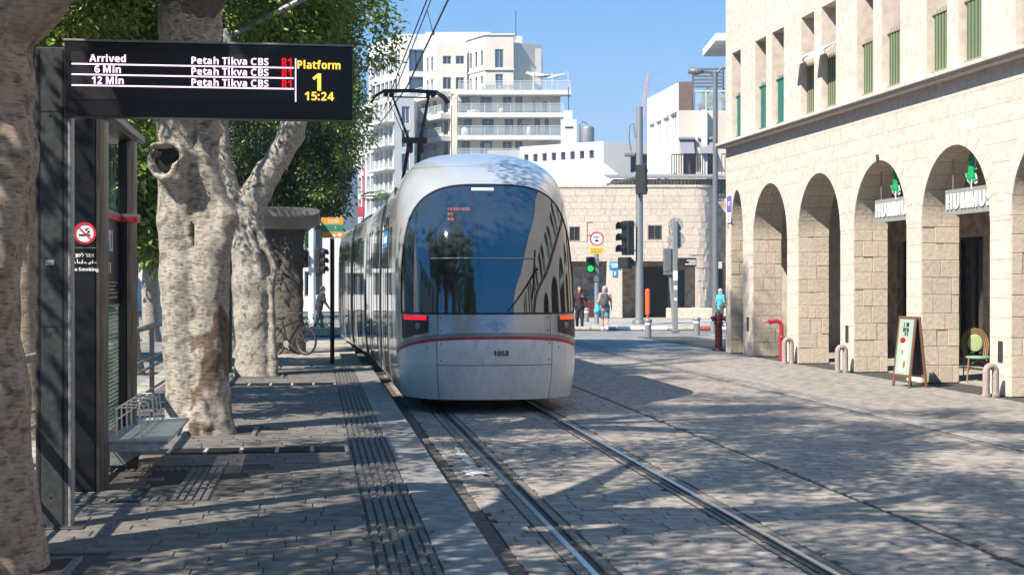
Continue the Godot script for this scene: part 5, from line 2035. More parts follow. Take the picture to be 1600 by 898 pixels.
func curve(pts: Array, y: float) -> float:
	for i in pts.size() - 1:
		if y <= pts[i + 1][0]:
			var t: float = clampf((y - pts[i][0]) / (pts[i + 1][0] - pts[i][0]), 0, 1)
			var m0: float = (pts[mini(i + 1, pts.size() - 1)][1] - pts[maxi(i - 1, 0)][1]) / (pts[mini(i + 1, pts.size() - 1)][0] - pts[maxi(i - 1, 0)][0])
			var m1: float = (pts[mini(i + 2, pts.size() - 1)][1] - pts[i][1]) / (pts[mini(i + 2, pts.size() - 1)][0] - pts[i][0])
			var d: float = pts[i + 1][0] - pts[i][0]
			var t2 := t * t
			var t3 := t2 * t
			return pts[i][1] * (2 * t3 - 3 * t2 + 1) + m0 * d * (t3 - 2 * t2 + t) + pts[i + 1][1] * (3 * t2 - 2 * t3) + m1 * d * (t3 - t2)
	return pts[-1][1]


const HALF := [[0.2, 1.26], [0.5, 1.31], [1.0, 1.33], [1.6, 1.335], [2.3, 1.33], [2.9, 1.31], [3.2, 1.265], [3.45, 1.18], [3.65, 1.04], [3.79, 0.84], [3.88, 0.55], [3.92, 0.0]]
const NOSE := [[0.2, -0.10], [0.5, -0.03], [0.9, 0.0], [1.1, -0.02], [1.41, -0.08], [2.0, -0.22], [2.6, -0.46], [3.1, -0.78], [3.3, -0.96], [3.5, -1.24], [3.65, -1.55], [3.79, -1.98], [3.88, -2.45], [3.92, -2.9]]
const ROUND := [[0.2, 1.3], [1.4, 1.5], [2.6, 1.5], [3.1, 1.4], [3.92, 0.8]]

func nose_at(t: float, y: float) -> Vector3:
	var w := maxf(curve(HALF, y), 0.0)
	return Vector3(w * signf(t) * pow(absf(sin(t)), 2.0 / 2.6), y, curve(NOSE, y) - curve(ROUND, y) * (1.0 - pow(maxf(cos(t), 0.0), 2.0 / 2.3)))


func nose_point(t: float, y: float, off: float) -> Vector3:
	var p := nose_at(t, y)
	if off == 0.0:
		return p
	var du := nose_at(minf(t + 0.02, 1.57), y) - nose_at(maxf(t - 0.02, -1.57), y)
	var dv := nose_at(t, minf(y + 0.02, 3.915)) - nose_at(t, y - 0.02)
	return p + du.cross(dv).normalized() * off


func patch(mb: MB, t0: float, t1: float, lo: Callable, hi: Callable, nt: int, ny: int, off := 0.0) -> void:
	var rows := []
	for j in ny + 1:
		var row := []
		for i in nt + 1:
			var t := lerpf(t0, t1, float(i) / nt)
			row.append(nose_point(t, lerpf(lo.call(t), hi.call(t), float(j) / ny), off))
		rows.append(row)
	mb.grid(rows)


func side_plate(mb: MB, sd: float, z0: float, z1: float, y0: float, y1: float, off: float) -> void:
	var rows := []
	for j in 7:
		var y := lerpf(y0, y1, j / 6.0)
		var x := sd * (curve(HALF, y) + off)
		rows.append([Vector3(x, y, z1), Vector3(x, y, z0)])
	mb.grid(rows, sd > 0)
	# its thickness, so that it is a plate and not a sheet
	for z in [z0, z1]:
		for j in 6:
			var a: Vector3 = rows[j][1 if z == z0 else 0]
			var b: Vector3 = rows[j + 1][1 if z == z0 else 0]
			mb.quad(a, b, b - Vector3(sd * (off + 0.02), 0, 0), a - Vector3(sd * (off + 0.02), 0, 0))


func hull(mb: MB, z0: float, z1: float, top := 3.5) -> void:
	# straight body between two ends (z0 nearer the front), its section closed over the roof
	var ring := []
	var y := 0.2
	while y < top - 0.05:
		ring.append([curve(HALF, y), y])
		y += 0.11
	ring.append([curve(HALF, top) * 0.9, top])
	ring.append([curve(HALF, top) * 0.5, top + 0.06])
	ring.append([0.0, top + 0.08])
	var pts := []
	for i in ring.size():
		pts.append(Vector2(-ring[i][0], ring[i][1]))
	for i in range(ring.size() - 2, -1, -1):
		pts.append(Vector2(ring[i][0], ring[i][1]))
	var rows := []
	for z in [z1, z0]:
		var row := []
		for p in pts:
			row.append(Vector3(p.x, p.y, z))
		rows.append(row)
	mb.grid(rows, true)
	for i in range(1, pts.size() - 1):
		var a: Vector2 = pts[0]
		var b: Vector2 = pts[i]
		var c: Vector2 = pts[i + 1]
		mb.tri(Vector3(a.x, a.y, z0), Vector3(c.x, c.y, z0), Vector3(b.x, b.y, z0))
		mb.tri(Vector3(a.x, a.y, z1), Vector3(b.x, b.y, z1), Vector3(c.x, c.y, z1))
	mb.quad(Vector3(-1.25, 0.2, z1), Vector3(1.25, 0.2, z1), Vector3(1.25, 0.2, z0), Vector3(-1.25, 0.2, z0))


func tram() -> void:
	var t0 := track(20.55)
	var t := thing("tram", "long silver and white tram with a dark curved windscreen, red stripe and number 1058", "tram", t0[0], t0[1])
	var wt := 1.22
	var top := func(a: float) -> float: return 1.41 + (3.30 - 1.41) * pow(maxf(1.0 - pow(minf(absf(a) / wt, 1.0), 2.7), 0.0), 1 / 2.7)
	var lowr := func(_a: float) -> float: return 0.2
	var sill := func(_a: float) -> float: return 1.41
	var red := func(a: float) -> float: return 1.055 - 0.15 * pow(absf(a) / 1.2, 2.2)
	var red2 := func(a: float) -> float: return red.call(a) + 0.042
	var grey2 := func(a: float) -> float: return red.call(a) + 0.095
	var roof := func(_a: float) -> float: return 3.919
	# dark shell behind the seams
	var mb := MB.new()
	patch(mb, -1.57, 1.57, lowr, sill, 60, 12, -0.02)
	obj("front_backing", mb, M.tram_dark, t)
	var seam := 0.0045
	var ts := asin(pow(0.82 / 1.32, 1.3))
	# panels of the nose
	for q in [["corner_panel", -1.57, -ts - seam, "tram_white", lowr, red], ["corner_panel", ts + seam, 1.57, "tram_white", lowr, red]]:
		mb = MB.new()
		patch(mb, q[1], q[2], q[4], q[5], 24, 12)
		obj(q[0], mb, M[q[3]], t)
	mb = MB.new()
	patch(mb, -ts + seam, ts - seam, lowr, func(_a: float) -> float: return 0.685, 24, 8)
	obj("apron_panel", mb, M.tram_white, t)
	mb = MB.new()
	patch(mb, -ts + seam, ts - seam, func(_a: float) -> float: return 0.695, red, 24, 6)
	obj("number_panel", mb, M.tram_white, t)
	mb = MB.new()
	patch(mb, -1.57, 1.57, red, red2, 60, 1, 0.003)
	obj("red_stripe", mb, M.red_band, t)
	mb = MB.new()
	patch(mb, -1.57, 1.57, red2, grey2, 60, 1, 0.001)
	obj("grey_stripe", mb, M.tram_band, t)
	var tu := ts * 0.96
	for q in [["lamp_panel", -1.57, -tu - seam], ["emblem_panel", -tu + seam, tu - seam], ["lamp_panel", tu + seam, 1.57]]:
		mb = MB.new()
		patch(mb, q[1], q[2], grey2, sill, 24, 4)
		obj(q[0], mb, M.tram_silver, t)
	# windscreen, its black rim, the brow above and the sides beside it
	mb = MB.new()
	var rows := []
	for j in 25:
		var row := []
		for i in 61:
			var a := wt * sin(lerpf(-PI / 2, PI / 2, i / 60.0)) * 0.985
			row.append(nose_point(a, lerpf(1.425, maxf(top.call(a) - 0.025, 1.43), j / 24.0), 0.004))
		rows.append(row)
	mb.grid(rows)
	obj("windscreen", mb, M.windshield, t)
	mb = MB.new()
	var rim := []
	for i in 61:
		var a := wt * sin(lerpf(-PI / 2, PI / 2, i / 60.0))
		rim.append(nose_point(a, top.call(a) - 0.008, 0.004))
	mb.tube(rim, 0.014, 6)
	var rim2 := []
	for i in 31:
		rim2.append(nose_point(lerpf(-wt, wt, i / 30.0), 1.418, 0.004))
	mb.tube(rim2, 0.014, 6)
	obj("windscreen_seal", mb, M.rubber, t)
	mb = MB.new()
	rows = []
	for j in 25:
		var row := []
		for i in 61:
			var a := wt * sin(lerpf(-PI / 2, PI / 2, i / 60.0))
			var f := j / 24.0
			row.append(nose_point(a, lerpf(top.call(a), 3.919, 1.0 - pow(1.0 - f, 1.6)), 0.0))
		rows.append(row)
	mb.grid(rows)
	for sd in [-1.0, 1.0]:
		rows = []
		for j in 37:
			var row := []
			for i in 9:
				var f := j / 36.0
				row.append(nose_point(sd * lerpf(wt, 1.57, i / 8.0), lerpf(1.41, 3.919, 1.0 - pow(1.0 - f, 1.6)), 0.0))
			rows.append(row)
		mb.grid(rows, sd < 0)
	obj("brow", mb, M.tram_silver, t)
	mb = MB.new()
	var sl := []
	for i in 25:
		sl.append(nose_point(lerpf(-1.45, 1.45, i / 24.0), 3.6, -0.001))
	mb.tube(sl, 0.004, 5)
	for sd in [-1.0, 1.0]:
		var vs := []
		for i in 13:
			vs.append(nose_point(1.45 * sd, lerpf(1.45, 3.6, i / 12.0), -0.001))
		mb.tube(vs, 0.004, 5)
	obj("brow_seam", mb, M.tram_dark, t)
	# straight part of the cab, seen along its left side
	mb = MB.new()
	for sd in [-1.0, 1.0]:
		rows = []
		for j in 37:
			var f := j / 36.0
			var y := lerpf(0.2, 3.919, 1.0 - pow(1.0 - f, 1.4))
			var p := nose_at(sd * 1.5707, y)
			rows.append([p, Vector3(p.x, y, lerpf(p.z, -6.3, 0.5)), Vector3(p.x, y, -6.3)])
		mb.grid(rows, sd < 0)
	mb.quad(Vector3(-1.25, 0.2, -6.3), Vector3(1.25, 0.2, -6.3), Vector3(1.25, 0.2, -1.4), Vector3(-1.25, 0.2, -1.4))
	for j in 24:
		var ya := lerpf(0.2, 3.919, j / 24.0)
		var yb := lerpf(0.2, 3.919, (j + 1) / 24.0)
		mb.quad(Vector3(curve(HALF, ya), ya, -6.3), Vector3(-curve(HALF, ya), ya, -6.3), Vector3(-curve(HALF, yb), yb, -6.3), Vector3(curve(HALF, yb), yb, -6.3))
	obj("cab_body", mb, M.tram_silver, t)
	# inside of the cab
	mb = MB.new()
	patch(mb, -1.57, 1.57, sill, func(_a: float) -> float: return 1.5, 20, 2, -0.05)
	rows = []
	for j in 13:
		var row := []
		for i in 31:
			var a := wt * sin(lerpf(-PI / 2, PI / 2, i / 30.0))
			row.append(nose_point(a, lerpf(top.call(a), 3.8, j / 12.0), -0.04))
		rows.append(row)
	mb.grid(rows)
	mb.span(-0.95, 0.95, 1.0, 1.38, -2.6, -0.75)
	mb.span(-1.25, 1.25, 1.0, 3.4, -3.5, -3.4)
	mb.span(-1.22, -1.12, 1.3, 3.0, -3.3, -2.2)
	mb.span(1.12, 1.22, 1.3, 3.0, -3.3, -2.2)
	obj("cab_lining", mb, M.tram_dark, t)
	mb = MB.new()
	mb.box(Vector3(-0.1, 1.75, -2.6), Vector3(0.5, 0.75, 0.14), 0.06)
	mb.box(Vector3(-0.1, 2.25, -2.62), Vector3(0.28, 0.22, 0.1), 0.04)
	mb.box(Vector3(-0.1, 1.42, -2.35), Vector3(0.5, 0.12, 0.5), 0.05)
	obj("driver_seat", mb, M.cab_grey, t)
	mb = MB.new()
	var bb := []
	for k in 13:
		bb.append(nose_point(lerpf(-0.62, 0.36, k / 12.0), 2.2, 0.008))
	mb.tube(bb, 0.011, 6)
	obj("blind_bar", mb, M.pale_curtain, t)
	mb = MB.new()
	mb.quad(Vector3(-0.5, 2.22, -0.88), Vector3(0.54, 2.22, -0.88), Vector3(0.54, 2.9, -1.2), Vector3(-0.5, 2.9, -1.2))
	obj("sun_blind", mb, M.cab_grey, t)
	mb = MB.new()
	mb.span(-0.62, -0.2, 2.72, 3.02, -1.32, -1.24, 0.02)
	var dis := obj("route_display", mb, M.black, t)
	for i in 3:
		mb = MB.new()
		var x := -0.58
		while x < -0.26:
			var w := rng.randf_range(0.018, 0.04)
			mb.span(x, x + w, 2.78 + i * 0.075, 2.82 + i * 0.075, -1.238, -1.234)
			x += w + 0.014
		obj("led_text", mb, M.led_amber, dis)
	# lights
	for sd in [-1.0, 1.0]:
		var a0: float = 0.68 * sd
		var a1: float = 1.2 * sd
		mb = MB.new()
		patch(mb, minf(a0, a1), maxf(a0, a1), func(a: float) -> float: return 1.15 - 0.10 * (absf(a) - 0.68) / 0.52, func(_a: float) -> float: return 1.382, 24, 4, 0.016)
		var lb := obj("lamp_housing", mb, M.tram_dark, t)
		mb = MB.new()
		patch(mb, minf(0.70 * sd, 1.12 * sd), maxf(0.70 * sd, 1.12 * sd), func(_a: float) -> float: return 1.325, func(_a: float) -> float: return 1.375, 24, 2, 0.022)
		obj("tail_light", mb, M.tail_light_red if sd < 0 else M.tail_light_amber, lb)
		mb = MB.new()
		var c := nose_point(0.83 * sd, 1.235, 0.02)
		mb.lathe([Vector2(0.05, -0.01), Vector2(0.045, 0.0), Vector2(0.03, 0.01), Vector2(0.0, 0.012)], 14, c, Basis(Vector3.RIGHT, PI / 2) * Basis(Vector3.BACK, -0.5 * sd))
		obj("headlight", mb, M.galvanised, lb)
	mb = MB.new()
	patch(mb, -0.13, 0.02, func(_a: float) -> float: return 3.20, func(_a: float) -> float: return 3.235, 6, 1, 0.012)
	obj("top_light", mb, M.lamp_white, t)
	# bolts on the panels
	mb = MB.new()
	for q in [[-0.76, 1.36], [-0.76, 1.17], [0.76, 1.36], [0.76, 1.17], [-0.77, 0.99], [-0.77, 0.76], [0.77, 0.99], [0.77, 0.76], [-0.95, 0.93], [0.93, 0.93], [-0.92, 0.28]]:
		var a: float = asin(pow(absf(q[0]) / 1.32, 1.3)) * signf(q[0])
		mb.ball(nose_point(a, q[1], 0.002), Vector3(0.011, 0.011, 0.006), 8)
	obj("bolts", mb, M.tram_dark, t)
	# the fleet number
	var fn := lettering("1058", 0.072, M.black, t, nose_point(0.02, 0.86, 0.006), Basis(Vector3.RIGHT, -0.03), true, "fleet_number")
	fn.position.z += 0.002
	# operator's emblem: two crossed lozenges
	mb = MB.new()
	var ec := nose_point(0.0, 1.265, 0.005)
	for q in [[-0.05, 0.0, 0.1, 0.05, 0.0], [0.055, -0.01, 0.1, 0.05, 0.0], [0.0, 0.0, 0.062, 0.105, 0.5]]:
		var outer := PackedVector2Array()
		var inner := PackedVector2Array()
		for k in 4:
			var an: float = TAU * k / 4 + q[4] * 0.4
			outer.append(Vector2(q[0] + cos(an) * q[2], q[1] + sin(an) * q[3]))
			inner.append(Vector2(q[0] + cos(an) * q[2] * 0.55, q[1] + sin(an) * q[3] * 0.55))
		mb.xf = Transform3D(Basis(Vector3.RIGHT, -0.2), ec)
		for k in 4:
			mb.prism(PackedVector2Array([outer[k], outer[(k + 1) % 4], inner[(k + 1) % 4], inner[k]]), 0, 0.004 + q[4] * 0.004)
		if q[4] > 0:
			mb.prism(PackedVector2Array([inner[0], inner[1], inner[2], inner[3]]), 0, 0.003)
	obj("emblem", mb, M.emblem_blue, t)
	# wiper
	mb = MB.new()
	var wp := []
	for k in 7:
		var f := k / 6.0
		wp.append(nose_point(lerpf(0.07, 0.36, f), lerpf(1.45, 2.03, f), 0.045 - 0.015 * f))
	mb.tube(wp, 0.009, 6)
	var bl := []
	for k in 9:
		var f := k / 8.0
		bl.append(nose_point(lerpf(0.31, 0.37, f), lerpf(1.62, 2.32, f), 0.014))
	mb.tube(bl, 0.008, 6)
	mb.box(wp[6], Vector3(0.07, 0.04, 0.03), 0.01, Basis(Vector3.BACK, 0.5))
	obj("wiper", mb, M.black, t)
	# camera pods in place of mirrors
	for sd in [-1.0, 1.0]:
		mb = MB.new()
		mb.ball(Vector3(sd * 1.235, 2.9, -3.1), Vector3(0.07, 0.1, 0.13), 12)
		obj("camera_pod", mb, M.black, t)
	# cab side: glass, door, side number display
	for sd in [-1.0, 1.0]:
		mb = MB.new()
		side_plate(mb, sd, -2.75, -3.6, 1.15, 2.75, 0.004)
		obj("side_window", mb, M.side_glass, t)
		mb = MB.new()
		side_plate(mb, sd, -3.95, -5.35, 0.32, 2.95, 0.012)
		var dr := obj("door", mb, M.side_glass, t)
		mb = MB.new()
		for z in [-3.93, -4.65, -5.37]:
			side_plate(mb, sd, z + 0.03, z - 0.03, 0.3, 2.98, 0.016)
		obj("door_seal", mb, M.rubber, dr)
		mb = MB.new()
		side_plate(mb, sd, -5.55, -6.2, 1.1, 2.9, 0.004)
		obj("side_window", mb, M.side_glass, t)
	mb = MB.new()
	side_plate(mb, -1.0, -4.0, -5.3, 2.45, 2.72, 0.022)
	var sdp := obj("side_display", mb, M.blue, t)
	mb = MB.new()
	for i in 9:
		side_plate(mb, -1.0, -4.1 - i * 0.12, -4.1 - i * 0.12 - 0.07, 2.53, 2.64, 0.026)
	obj("side_display_text", mb, M.white, sdp)
	# the modules behind, each on its own heading, with bellows between
	var inv := t.transform.affine_inverse()
	var s := 26.85
	var lens := [6.6, 4.6, 6.0]
	for i in lens.size():
		var l: float = lens[i]
		var b0 := track(s)
		var b1 := track(s + 0.55)
		mb = MB.new()
		var rr := []
		for k in 12:
			var f := k / 11.0
			var bx := Transform3D(Basis(Vector3.UP, lerpf(b0[1], b1[1], f)), b0[0].lerp(b1[0], f))
			var sc := 0.95 if k % 2 else 0.90
			var row := []
			for p in [[-1.25, 0.35], [-1.3, 1.6], [-1.2, 2.9], [-0.95, 3.35], [0, 3.45], [0.95, 3.35], [1.2, 2.9], [1.3, 1.6], [1.25, 0.35]]:
				row.append(inv * (bx * Vector3(p[0] * sc, 0.35 + (p[1] - 0.35) * (sc + 0.05), 0)))
			rr.append(row)
		mb.grid(rr)
		obj("bellows", mb, M.bellows, t)
		s += 0.55
		var m0 := track(s)
		var m1 := track(s + l)
		var head: Vector3 = m1[0] - m0[0]
		var x := inv * Transform3D(Basis(Vector3.UP, atan2(-head.x, -head.z)), m0[0])
		mb = MB.new()
		hull(mb, 0.0, -l, 3.45)
		var o := obj("module", mb, M.tram_silver, t)
		o.transform = x
		for sd in [-1.0, 1.0]:
			var z := -0.25
			var k := 0
			while z > -l + 0.7:
				var w: float = [0.95, 1.35, 0.95][k % 3]
				w = minf(w, l + z - 0.2)
				mb = MB.new()
				if k % 3 == 1:
					side_plate(mb, sd, z, z - w, 0.32, 2.95, 0.012)
					var dr := obj("door", mb, M.side_glass, o)
					dr.name = "door"
				else:
					side_plate(mb, sd, z, z - w, 1.1, 2.85, 0.006)
					obj("window", mb, M.side_glass, o)
				mb = MB.new()
				side_plate(mb, sd, z - w, z - w - 0.09, 0.3, 2.95, 0.014)
				obj("pillar_strip", mb, M.rubber, o)
				z -= w + 0.13
				k += 1
			mb = MB.new()
			side_plate(mb, sd, 0.0, -0.16, 0.25, 3.3, 0.018)
			obj("end_trim", mb, M.tram_white, o)
		mb = MB.new()
		mb.box(Vector3(0, 3.62, -l / 2), Vector3(1.5, 0.28, l * 0.6), 0.06)
		obj("roof_unit", mb, M.tram_band, o)
		s += l
	# running gear: dark skirts under the floor
	mb = MB.new()
	mb.span(-0.95, 0.95, 0.12, 0.6, -6.0, -1.2)
	for z in [-2.6, -4.4]:
		for x in [-0.765, 0.765]:
			mb.lathe([Vector2(0, -0.06), Vector2(0.3, -0.06), Vector2(0.3, 0.06), Vector2(0, 0.06)], 20, Vector3(x, 0.3, z), Basis(Vector3.BACK, PI / 2))
	obj("bogie", mb, M.tram_dark, t)
	# pantograph
	var pb: Array = track(36.8)
	var px := inv * Transform3D(Basis(Vector3.UP, pb[1]), pb[0])
	var pg := MB.new()
	pg.xf = px
	pg.span(-0.5, 0.5, 3.55, 3.72, -1.3, 0.9, 0.02)
	for x in [-0.25, 0.25]:
		pg.tube([Vector3(x, 3.7, -1.2), Vector3(x * 0.5, 5.35, 0.55)], 0.045, 8)
		pg.tube([Vector3(x, 3.7, 0.2), Vector3(x, 4.3, 0.1)], 0.07, 8)
	pg.box(Vector3(0, 5.36, 0.55), Vector3(0.62, 0.14, 0.16), 0.03)
	pg.box(Vector3(-0.1, 5.2, 0.5), Vector3(0.13, 0.3, 0.12), 0.03)
	pg.box(Vector3(0.16, 5.2, 0.5), Vector3(0.13, 0.3, 0.12), 0.03)
	var po := obj("pantograph", pg, M.black_iron, t)
	pg = MB.new()
	pg.xf = px
	for sd in [-1.0, 1.0]:
		pg.tube([Vector3(sd * 0.15, 5.4, 0.55), Vector3(sd * 0.47, 6.62, -0.5)], [0.035, 0.026], 8)
		pg.tube([Vector3(sd * 0.22, 5.4, 0.5), Vector3(sd * 0.62, 6.66, -0.55)] if sd < 0 else [Vector3(0.2, 5.4, 0.5), Vector3(0.5, 6.6, -0.55)], 0.012, 6)
	pg.tube([Vector3(-0.52, 6.55, -0.5), Vector3(0.52, 6.55, -0.5)], 0.02, 6)
	obj("upper_arm", pg, M.black_iron, po)
	pg = MB.new()
	pg.xf = px
	for z in [-0.68, -0.36]:
		pg.tube([Vector3(-0.98, 6.42, z), Vector3(-0.86, 6.58, z), Vector3(-0.66, 6.7, z), Vector3(0, 6.72, z), Vector3(0.66, 6.7, z), Vector3(0.86, 6.58, z), Vector3(0.98, 6.42, z)], 0.028, 8)
	for x in [-0.6, 0.6, -0.47, 0.47]:
		pg.box(Vector3(x, 6.63, -0.52), Vector3(0.09, 0.12, 0.42), 0.02)
	obj("collector_head", pg, M.black_iron, po)


func lettering(text: String, high: float, m: Material, parent: Node3D, at: Vector3, b := Basis(), bold := true, called := "lettering", centred := true) -> MeshInstance3D:
	var f := SystemFont.new()
	f.font_names = PackedStringArray(["Droid Sans"])
	f.font_weight = 700 if bold else 400
	var tm := TextMesh.new()
	tm.font = f
	tm.text = text
	tm.font_size = 24
	tm.pixel_size = high / (24.0 * 0.715)
	tm.depth = 0.004
	tm.curve_step = 3.0
	tm.horizontal_alignment = HORIZONTAL_ALIGNMENT_CENTER if centred else HORIZONTAL_ALIGNMENT_LEFT
	var o := obj(called, tm, m, parent)
	o.transform = Transform3D(b, at)
	return o


const GLYPHS := {
	"א": [[0, 1, 1, 0], [0.9, 1, 0.75, 0.5], [0.25, 0.5, 0.1, 0]], "ס": [[0, 1, 1, 1, 0.95, 0.4, 0.6, 0, 0.35, 0, 0.05, 0.45, 0.05, 1]], "ו": [[0.2, 1, 0.6, 1, 0.6, 0]],
	"ר": [[0, 1, 0.8, 1, 0.9, 0.8, 0.9, 0]], "ל": [[0.1, 1.35, 0.1, 0.9, 0.9, 0.9, 0.85, 0.5, 0.4, 0]], "ע": [[0.1, 1, 0.35, 0.2, 0, 0.05], [0.9, 1, 0.8, 0.5, 0.35, 0.1]],
	"ש": [[0, 1, 0.15, 0, 0.7, 0, 1, 1], [0.5, 1, 0.4, 0.1]], "ן": [[0.2, 1, 0.6, 1, 0.6, -0.35]], "ת": [[0, 0, 0.2, 0.05, 0.2, 1, 0.9, 1, 0.9, 0]], "נ": [[0.3, 1, 0.6, 1, 0.6, 0, 0.1, 0]],
	"ה": [[0, 1, 0.9, 1, 0.9, 0], [0.15, 0.65, 0.15, 0]], "י": [[0.2, 1, 0.6, 1, 0.6, 0.55]], "ק": [[0, 1, 0.9, 1, 0.85, 0.5, 0.5, 0.1], [0.1, 0.65, 0.1, -0.3]], "ח": [[0.1, 0, 0.1, 1, 0.9, 1, 0.9, 0]],
	"~": [[0, 0.1, 0.25, 0, 0.5, 0.35, 0.5, 0, 1, 0]], "^": [[0, 0, 0.6, 0, 0.6, 0.5, 0.3, 0.55, 0.3, 0.1], [0.4, 0.9, 0.55, 0.9]], "j": [[0, 0, 0.7, 0, 0.9, 0.4], [0.2, -0.3, 0.5, -0.3]], "|": [[0.4, 1.1, 0.4, 0]],
}

func strokes(text: String, high: float, m: Material, parent: Node3D, at: Vector3, b := Basis(), called := "lettering", thick := 0.16) -> void:
	# right-to-left script drawn with plain strokes
	var mb := MB.new()
	mb.xf = Transform3D(b, at)
	var total := 0.0
	for ch in text:
		total += 0.55 if ch == " " else (0.7 if ch in "וןי|" else 1.05)
	var x := total * high * 0.8 / 2
	var fat := high * thick
	for ch in text:
		var w: float = (0.55 if ch == " " else (0.7 if ch in "וןי|" else 1.05)) * high * 0.8
		x -= w
		for line in GLYPHS.get(ch, []):
			for i in range(0, line.size() - 2, 2):
				var p := Vector3(x + line[i] * high * 0.66, line[i + 1] * high, 0)
				var q := Vector3(x + line[i + 2] * high * 0.66, line[i + 3] * high, 0.0)
				var d := (q - p).normalized()
				mb.box((p + q) / 2, Vector3(p.distance_to(q) + fat * 0.8, fat, 0.004), 0.0, Basis(d, Vector3(-d.y, d.x, 0), Vector3.BACK))
	obj(called, mb, m, parent)


func departure_sign() -> void:
	var t := thing("departure_board", "black LED departure board for platform 1 on a grey steel post", "sign", rail_at(-1.70, 0.25, 9.92), TT)
	var mb := MB.new()
	mb.span(-0.115, 0.115, 0.0, 3.14, -0.13, 0.0, 0.008)
	obj("post", mb, M.post_grey, t)
	mb = MB.new()
	for x in [-0.098, 0.052]:
		mb.span(x, x + 0.012, 0.03, 3.12, -0.002, 0.0035)
	mb.span(-0.085, 0.05, 1.315, 1.318, -0.002, 0.003)
	mb.span(-0.085, 0.05, 2.72, 2.723, -0.002, 0.003)
	for y in [1.27, 2.69, 0.2]:
		mb.ball(Vector3(-0.02, y, 0.001), Vector3(0.008, 0.008, 0.004), 8)
	obj("groove", mb, M.post_groove, t)
	mb = MB.new()
	mb.span(-0.05, 0.005, 1.715, 1.75, 0.0, 0.004)
	obj("label_plate", mb, M.seat_white, t)
	mb = MB.new()
	mb.span(0.0935, 0.116, 0.0, 2.75, -0.12, 0.012, 0.006)
	obj("post_trim", mb, M.galvanised, t)
	mb = MB.new()
	mb.span(-0.2, 0.2, -0.01, 0.012, -0.2, 0.08, 0.004)
	obj("base_plate", mb, M.post_grey, t)
	# the board, square to the tracks
	var x0 := 0.085
	var x1 := 1.945
	mb = MB.new()
	mb.span(x0, x1, 2.68, 3.165, -0.04, 0.10, 0.006)
	var bd := obj("display_case", mb, M.sign_case, t)
	mb = MB.new()
	mb.span(x0 - 0.005, x1 + 0.005, 3.166, 3.18, -0.045, 0.105, 0.003)
	obj("case_trim", mb, M.galvanised, bd)
	mb = MB.new()
	mb.span(0.13, 1.87, 2.79, 3.10, 0.098, 0.1025)
	obj("screen", mb, M.led_face, bd)
	var cx := 1.015
	var cy := 2.925
	var z := 0.105
	var px := func(u: float, v: float) -> Vector3: return Vector3(cx + (u - 325.0) / 240.5, cy + (120.5 - v) / 242.0, z)
	var rows := [["Arrived", 89.5, 168.0], ["6 Min", 106.5, 168.0], ["12 Min", 124.0, 168.0]]
	for r in rows:
		lettering(r[0], 0.047, M.led_pink, t, px.call(r[2], r[1] - 0.9), Basis(), true, "led_text")
		lettering("Petah Tikva CBS", 0.047, M.led_pink, t, px.call(355.5, r[1] - 0.3), Basis(), true, "led_text")
		lettering("R1", 0.053, M.led_red, t, px.call(444.5, r[1] - 0.2), Basis.from_scale(Vector3(0.9, 1, 1)), true, "led_text")
	mb = MB.new()
	for v in [98.0, 114.5, 131.5]:
		var a: Vector3 = px.call(113, v)
		var b: Vector3 = px.call(455, v)
		mb.span(a.x, b.x, a.y - 0.0045, a.y + 0.0045, z - 0.002, z + 0.001)
	var c: Vector3 = px.call(458, 83)
	var d: Vector3 = px.call(458, 152)
	mb.span(c.x - 0.004, c.x + 0.004, d.y, c.y, z - 0.002, z + 0.001)
	obj("led_lines", mb, M.led_pink, t)
	lettering("Platform", 0.054, M.led_yellow, t, px.call(495, 92.5), Basis.from_scale(Vector3(0.92, 1, 1)), true, "led_text")
	lettering("1", 0.115, M.led_yellow, t, px.call(493, 120), Basis(), true, "led_text")
	lettering("15:24", 0.056, M.led_yellow, t, px.call(495, 142.5), Basis(), true, "led_text")


func pillar(t: Node3D, x: float, z: float, w: float, d: float, h: float) -> void:
	var mb := MB.new()
	mb.span(x - w / 2, x + w / 2 - 0.07, 0, h, z - d / 2, z + d / 2, 0.015)
	obj("pillar", mb, M.post_dark, t)
	mb = MB.new()
	var prof := []
	for k in 9:
		var a := PI / 2 - PI * k / 8.0
		prof.append([x + w / 2 - 0.07 + cos(a) * 0.07, z + sin(a) * d * 0.48])
	for k in 8:
		mb.quad(Vector3(prof[k][0], 0, prof[k][1]), Vector3(prof[k + 1][0], 0, prof[k + 1][1]), Vector3(prof[k + 1][0], h, prof[k + 1][1]), Vector3(prof[k][0], h, prof[k][1]))
	obj("pillar_trim", mb, M.brushed, t)


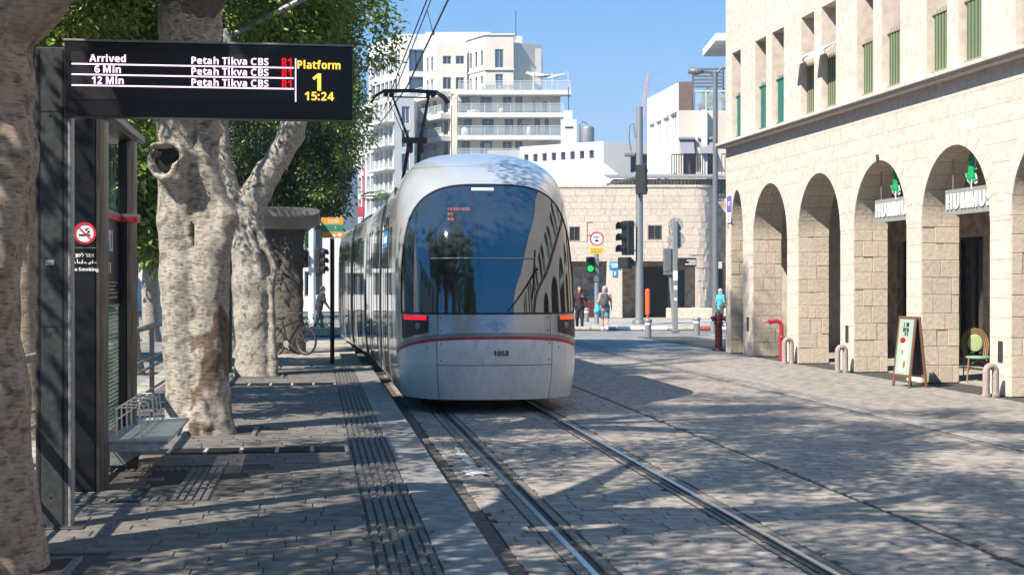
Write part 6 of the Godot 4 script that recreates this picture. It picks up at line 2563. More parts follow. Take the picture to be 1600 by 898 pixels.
func shelters() -> void:
	var t := thing("stop_shelter", "dark platform shelter with a no smoking sign on its near pillar", "shelter", rail_at(-1.72, 0.25, 11.75), TT, "platform shelters")
	pillar(t, 0.0, 0.0, 0.24, 0.3, 2.86)
	pillar(t, 0.06, -1.72, 0.15, 0.26, 2.86)
	var mb := MB.new()
	mb.span(-0.24, 0.14, 2.86, 2.93, -2.0, 0.1, 0.02)
	mb.beam(Vector3(0.155, 2.9, 0.1), Vector3(0.155, 2.9, -2.0), 0.04, 0.07, 0.01)
	obj("roof", mb, M.brushed, t)
	# the board between the pillars
	mb = MB.new()
	mb.span(-0.04, 0.0, 1.42, 2.2, -1.62, -0.16)
	obj("info_board", mb, M.post_dark, t)
	mb = MB.new()
	mb.span(-0.03, 0.012, 2.14, 2.185, -1.64, -0.15)
	mb.span(-0.03, 0.15, 2.14, 2.185, -1.86, -1.58)
	obj("red_band", mb, M.red, t)
	mb = MB.new()
	mb.span(-0.03, 0.011, 2.186, 2.21, -1.64, -0.15)
	mb.span(-0.03, 0.149, 2.186, 2.21, -1.86, -1.58)
	obj("pale_band", mb, M.galvanised, t)
	mb = MB.new()
	mb.span(-0.06, -0.03, 2.22, 2.8, -1.6, -0.2)
	mb.span(-0.05, -0.02, 2.22, 2.26, -1.6, -0.2)
	obj("upper_screen", mb, M.shelter_glass, t)
	var side := Basis(Vector3.UP, PI / 2)
	strokes("נתיקה", 0.15, M.white, t, Vector3(0.006, 1.88, -0.85), side, "stop_name")
	strokes("נו תחנ", 0.075, M.white, t, Vector3(0.006, 1.69, -0.85), side, "stop_name")
	mb = MB.new()
	for i in 5:
		mb.span(0.0, 0.004, 1.6 - i * 0.03, 1.61 - i * 0.03, -1.4 + 0.07 * (i % 3), -0.35)
	mb.span(0.0, 0.004, 1.47, 1.49, -1.4, -0.3)
	obj("small_print", mb, M.bar_pale, t)
	mb = MB.new()
	mb.span(-0.03, -0.015, 0.08, 1.4, -1.62, -0.16)
	var gl := obj("glass_panel", mb, M.shelter_glass, t)
	mb = MB.new()
	for i in 30:
		mb.span(-0.014, -0.011, 0.35 + i * 0.034, 0.362 + i * 0.034, -1.6, -0.18)
	obj("printed_lines", mb, M.poster_green, gl)
	mb = MB.new()
	mb.span(-0.03, 0.0, 1.4, 1.42, -1.64, -0.15)
	mb.span(-0.03, 0.0, 0.04, 0.08, -1.64, -0.15)
	obj("panel_frame", mb, M.galvanised, t)
	# no smoking sign on the face towards the camera
	var sp := Vector3(-0.035, 1.98, 0.151)
	mb = MB.new()
	mb.xf = Transform3D(Basis(), sp)
	var disc := PackedVector2Array()
	for k in 28:
		disc.append(Vector2(cos(TAU * k / 28), sin(TAU * k / 28)) * 0.082)
	mb.prism(disc, 0, 0.002)
	var no := obj("no_smoking_sign", mb, M.white, t)
	mb = MB.new()
	mb.xf = Transform3D(Basis(), sp + Vector3(0, 0, 0.002))
	for k in 28:
		var a := Vector2(cos(TAU * k / 28), sin(TAU * k / 28))
		var b := Vector2(cos(TAU * (k + 1) / 28), sin(TAU * (k + 1) / 28))
		mb.prism(PackedVector2Array([a * 0.066, a * 0.085, b * 0.085, b * 0.066]), 0, 0.004)
	mb.box(Vector3(0, 0, 0.003), Vector3(0.145, 0.014, 0.003), 0, Basis(Vector3.BACK, -PI / 4))
	obj("red_ring", mb, M.red, no)
	mb = MB.new()
	mb.xf = Transform3D(Basis(), sp + Vector3(0, 0, 0.003))
	mb.span(-0.045, 0.03, -0.019, -0.006, 0, 0.002)
	mb.span(0.034, 0.042, -0.019, -0.006, 0, 0.002)
	for k in 6:
		mb.box(Vector3(0.02 + 0.014 * sin(k * 1.3), 0.004 + k * 0.007, 0.001), Vector3(0.016, 0.006, 0.002), 0, Basis(Vector3.BACK, 0.5))
	obj("cigarette", mb, M.black, no)
	mb = MB.new()
	mb.span(-0.12, 0.05, 1.868, 1.871, 0.15, 0.152)
	obj("sign_rule", mb, M.bar_pale, no)
	strokes("אסור לעשן", 0.022, M.white, no, Vector3(-0.035, 1.80, 0.152), Basis(), "lettering", 0.2)
	strokes("~^j ~^~|~ ", 0.026, M.white, no, Vector3(-0.035, 1.752, 0.152), Basis(), "lettering", 0.2)
	lettering("No Smoking", 0.026, M.white, no, Vector3(-0.035, 1.705, 0.152), Basis())
	# the ledge seat hung from the shelter, with wire backs
	var b := thing("ledge_seat", "pale grey metal perch seat with wire rails beside the near shelter", "bench", rail_at(-1.66, 0.25, 13.0), TT)
	mb = MB.new()
	var y := 0.33
	mb.box(Vector3(0.24, y, 0.0), Vector3(0.50, 0.035, 2.0), 0.008)
	mb.quad(Vector3(-0.01, y - 0.07, 1.0), Vector3(0.4, y - 0.07, 1.0), Vector3(0.49, y, 1.0), Vector3(-0.01, y, 1.0))
	obj("seat", mb, M.seat_white, b)
	mb = MB.new()
	mb.prism(PackedVector2Array([Vector2(0.0, y - 0.03), Vector2(0.38, y - 0.03), Vector2(0.1, 0.12), Vector2(0.0, 0.12)]), 0.62, 0.72)
	mb.prism(PackedVector2Array([Vector2(0.0, y - 0.03), Vector2(0.38, y - 0.03), Vector2(0.1, 0.12), Vector2(0.0, 0.12)]), -0.72, -0.62)
	obj("bracket", mb, M.seat_white, b)
	mb = MB.new()
	mb.span(0.04, 0.14, 0, y - 0.02, -0.05, 0.05, 0.01)
	obj("leg", mb, M.post_dark, b)
	for z in [0.75, 0.45, 0.12, -0.2, -0.5, -0.8]:
		mb = MB.new()
		mb.tube([Vector3(0.06, y + 0.02, z), Vector3(0.06, y + 0.24, z + 0.03), Vector3(0.08, y + 0.26, z + 0.03), Vector3(0.22, y + 0.26, z + 0.03), Vector3(0.24, y + 0.24, z + 0.03), Vector3(0.26, y + 0.02, z)], 0.007, 6)
		obj("wire_hoop", mb, M.wire, b)
	for q in [[0.07, 0.262], [0.07, 0.17]]:
		mb = MB.new()
		mb.tube([Vector3(q[0], y + q[1], 0.95), Vector3(q[0], y + q[1], -0.95)], 0.006, 6)
		obj("wire_rail", mb, M.wire, b)
	# the farther shelter with its rounded canopy
	t = thing("stop_shelter", "farther grey shelter whose rounded canopy shows behind the forked fig", "shelter", rail_at(-1.62, 0.25, 26.8), TT, "platform shelters")
	pillar(t, 0.0, 0.0, 0.26, 0.3, 2.8)
	pillar(t, 0.0, -7.5, 0.26, 0.3, 2.8)
	mb = MB.new()
	var sec := []
	for q in [[-0.25, 0.16], [0.5, 0.12], [1.2, 0.11], [1.55, 0.14], [1.68, 0.19], [1.7, 0.24], [1.62, 0.28], [1.2, 0.3], [-0.25, 0.33]]:
		sec.append(Vector2(q[0], 2.78 + q[1]))
	mb.prism(PackedVector2Array(sec), -9.0, -2.2)
	obj("canopy", mb, M.pole_grey, t)
	mb = MB.new()
	mb.span(-0.03, -0.015, 0.1, 2.4, -7.3, -0.2)
	obj("glass_panel", mb, M.shelter_glass, t)
	# stop flag
	var f := thing("stop_flag", "orange and green stop flag on a dark post beside the tram", "sign", rail_at(0.36, 0.06, 32.9), TT)
	mb = MB.new()
	mb.tube([Vector3(0, 0, 0), Vector3(0, 2.78, 0)], 0.05, 10)
	obj("post", mb, M.post_dark, f)
	for q in [[2.79, 2.93, "sign_orange"], [2.931, 3.08, "sign_green"], [3.081, 3.24, "sign_orange"]]:
		mb = MB.new()
		mb.span(-0.24, 0.25, q[0], q[1], -0.02, 0.02, 0.004)
		obj("flag_panel", mb, M[q[2]], f)
	strokes("תחנה", 0.07, M.white, f, Vector3(0.03, 3.12, 0.022))
	strokes("רכ", 0.05, M.white, f, Vector3(0.05, 2.99, 0.022))
	mb = MB.new()
	mb.span(0.12, 0.2, 2.83, 2.89, 0.02, 0.024)
	mb.span(0.0, 0.08, 2.82, 2.86, 0.02, 0.024)
	obj("pictogram", mb, M.white, f)


func wheel(mb_tyre: MB, mb_rim: MB, at: Vector3, r: float, axis: Basis) -> void:
	var ring := []
	var inner := []
	for k in 33:
		var a := TAU * k / 32
		ring.append(at + axis * Vector3(cos(a) * r, sin(a) * r, 0))
		inner.append(at + axis * Vector3(cos(a) * r * 0.93, sin(a) * r * 0.93, 0))
	mb_tyre.tube(ring, 0.026, 8, false)
	mb_rim.tube(inner, 0.014, 6, false)
	for k in 14:
		var a := TAU * k / 14
		mb_rim.tube([at + axis * Vector3(0, 0, 0.02 if k % 2 else -0.02), at + axis * Vector3(cos(a) * r * 0.93, sin(a) * r * 0.93, 0)], 0.003, 4, false)
	mb_rim.tube([at + axis * Vector3(0, 0, -0.05), at + axis * Vector3(0, 0, 0.05)], 0.025, 8)


func bicycle(label: String, at: Vector3, turn: float, lean := 0.0) -> void:
	var t := thing("bicycle", label, "bicycle", at, turn)
	t.rotation.z = lean
	for q in [[-0.52, "rear"], [0.54, "front"]]:
		var ty := MB.new()
		var rm := MB.new()
		wheel(ty, rm, Vector3(q[0], 0.34, 0), 0.33, Basis())
		var o := obj("wheel", ty, M.rubber, t)
		obj("rim", rm, M.pole_grey, o)
	var fr := MB.new()
	fr.tube([Vector3(-0.52, 0.34, 0.05), Vector3(-0.1, 0.3, 0.04)], 0.014, 6)
	fr.tube([Vector3(-0.52, 0.34, 0.05), Vector3(-0.2, 0.72, 0.02)], 0.012, 6)
	fr.tube([Vector3(-0.08, 0.28, 0), Vector3(-0.24, 0.86, 0)], 0.02, 8)
	fr.tube([Vector3(-0.08, 0.28, 0), Vector3(0.36, 0.78, 0)], 0.026, 8)
	fr.tube([Vector3(-0.2, 0.72, 0), Vector3(0.34, 0.86, 0)], 0.02, 8)
	fr.tube([Vector3(0.32, 0.98, 0), Vector3(0.4, 0.66, 0), Vector3(0.54, 0.34, 0.05)], 0.016, 6)
	fr.tube([Vector3(0.4, 0.66, 0), Vector3(0.54, 0.34, -0.05)], 0.014, 6)
	obj("frame", fr, M.black_iron, t)
	var hb := MB.new()
	hb.tube([Vector3(0.2, 1.04, -0.3), Vector3(0.3, 1.03, -0.12), Vector3(0.32, 1.0, 0), Vector3(0.3, 1.03, 0.12), Vector3(0.2, 1.04, 0.3)], 0.013, 6)
	obj("handlebar", hb, M.galvanised, t)
	var sd := MB.new()
	sd.ball(Vector3(-0.26, 0.93, 0), Vector3(0.14, 0.04, 0.08), 10)
	obj("saddle", sd, M.black, t)
	var mg := MB.new()
	var arc := []
	for k in 9:
		var a := lerpf(0.1, PI * 0.95, k / 8.0)
		arc.append(Vector3(-0.52 + cos(a) * 0.38, 0.34 + sin(a) * 0.38, 0))
	mg.tube(arc, 0.018, 6)
	mg.tube([Vector3(-0.75, 0.78, 0.08), Vector3(-0.28, 0.76, 0.08)], 0.01, 6)
	mg.tube([Vector3(-0.75, 0.78, -0.08), Vector3(-0.28, 0.76, -0.08)], 0.01, 6)
	obj("mudguard_rack", mg, M.black_iron, t)
	var cr := MB.new()
	cr.lathe([Vector2(0, -0.012), Vector2(0.09, -0.012), Vector2(0.09, 0.012), Vector2(0, 0.012)], 16, Vector3(-0.08, 0.28, 0.06), Basis(Vector3.RIGHT, PI / 2))
	cr.tube([Vector3(-0.08, 0.28, 0.08), Vector3(0.03, 0.15, 0.08)], 0.01, 6)
	cr.tube([Vector3(-0.08, 0.28, -0.08), Vector3(-0.18, 0.42, -0.08)], 0.01, 6)
	obj("crank", cr, M.galvanised, t)


func platform_things() -> void:
	# railing along the back of the platform
	for run in [[6.0, 15.2, "stretch nearest the camera, left of the sign post"], [15.3, 24.5, "stretch seen between the shelter and the hollow fig"], [24.6, 33.8, "farthest stretch, behind the forked fig"]]:
		var l: float = run[1] - run[0]
		var t := thing("platform_railing", "grey steel railing at the platform's back, %s" % run[2], "railing", rail_at(-2.15, 0.25, run[0]), TT, "railing along the back of the platform")
		var n := int(l / 1.85)
		for i in n + 1:
			var mb := MB.new()
			mb.span(-0.03, 0.03, -0.1, 1.02, -i * l / n - 0.03, -i * l / n + 0.03, 0.006)
			obj("railing_post", mb, M.rail_paint, t)
		var tp := MB.new()
		tp.span(-0.035, 0.035, 1.0, 1.06, -l, 0.0, 0.01)
		obj("top_rail", tp, M.rail_paint, t)
		for y in [0.62, 0.5, 0.2]:
			var mb := MB.new()
			mb.tube([Vector3(0.0, y, 0), Vector3(0.0, y, -l)], 0.018, 8)
			obj("lower_rail", mb, M.rail_paint, t)
	bicycle("dark bicycle leaning against the dark fig trunk past the platform", rail_at(-0.62, 0.06, 36.9), TT - 0.75, 0.06)
	var lit := MultiMesh.new()
	lit.transform_format = MultiMesh.TRANSFORM_3D
	lit.mesh = clump(1, 0.01, 0.06, 0.032, 15)
	lit.instance_count = 170
	for i in 170:
		var on := i < 90
		lit.set_instance_transform(i, TF * Transform3D(Basis(Vector3.UP, rng.randf() * TAU) * Basis.from_scale(Vector3(1, 0.2, 1)), Vector3(rng.randf_range(-1.6, 0.9) if on else rng.randf_range(1.2, 5.0), 0.256 if on else 0.006, -rng.randf_range(7.8, 20.0))))
	var lo := MultiMeshInstance3D.new()
	lo.multimesh = lit
	lo.material_override = M.bark_patch
	lo.name = "leaf_litter"
	lo.set_meta("kind", "stuff")
	add_child(lo)
	tag(lo, "scattered small dry leaves over the platform and the track paving", "leaf litter")
	# scooter parked behind the railing, seen between the posts
	var s := thing("parked_scooter", "dark parked scooter with a white headlight seen between sign post and shelter", "scooter", rail_at(-2.75, 0.12, 18.1), TT - 0.9)
	for x in [-0.6, 0.62]:
		var mb := MB.new()
		mb.lathe([Vector2(0.1, -0.05), Vector2(0.24, -0.06), Vector2(0.27, 0.0), Vector2(0.24, 0.06), Vector2(0.1, 0.05)], 20, Vector3(x, 0.27, 0), Basis(Vector3.RIGHT, PI / 2))
		obj("wheel", mb, M.rubber, s)
	var sb := Flesh.new()
	sb.cell = 0.03
	sb.k = 0.08
	sb.chain([[-0.7, 0.62, 0, 0.14], [-0.3, 0.6, 0, 0.15], [-0.1, 0.35, 0, 0.12], [0.25, 0.3, 0, 0.1], [0.42, 0.55, 0, 0.12], [0.48, 0.95, 0, 0.11]])
	var mb := MB.new()
	sb.build(mb)
	obj("body", mb, M.hydrant_red, s)
	mb = MB.new()
	mb.box(Vector3(-0.45, 0.78, 0), Vector3(0.65, 0.1, 0.28), 0.04)
	obj("saddle", mb, M.black, s)
	mb = MB.new()
	mb.tube([Vector3(0.42, 1.08, -0.32), Vector3(0.46, 1.05, 0), Vector3(0.42, 1.08, 0.32)], 0.02, 6)
	mb.tube([Vector3(0.5, 0.9, 0), Vector3(0.62, 0.3, 0)], 0.04, 8)
	obj("handlebar", mb, M.black_iron, s)
	mb = MB.new()
	mb.ball(Vector3(0.58, 0.95, 0), Vector3(0.07, 0.09, 0.1), 10)
	obj("headlamp", mb, M.white, s)
	# fallen leaves on the platform
	var lf := clump(3, 0.05, 0.07, 0.035, 12)
	for q in [[-0.85, 11.9], [-1.15, 10.6], [-1.3, 10.2], [-0.4, 12.5], [-1.35, 9.3], [-0.2, 9.2]]:
		var t := obj("fallen_leaves", lf, M.bark_patch)
		t.transform = TF * Transform3D(Basis(Vector3.UP, q[1] * 3.0) * Basis.from_scale(Vector3(0.7, 0.12, 0.7)), Vector3(q[0], 0.262, -q[1]))
		tag(t, "few dry brown leaves lying on the platform paving", "leaves", "dry leaves on the platform")


func on_front(depth: float, out: float) -> Vector3:   # a point before the arcade's front, out metres into the street
	return FF * Vector3(-out, 0, lz(depth))


func arcade_things() -> void:
	# stone hoops along the wall
	var i := 0
	var hoops := 0
	for q in [[33.8, 0.25, "beside the red standpipe"], [30.4, 0.3, "between the standpipe and the menu board"], [23.95, 0.3, "in front of the rattan chair"]]:
		var t := thing("stone_hoop", "grey pink stone hoop bollard %s" % q[2], "bollard", on_front(q[0], q[1]), TFA + 0.15, "stone hoops along the arcade")
		var mb := MB.new()
		var h: float = 0.56 - 0.03 * hoops
		hoops += 1
		var r := 0.09
		var path := [Vector3(-r, 0.03, 0), Vector3(-r, h - r, 0)]
		for k in range(1, 9):
			var a := PI - PI * k / 8.0
			path.append(Vector3(cos(a) * r, h - r + sin(a) * r, 0))
		path.append(Vector3(r, 0.03, 0))
		mb.tube(path, 0.056, 14)
		obj("hoop", mb, M.loop_stone, t)
		mb = MB.new()
		for x in [-r, r]:
			mb.lathe([Vector2(0.072, 0.0), Vector2(0.07, 0.05), Vector2(0.055, 0.055)], 14, Vector3(x, 0, 0))
		obj("foot", mb, M.band_stone, t)
	# menu board
	var t := thing("menu_board", "wooden A-frame menu board with a pale green food poster before the arcade", "sign board", on_front(26.35, 0.62), TFA - 1.5)
	var lean := Basis(Vector3.RIGHT, -0.13)
	var mb := MB.new()
	for sgn in [1.0, -1.0]:
		var bx := Transform3D(Basis(Vector3.RIGHT, -0.11 * sgn), Vector3(0, 0, 0.17 * sgn))
		mb.xf = bx
		for x in [-0.29, 0.29]:
			mb.box(Vector3(x, 0.63, 0), Vector3(0.055, 1.26, 0.035), 0.006)
		mb.box(Vector3(0, 1.235, 0), Vector3(0.53, 0.05, 0.034), 0.006)
		mb.box(Vector3(0, 0.2, 0), Vector3(0.53, 0.05, 0.034), 0.006)
	obj("wood_frame", mb, M.wood, t)
	var bx := Transform3D(Basis(Vector3.RIGHT, -0.11), Vector3(0, 0, 0.17))
	mb = MB.new()
	mb.xf = bx
	mb.span(-0.262, 0.262, 0.226, 1.21, -0.006, 0.012)
	var po := obj("poster", mb, M.poster_green, t)
	mb = MB.new()
	mb.xf = Transform3D(Basis(Vector3.RIGHT, 0.11), Vector3(0, 0, -0.17))
	mb.span(-0.262, 0.262, 0.226, 1.21, -0.01, 0.006)
	obj("rear_board", mb, M.black, t)
	for q in [["~", 0, 0]]:
		strokes("שחמנ", 0.06, M.black, po, bx * Vector3(0, 1.08, 0.014), bx.basis, "lettering", 0.28)
		strokes("ארוחה", 0.055, M.black, po, bx * Vector3(0, 0.99, 0.014), bx.basis, "lettering", 0.28)
		strokes("חמה", 0.05, M.black, po, bx * Vector3(0.03, 0.92, 0.014), bx.basis, "lettering", 0.28)
	for q in [[0.02, 0.62, 0.16, 0.2, "cream_wall"], [0.02, 0.62, 0.12, 0.15, "sail_cloth"], [-0.08, 0.83, 0.1, 0.05, "pipe_red"], [0.0, 0.37, 0.14, 0.1, "kerb_white"], [0.05, 0.4, 0.06, 0.07, "rattan"], [-0.06, 0.62, 0.05, 0.05, "seat_green"]]:
		mb = MB.new()
		mb.xf = bx
		var el := PackedVector2Array()
		for k in 20:
			el.append(Vector2(q[0] + cos(TAU * k / 20) * q[2], q[1] + sin(TAU * k / 20) * q[3]))
		i += 1
		mb.prism(el, 0.012, 0.013 + 0.0008 * i)
		obj("food_print", mb, M[q[4]], po)
	# rattan bistro chair
	t = thing("bistro_chair", "rattan bistro chair with a round green back standing inside an arch", "chair", Vector3(8.68, 0.02, -27.4), TFA - 0.25)
	mb = MB.new()
	for x in [-0.2, 0.2]:
		mb.tube([Vector3(x * 1.2, 0, 0.22), Vector3(x, 0.44, 0.19)], 0.016, 8)
	obj("front_legs", mb, M.rattan, t)
	for w in [0.0, 0.035, 0.07]:
		mb = MB.new()
		var path := []
		var r: float = 0.245 - w
		path.append(Vector3(-r * 0.85, 0.0 if w == 0.0 else 0.42, -0.26 if w == 0.0 else -0.2))
		path.append(Vector3(-r * 0.86, 0.45, -0.2))
		path.append(Vector3(-r, 0.68, -0.23))
		for k in range(1, 10):
			var a := PI - PI * k / 10.0
			path.append(Vector3(cos(a) * r, 0.7 + sin(a) * (0.27 - w), -0.25))
		path.append(Vector3(r, 0.68, -0.23))
		path.append(Vector3(r * 0.86, 0.45, -0.2))
		path.append(Vector3(r * 0.85, 0.0 if w == 0.0 else 0.42, -0.26 if w == 0.0 else -0.2))
		mb.tube(path, 0.013, 8)
		obj("back_hoop", mb, M.rattan, t)
	mb = MB.new()
	mb.ball(Vector3(0, 0.71, -0.235), Vector3(0.14, 0.165, 0.012), 20)
	obj("back_rest", mb, M.cushion, t)
	mb = MB.new()
	mb.lathe([Vector2(0.0, 0.42), Vector2(0.2, 0.42), Vector2(0.225, 0.445), Vector2(0.2, 0.47), Vector2(0.0, 0.475)], 20, Vector3(0, 0, 0.0))
	obj("seat", mb, M.seat_green, t)
	for x in [-1.0, 1.0]:
		mb = MB.new()
		mb.tube([Vector3(x * 0.22, 0.18, 0.2), Vector3(x * 0.12, 0.34, 0.1), Vector3(0, 0.4, 0.05)], 0.01, 6)
		mb.tube([Vector3(x * 0.21, 0.22, 0.2), Vector3(x * 0.2, 0.2, -0.24)], 0.01, 6)
		obj("brace", mb, M.rattan, t)
	# the eatery's hanging letters and leaf emblems
	for q in [[26.9, "HUMMUSSE", 1.05, "right"], [30.13, "HUMMUSSE", 1.05, "left"]]:
		var at := on_front(q[0], -0.3)
		t = thing("eatery_sign", "white slatted HUMMUS lettering hung in the %s arch before a green leaf emblem" % q[3], "sign", at, TFA - PI / 2, "eatery signs in the arches")
		mb = MB.new()
		for k in 44:
			mb.span(0.02 + k * 0.052, 0.048 + k * 0.052, 3.08, 3.54, -0.012, 0.0)
		obj("slats", mb, M.slat_pale, t)
		mb = MB.new()
		mb.span(0, 2.3, 3.5, 3.53, -0.03, -0.013)
		mb.span(0, 2.3, 3.12, 3.15, -0.03, -0.013)
		mb.tube([Vector3(0.3, 3.5, -0.02), Vector3(0.3, 4.9, -0.02)], 0.012, 6)
		mb.tube([Vector3(1.9, 3.5, -0.02), Vector3(1.9, 4.9, -0.02)], 0.012, 6)
		obj("hanger", mb, M.galvanised, t)
		lettering(q[1], 0.28, M.awning_white, t, Vector3(1.17, 3.32, 0.012), Basis.from_scale(Vector3(1.0, 1, 4)), true)
		mb = MB.new()
		for layer in [[1.18, 0.0, "white"], [1.0, 0.014, "tree_emblem"]]:
			mb = MB.new()
			mb.xf = Transform3D(Basis(), Vector3(1.08, 3.83, layer[1]))
			var g := RandomNumberGenerator.new()
			g.seed = 5
			for k in 34:
				var f := g.randf()
				var p := Vector2(g.randf_range(-1, 1) * 0.2 * (1.05 - f * 0.75), -0.22 + f * 0.52) * float(layer[0])
				var a := g.randf() * TAU
				var l := 0.06 * float(layer[0])
				var dv := Vector2(cos(a), sin(a)) * l
				var nv := Vector2(-dv.y, dv.x) * 0.45
				mb.prism(PackedVector2Array([p - dv, p + nv, p + dv, p - nv]), 0.0, 0.012)
			if layer[2] == "tree_emblem":
				mb.prism(PackedVector2Array([Vector2(-0.13, -0.15), Vector2(0.12, -0.12), Vector2(0.06, 0.15), Vector2(0.0, 0.3), Vector2(-0.07, 0.1)]), 0.0, 0.011)
			obj("leaf_emblem", mb, M[layer[2]], t)
		mb = MB.new()
		mb.tube([Vector3(1.08, 3.5, 0), Vector3(1.06, 3.56, 0), Vector3(1.09, 3.65, 0)], 0.014, 6)
		obj("emblem_stem", mb, M.white, t)
	# red standpipe in the second arch, dark red hydrant at the corner
	t = thing("standpipe", "bright red bent standpipe against the pier's far side", "pipe", on_front(34.62, 0.12), TFA)
	mb = MB.new()
	mb.tube([Vector3(0, 0, 0), Vector3(0, 0.86, 0), Vector3(-0.03, 0.93, 0), Vector3(-0.1, 0.955, 0), Vector3(-0.24, 0.95, 0)], 0.048, 10)
	obj("pipe", mb, M.pipe_red, t)
	mb = MB.new()
	mb.lathe([Vector2(0.075, 0), Vector2(0.075, 0.06), Vector2(0.05, 0.06)], 12, Vector3(0, 0.55, 0))
	mb.tube([Vector3(-0.24, 0.95, 0), Vector3(-0.30, 0.93, 0)], 0.06, 10)
	mb.tube([Vector3(-0.3, 0.94, 0), Vector3(-0.42, 0.92, 0)], 0.015, 6)
	obj("valve", mb, M.pipe_red, t)
	t = thing("fire_hydrant", "tall dark red fire hydrant column at the arcade's far corner", "hydrant", Vector3(5.65, 0, -40.2), 0.2)
	mb = MB.new()
	mb.lathe([Vector2(0.17, 0), Vector2(0.17, 0.05), Vector2(0.105, 0.07), Vector2(0.1, 0.72), Vector2(0.13, 0.74), Vector2(0.13, 0.78), Vector2(0.105, 0.8), Vector2(0.11, 0.98), Vector2(0.07, 1.05), Vector2(0, 1.06)], 16)
	obj("column", mb, M.hydrant_red, t)
	mb = MB.new()
	for a in [0.3, PI - 0.3]:
		mb.tube([Vector3(0, 0.88, 0), Vector3(cos(a) * 0.2, 0.88, sin(a) * 0.2)], 0.06, 10)
		mb.tube([Vector3(cos(a) * 0.17, 0.88, sin(a) * 0.17), Vector3(cos(a) * 0.21, 0.88, sin(a) * 0.21)], 0.075, 8)
	obj("outlet", mb, M.hydrant_red, t)
	mb = MB.new()
	mb.lathe([Vector2(0.19, 0.0), Vector2(0.19, 0.03), Vector2(0.0, 0.035)], 16)
	obj("base_flange", mb, M.black_iron, t)
	t = thing("street_name_sign", "small blue white street plate on the arcade's far front corner", "sign", on_front(39.05, 0.02), TFA - PI / 2)
	for q in [[3.75, 4.15, "purple"], [3.45, 3.72, "white"]]:
		mb = MB.new()
		mb.span(-0.16, 0.16, q[0], q[1], -0.01, 0.012, 0.003)
		obj("plate", mb, M[q[2]], t)
	strokes("רחוב", 0.1, M.white, t, Vector3(0, 3.9, 0.014))
	for y in [3.52, 3.63]:
		mb = MB.new()
		mb.ball(Vector3(0, y, 0.012), Vector3(0.04, 0.04, 0.006), 10)
		obj("number_mark", mb, M.purple, t)


func pole_of(t: Node3D, r0: float, r1: float, h: float, m: String, called := "pole") -> void:
	var mb := MB.new()
	mb.lathe([Vector2(r0 * 1.5, 0), Vector2(r0 * 1.5, 0.06), Vector2(r0, 0.08), Vector2(lerpf(r0, r1, 0.5), h * 0.5), Vector2(r1, h), Vector2(0, h)], 14)
	obj(called, mb, M[m], t)


func disc_of(t: Node3D, at: Vector3, r: float, m: String, called: String, thick := 0.02, ring := 0.0) -> void:
	var mb := MB.new()
	mb.xf = Transform3D(Basis(), at)
	for k in 24:
		var a := Vector2(cos(TAU * k / 24), sin(TAU * k / 24)) * r
		var b := Vector2(cos(TAU * (k + 1) / 24), sin(TAU * (k + 1) / 24)) * r
		mb.prism(PackedVector2Array([a * ring, a, b, b * ring]) if ring > 0 else PackedVector2Array([Vector2.ZERO, a, b]), 0, thick)
	obj(called, mb, M[m], t)


func signal_head(t: Node3D, at: Vector3, turn: float, lamps: int, size: float, lit := "") -> void:
	var x := Transform3D(Basis(Vector3.UP, turn), at)
	var mb := MB.new()
	mb.xf = x
	mb.box(Vector3(0, 0, 0), Vector3(size * 1.25, size * 1.15 * lamps, size * 0.8), 0.03)
	var hd := obj("signal_head", mb, M.black, t)
	for i in lamps:
		var y := (lamps - 1) * size * 0.57 - i * size * 1.14
		mb = MB.new()
		mb.xf = x
		var rows := []
		for k in 11:
			var a := PI * -0.15 + PI * 1.3 * k / 10.0
			rows.append([Vector3(cos(a) * size * 0.46, y + sin(a) * size * 0.46, size * 0.4), Vector3(cos(a) * size * 0.5, y + sin(a) * size * 0.5 - size * 0.05, size * 1.15)])
		mb.grid(rows)
		obj("visor", mb, M.black, hd)
		mb = MB.new()
		mb.xf = x
		mb.lathe([Vector2(size * 0.42, 0), Vector2(size * 0.3, 0.02), Vector2(0, 0.03)], 14, Vector3(0, y, size * 0.4), Basis(Vector3.RIGHT, PI / 2))
		obj("signal_lamp", mb, M.signal_green if lit == "green" and i == lamps - 1 else M.cab_grey, hd)


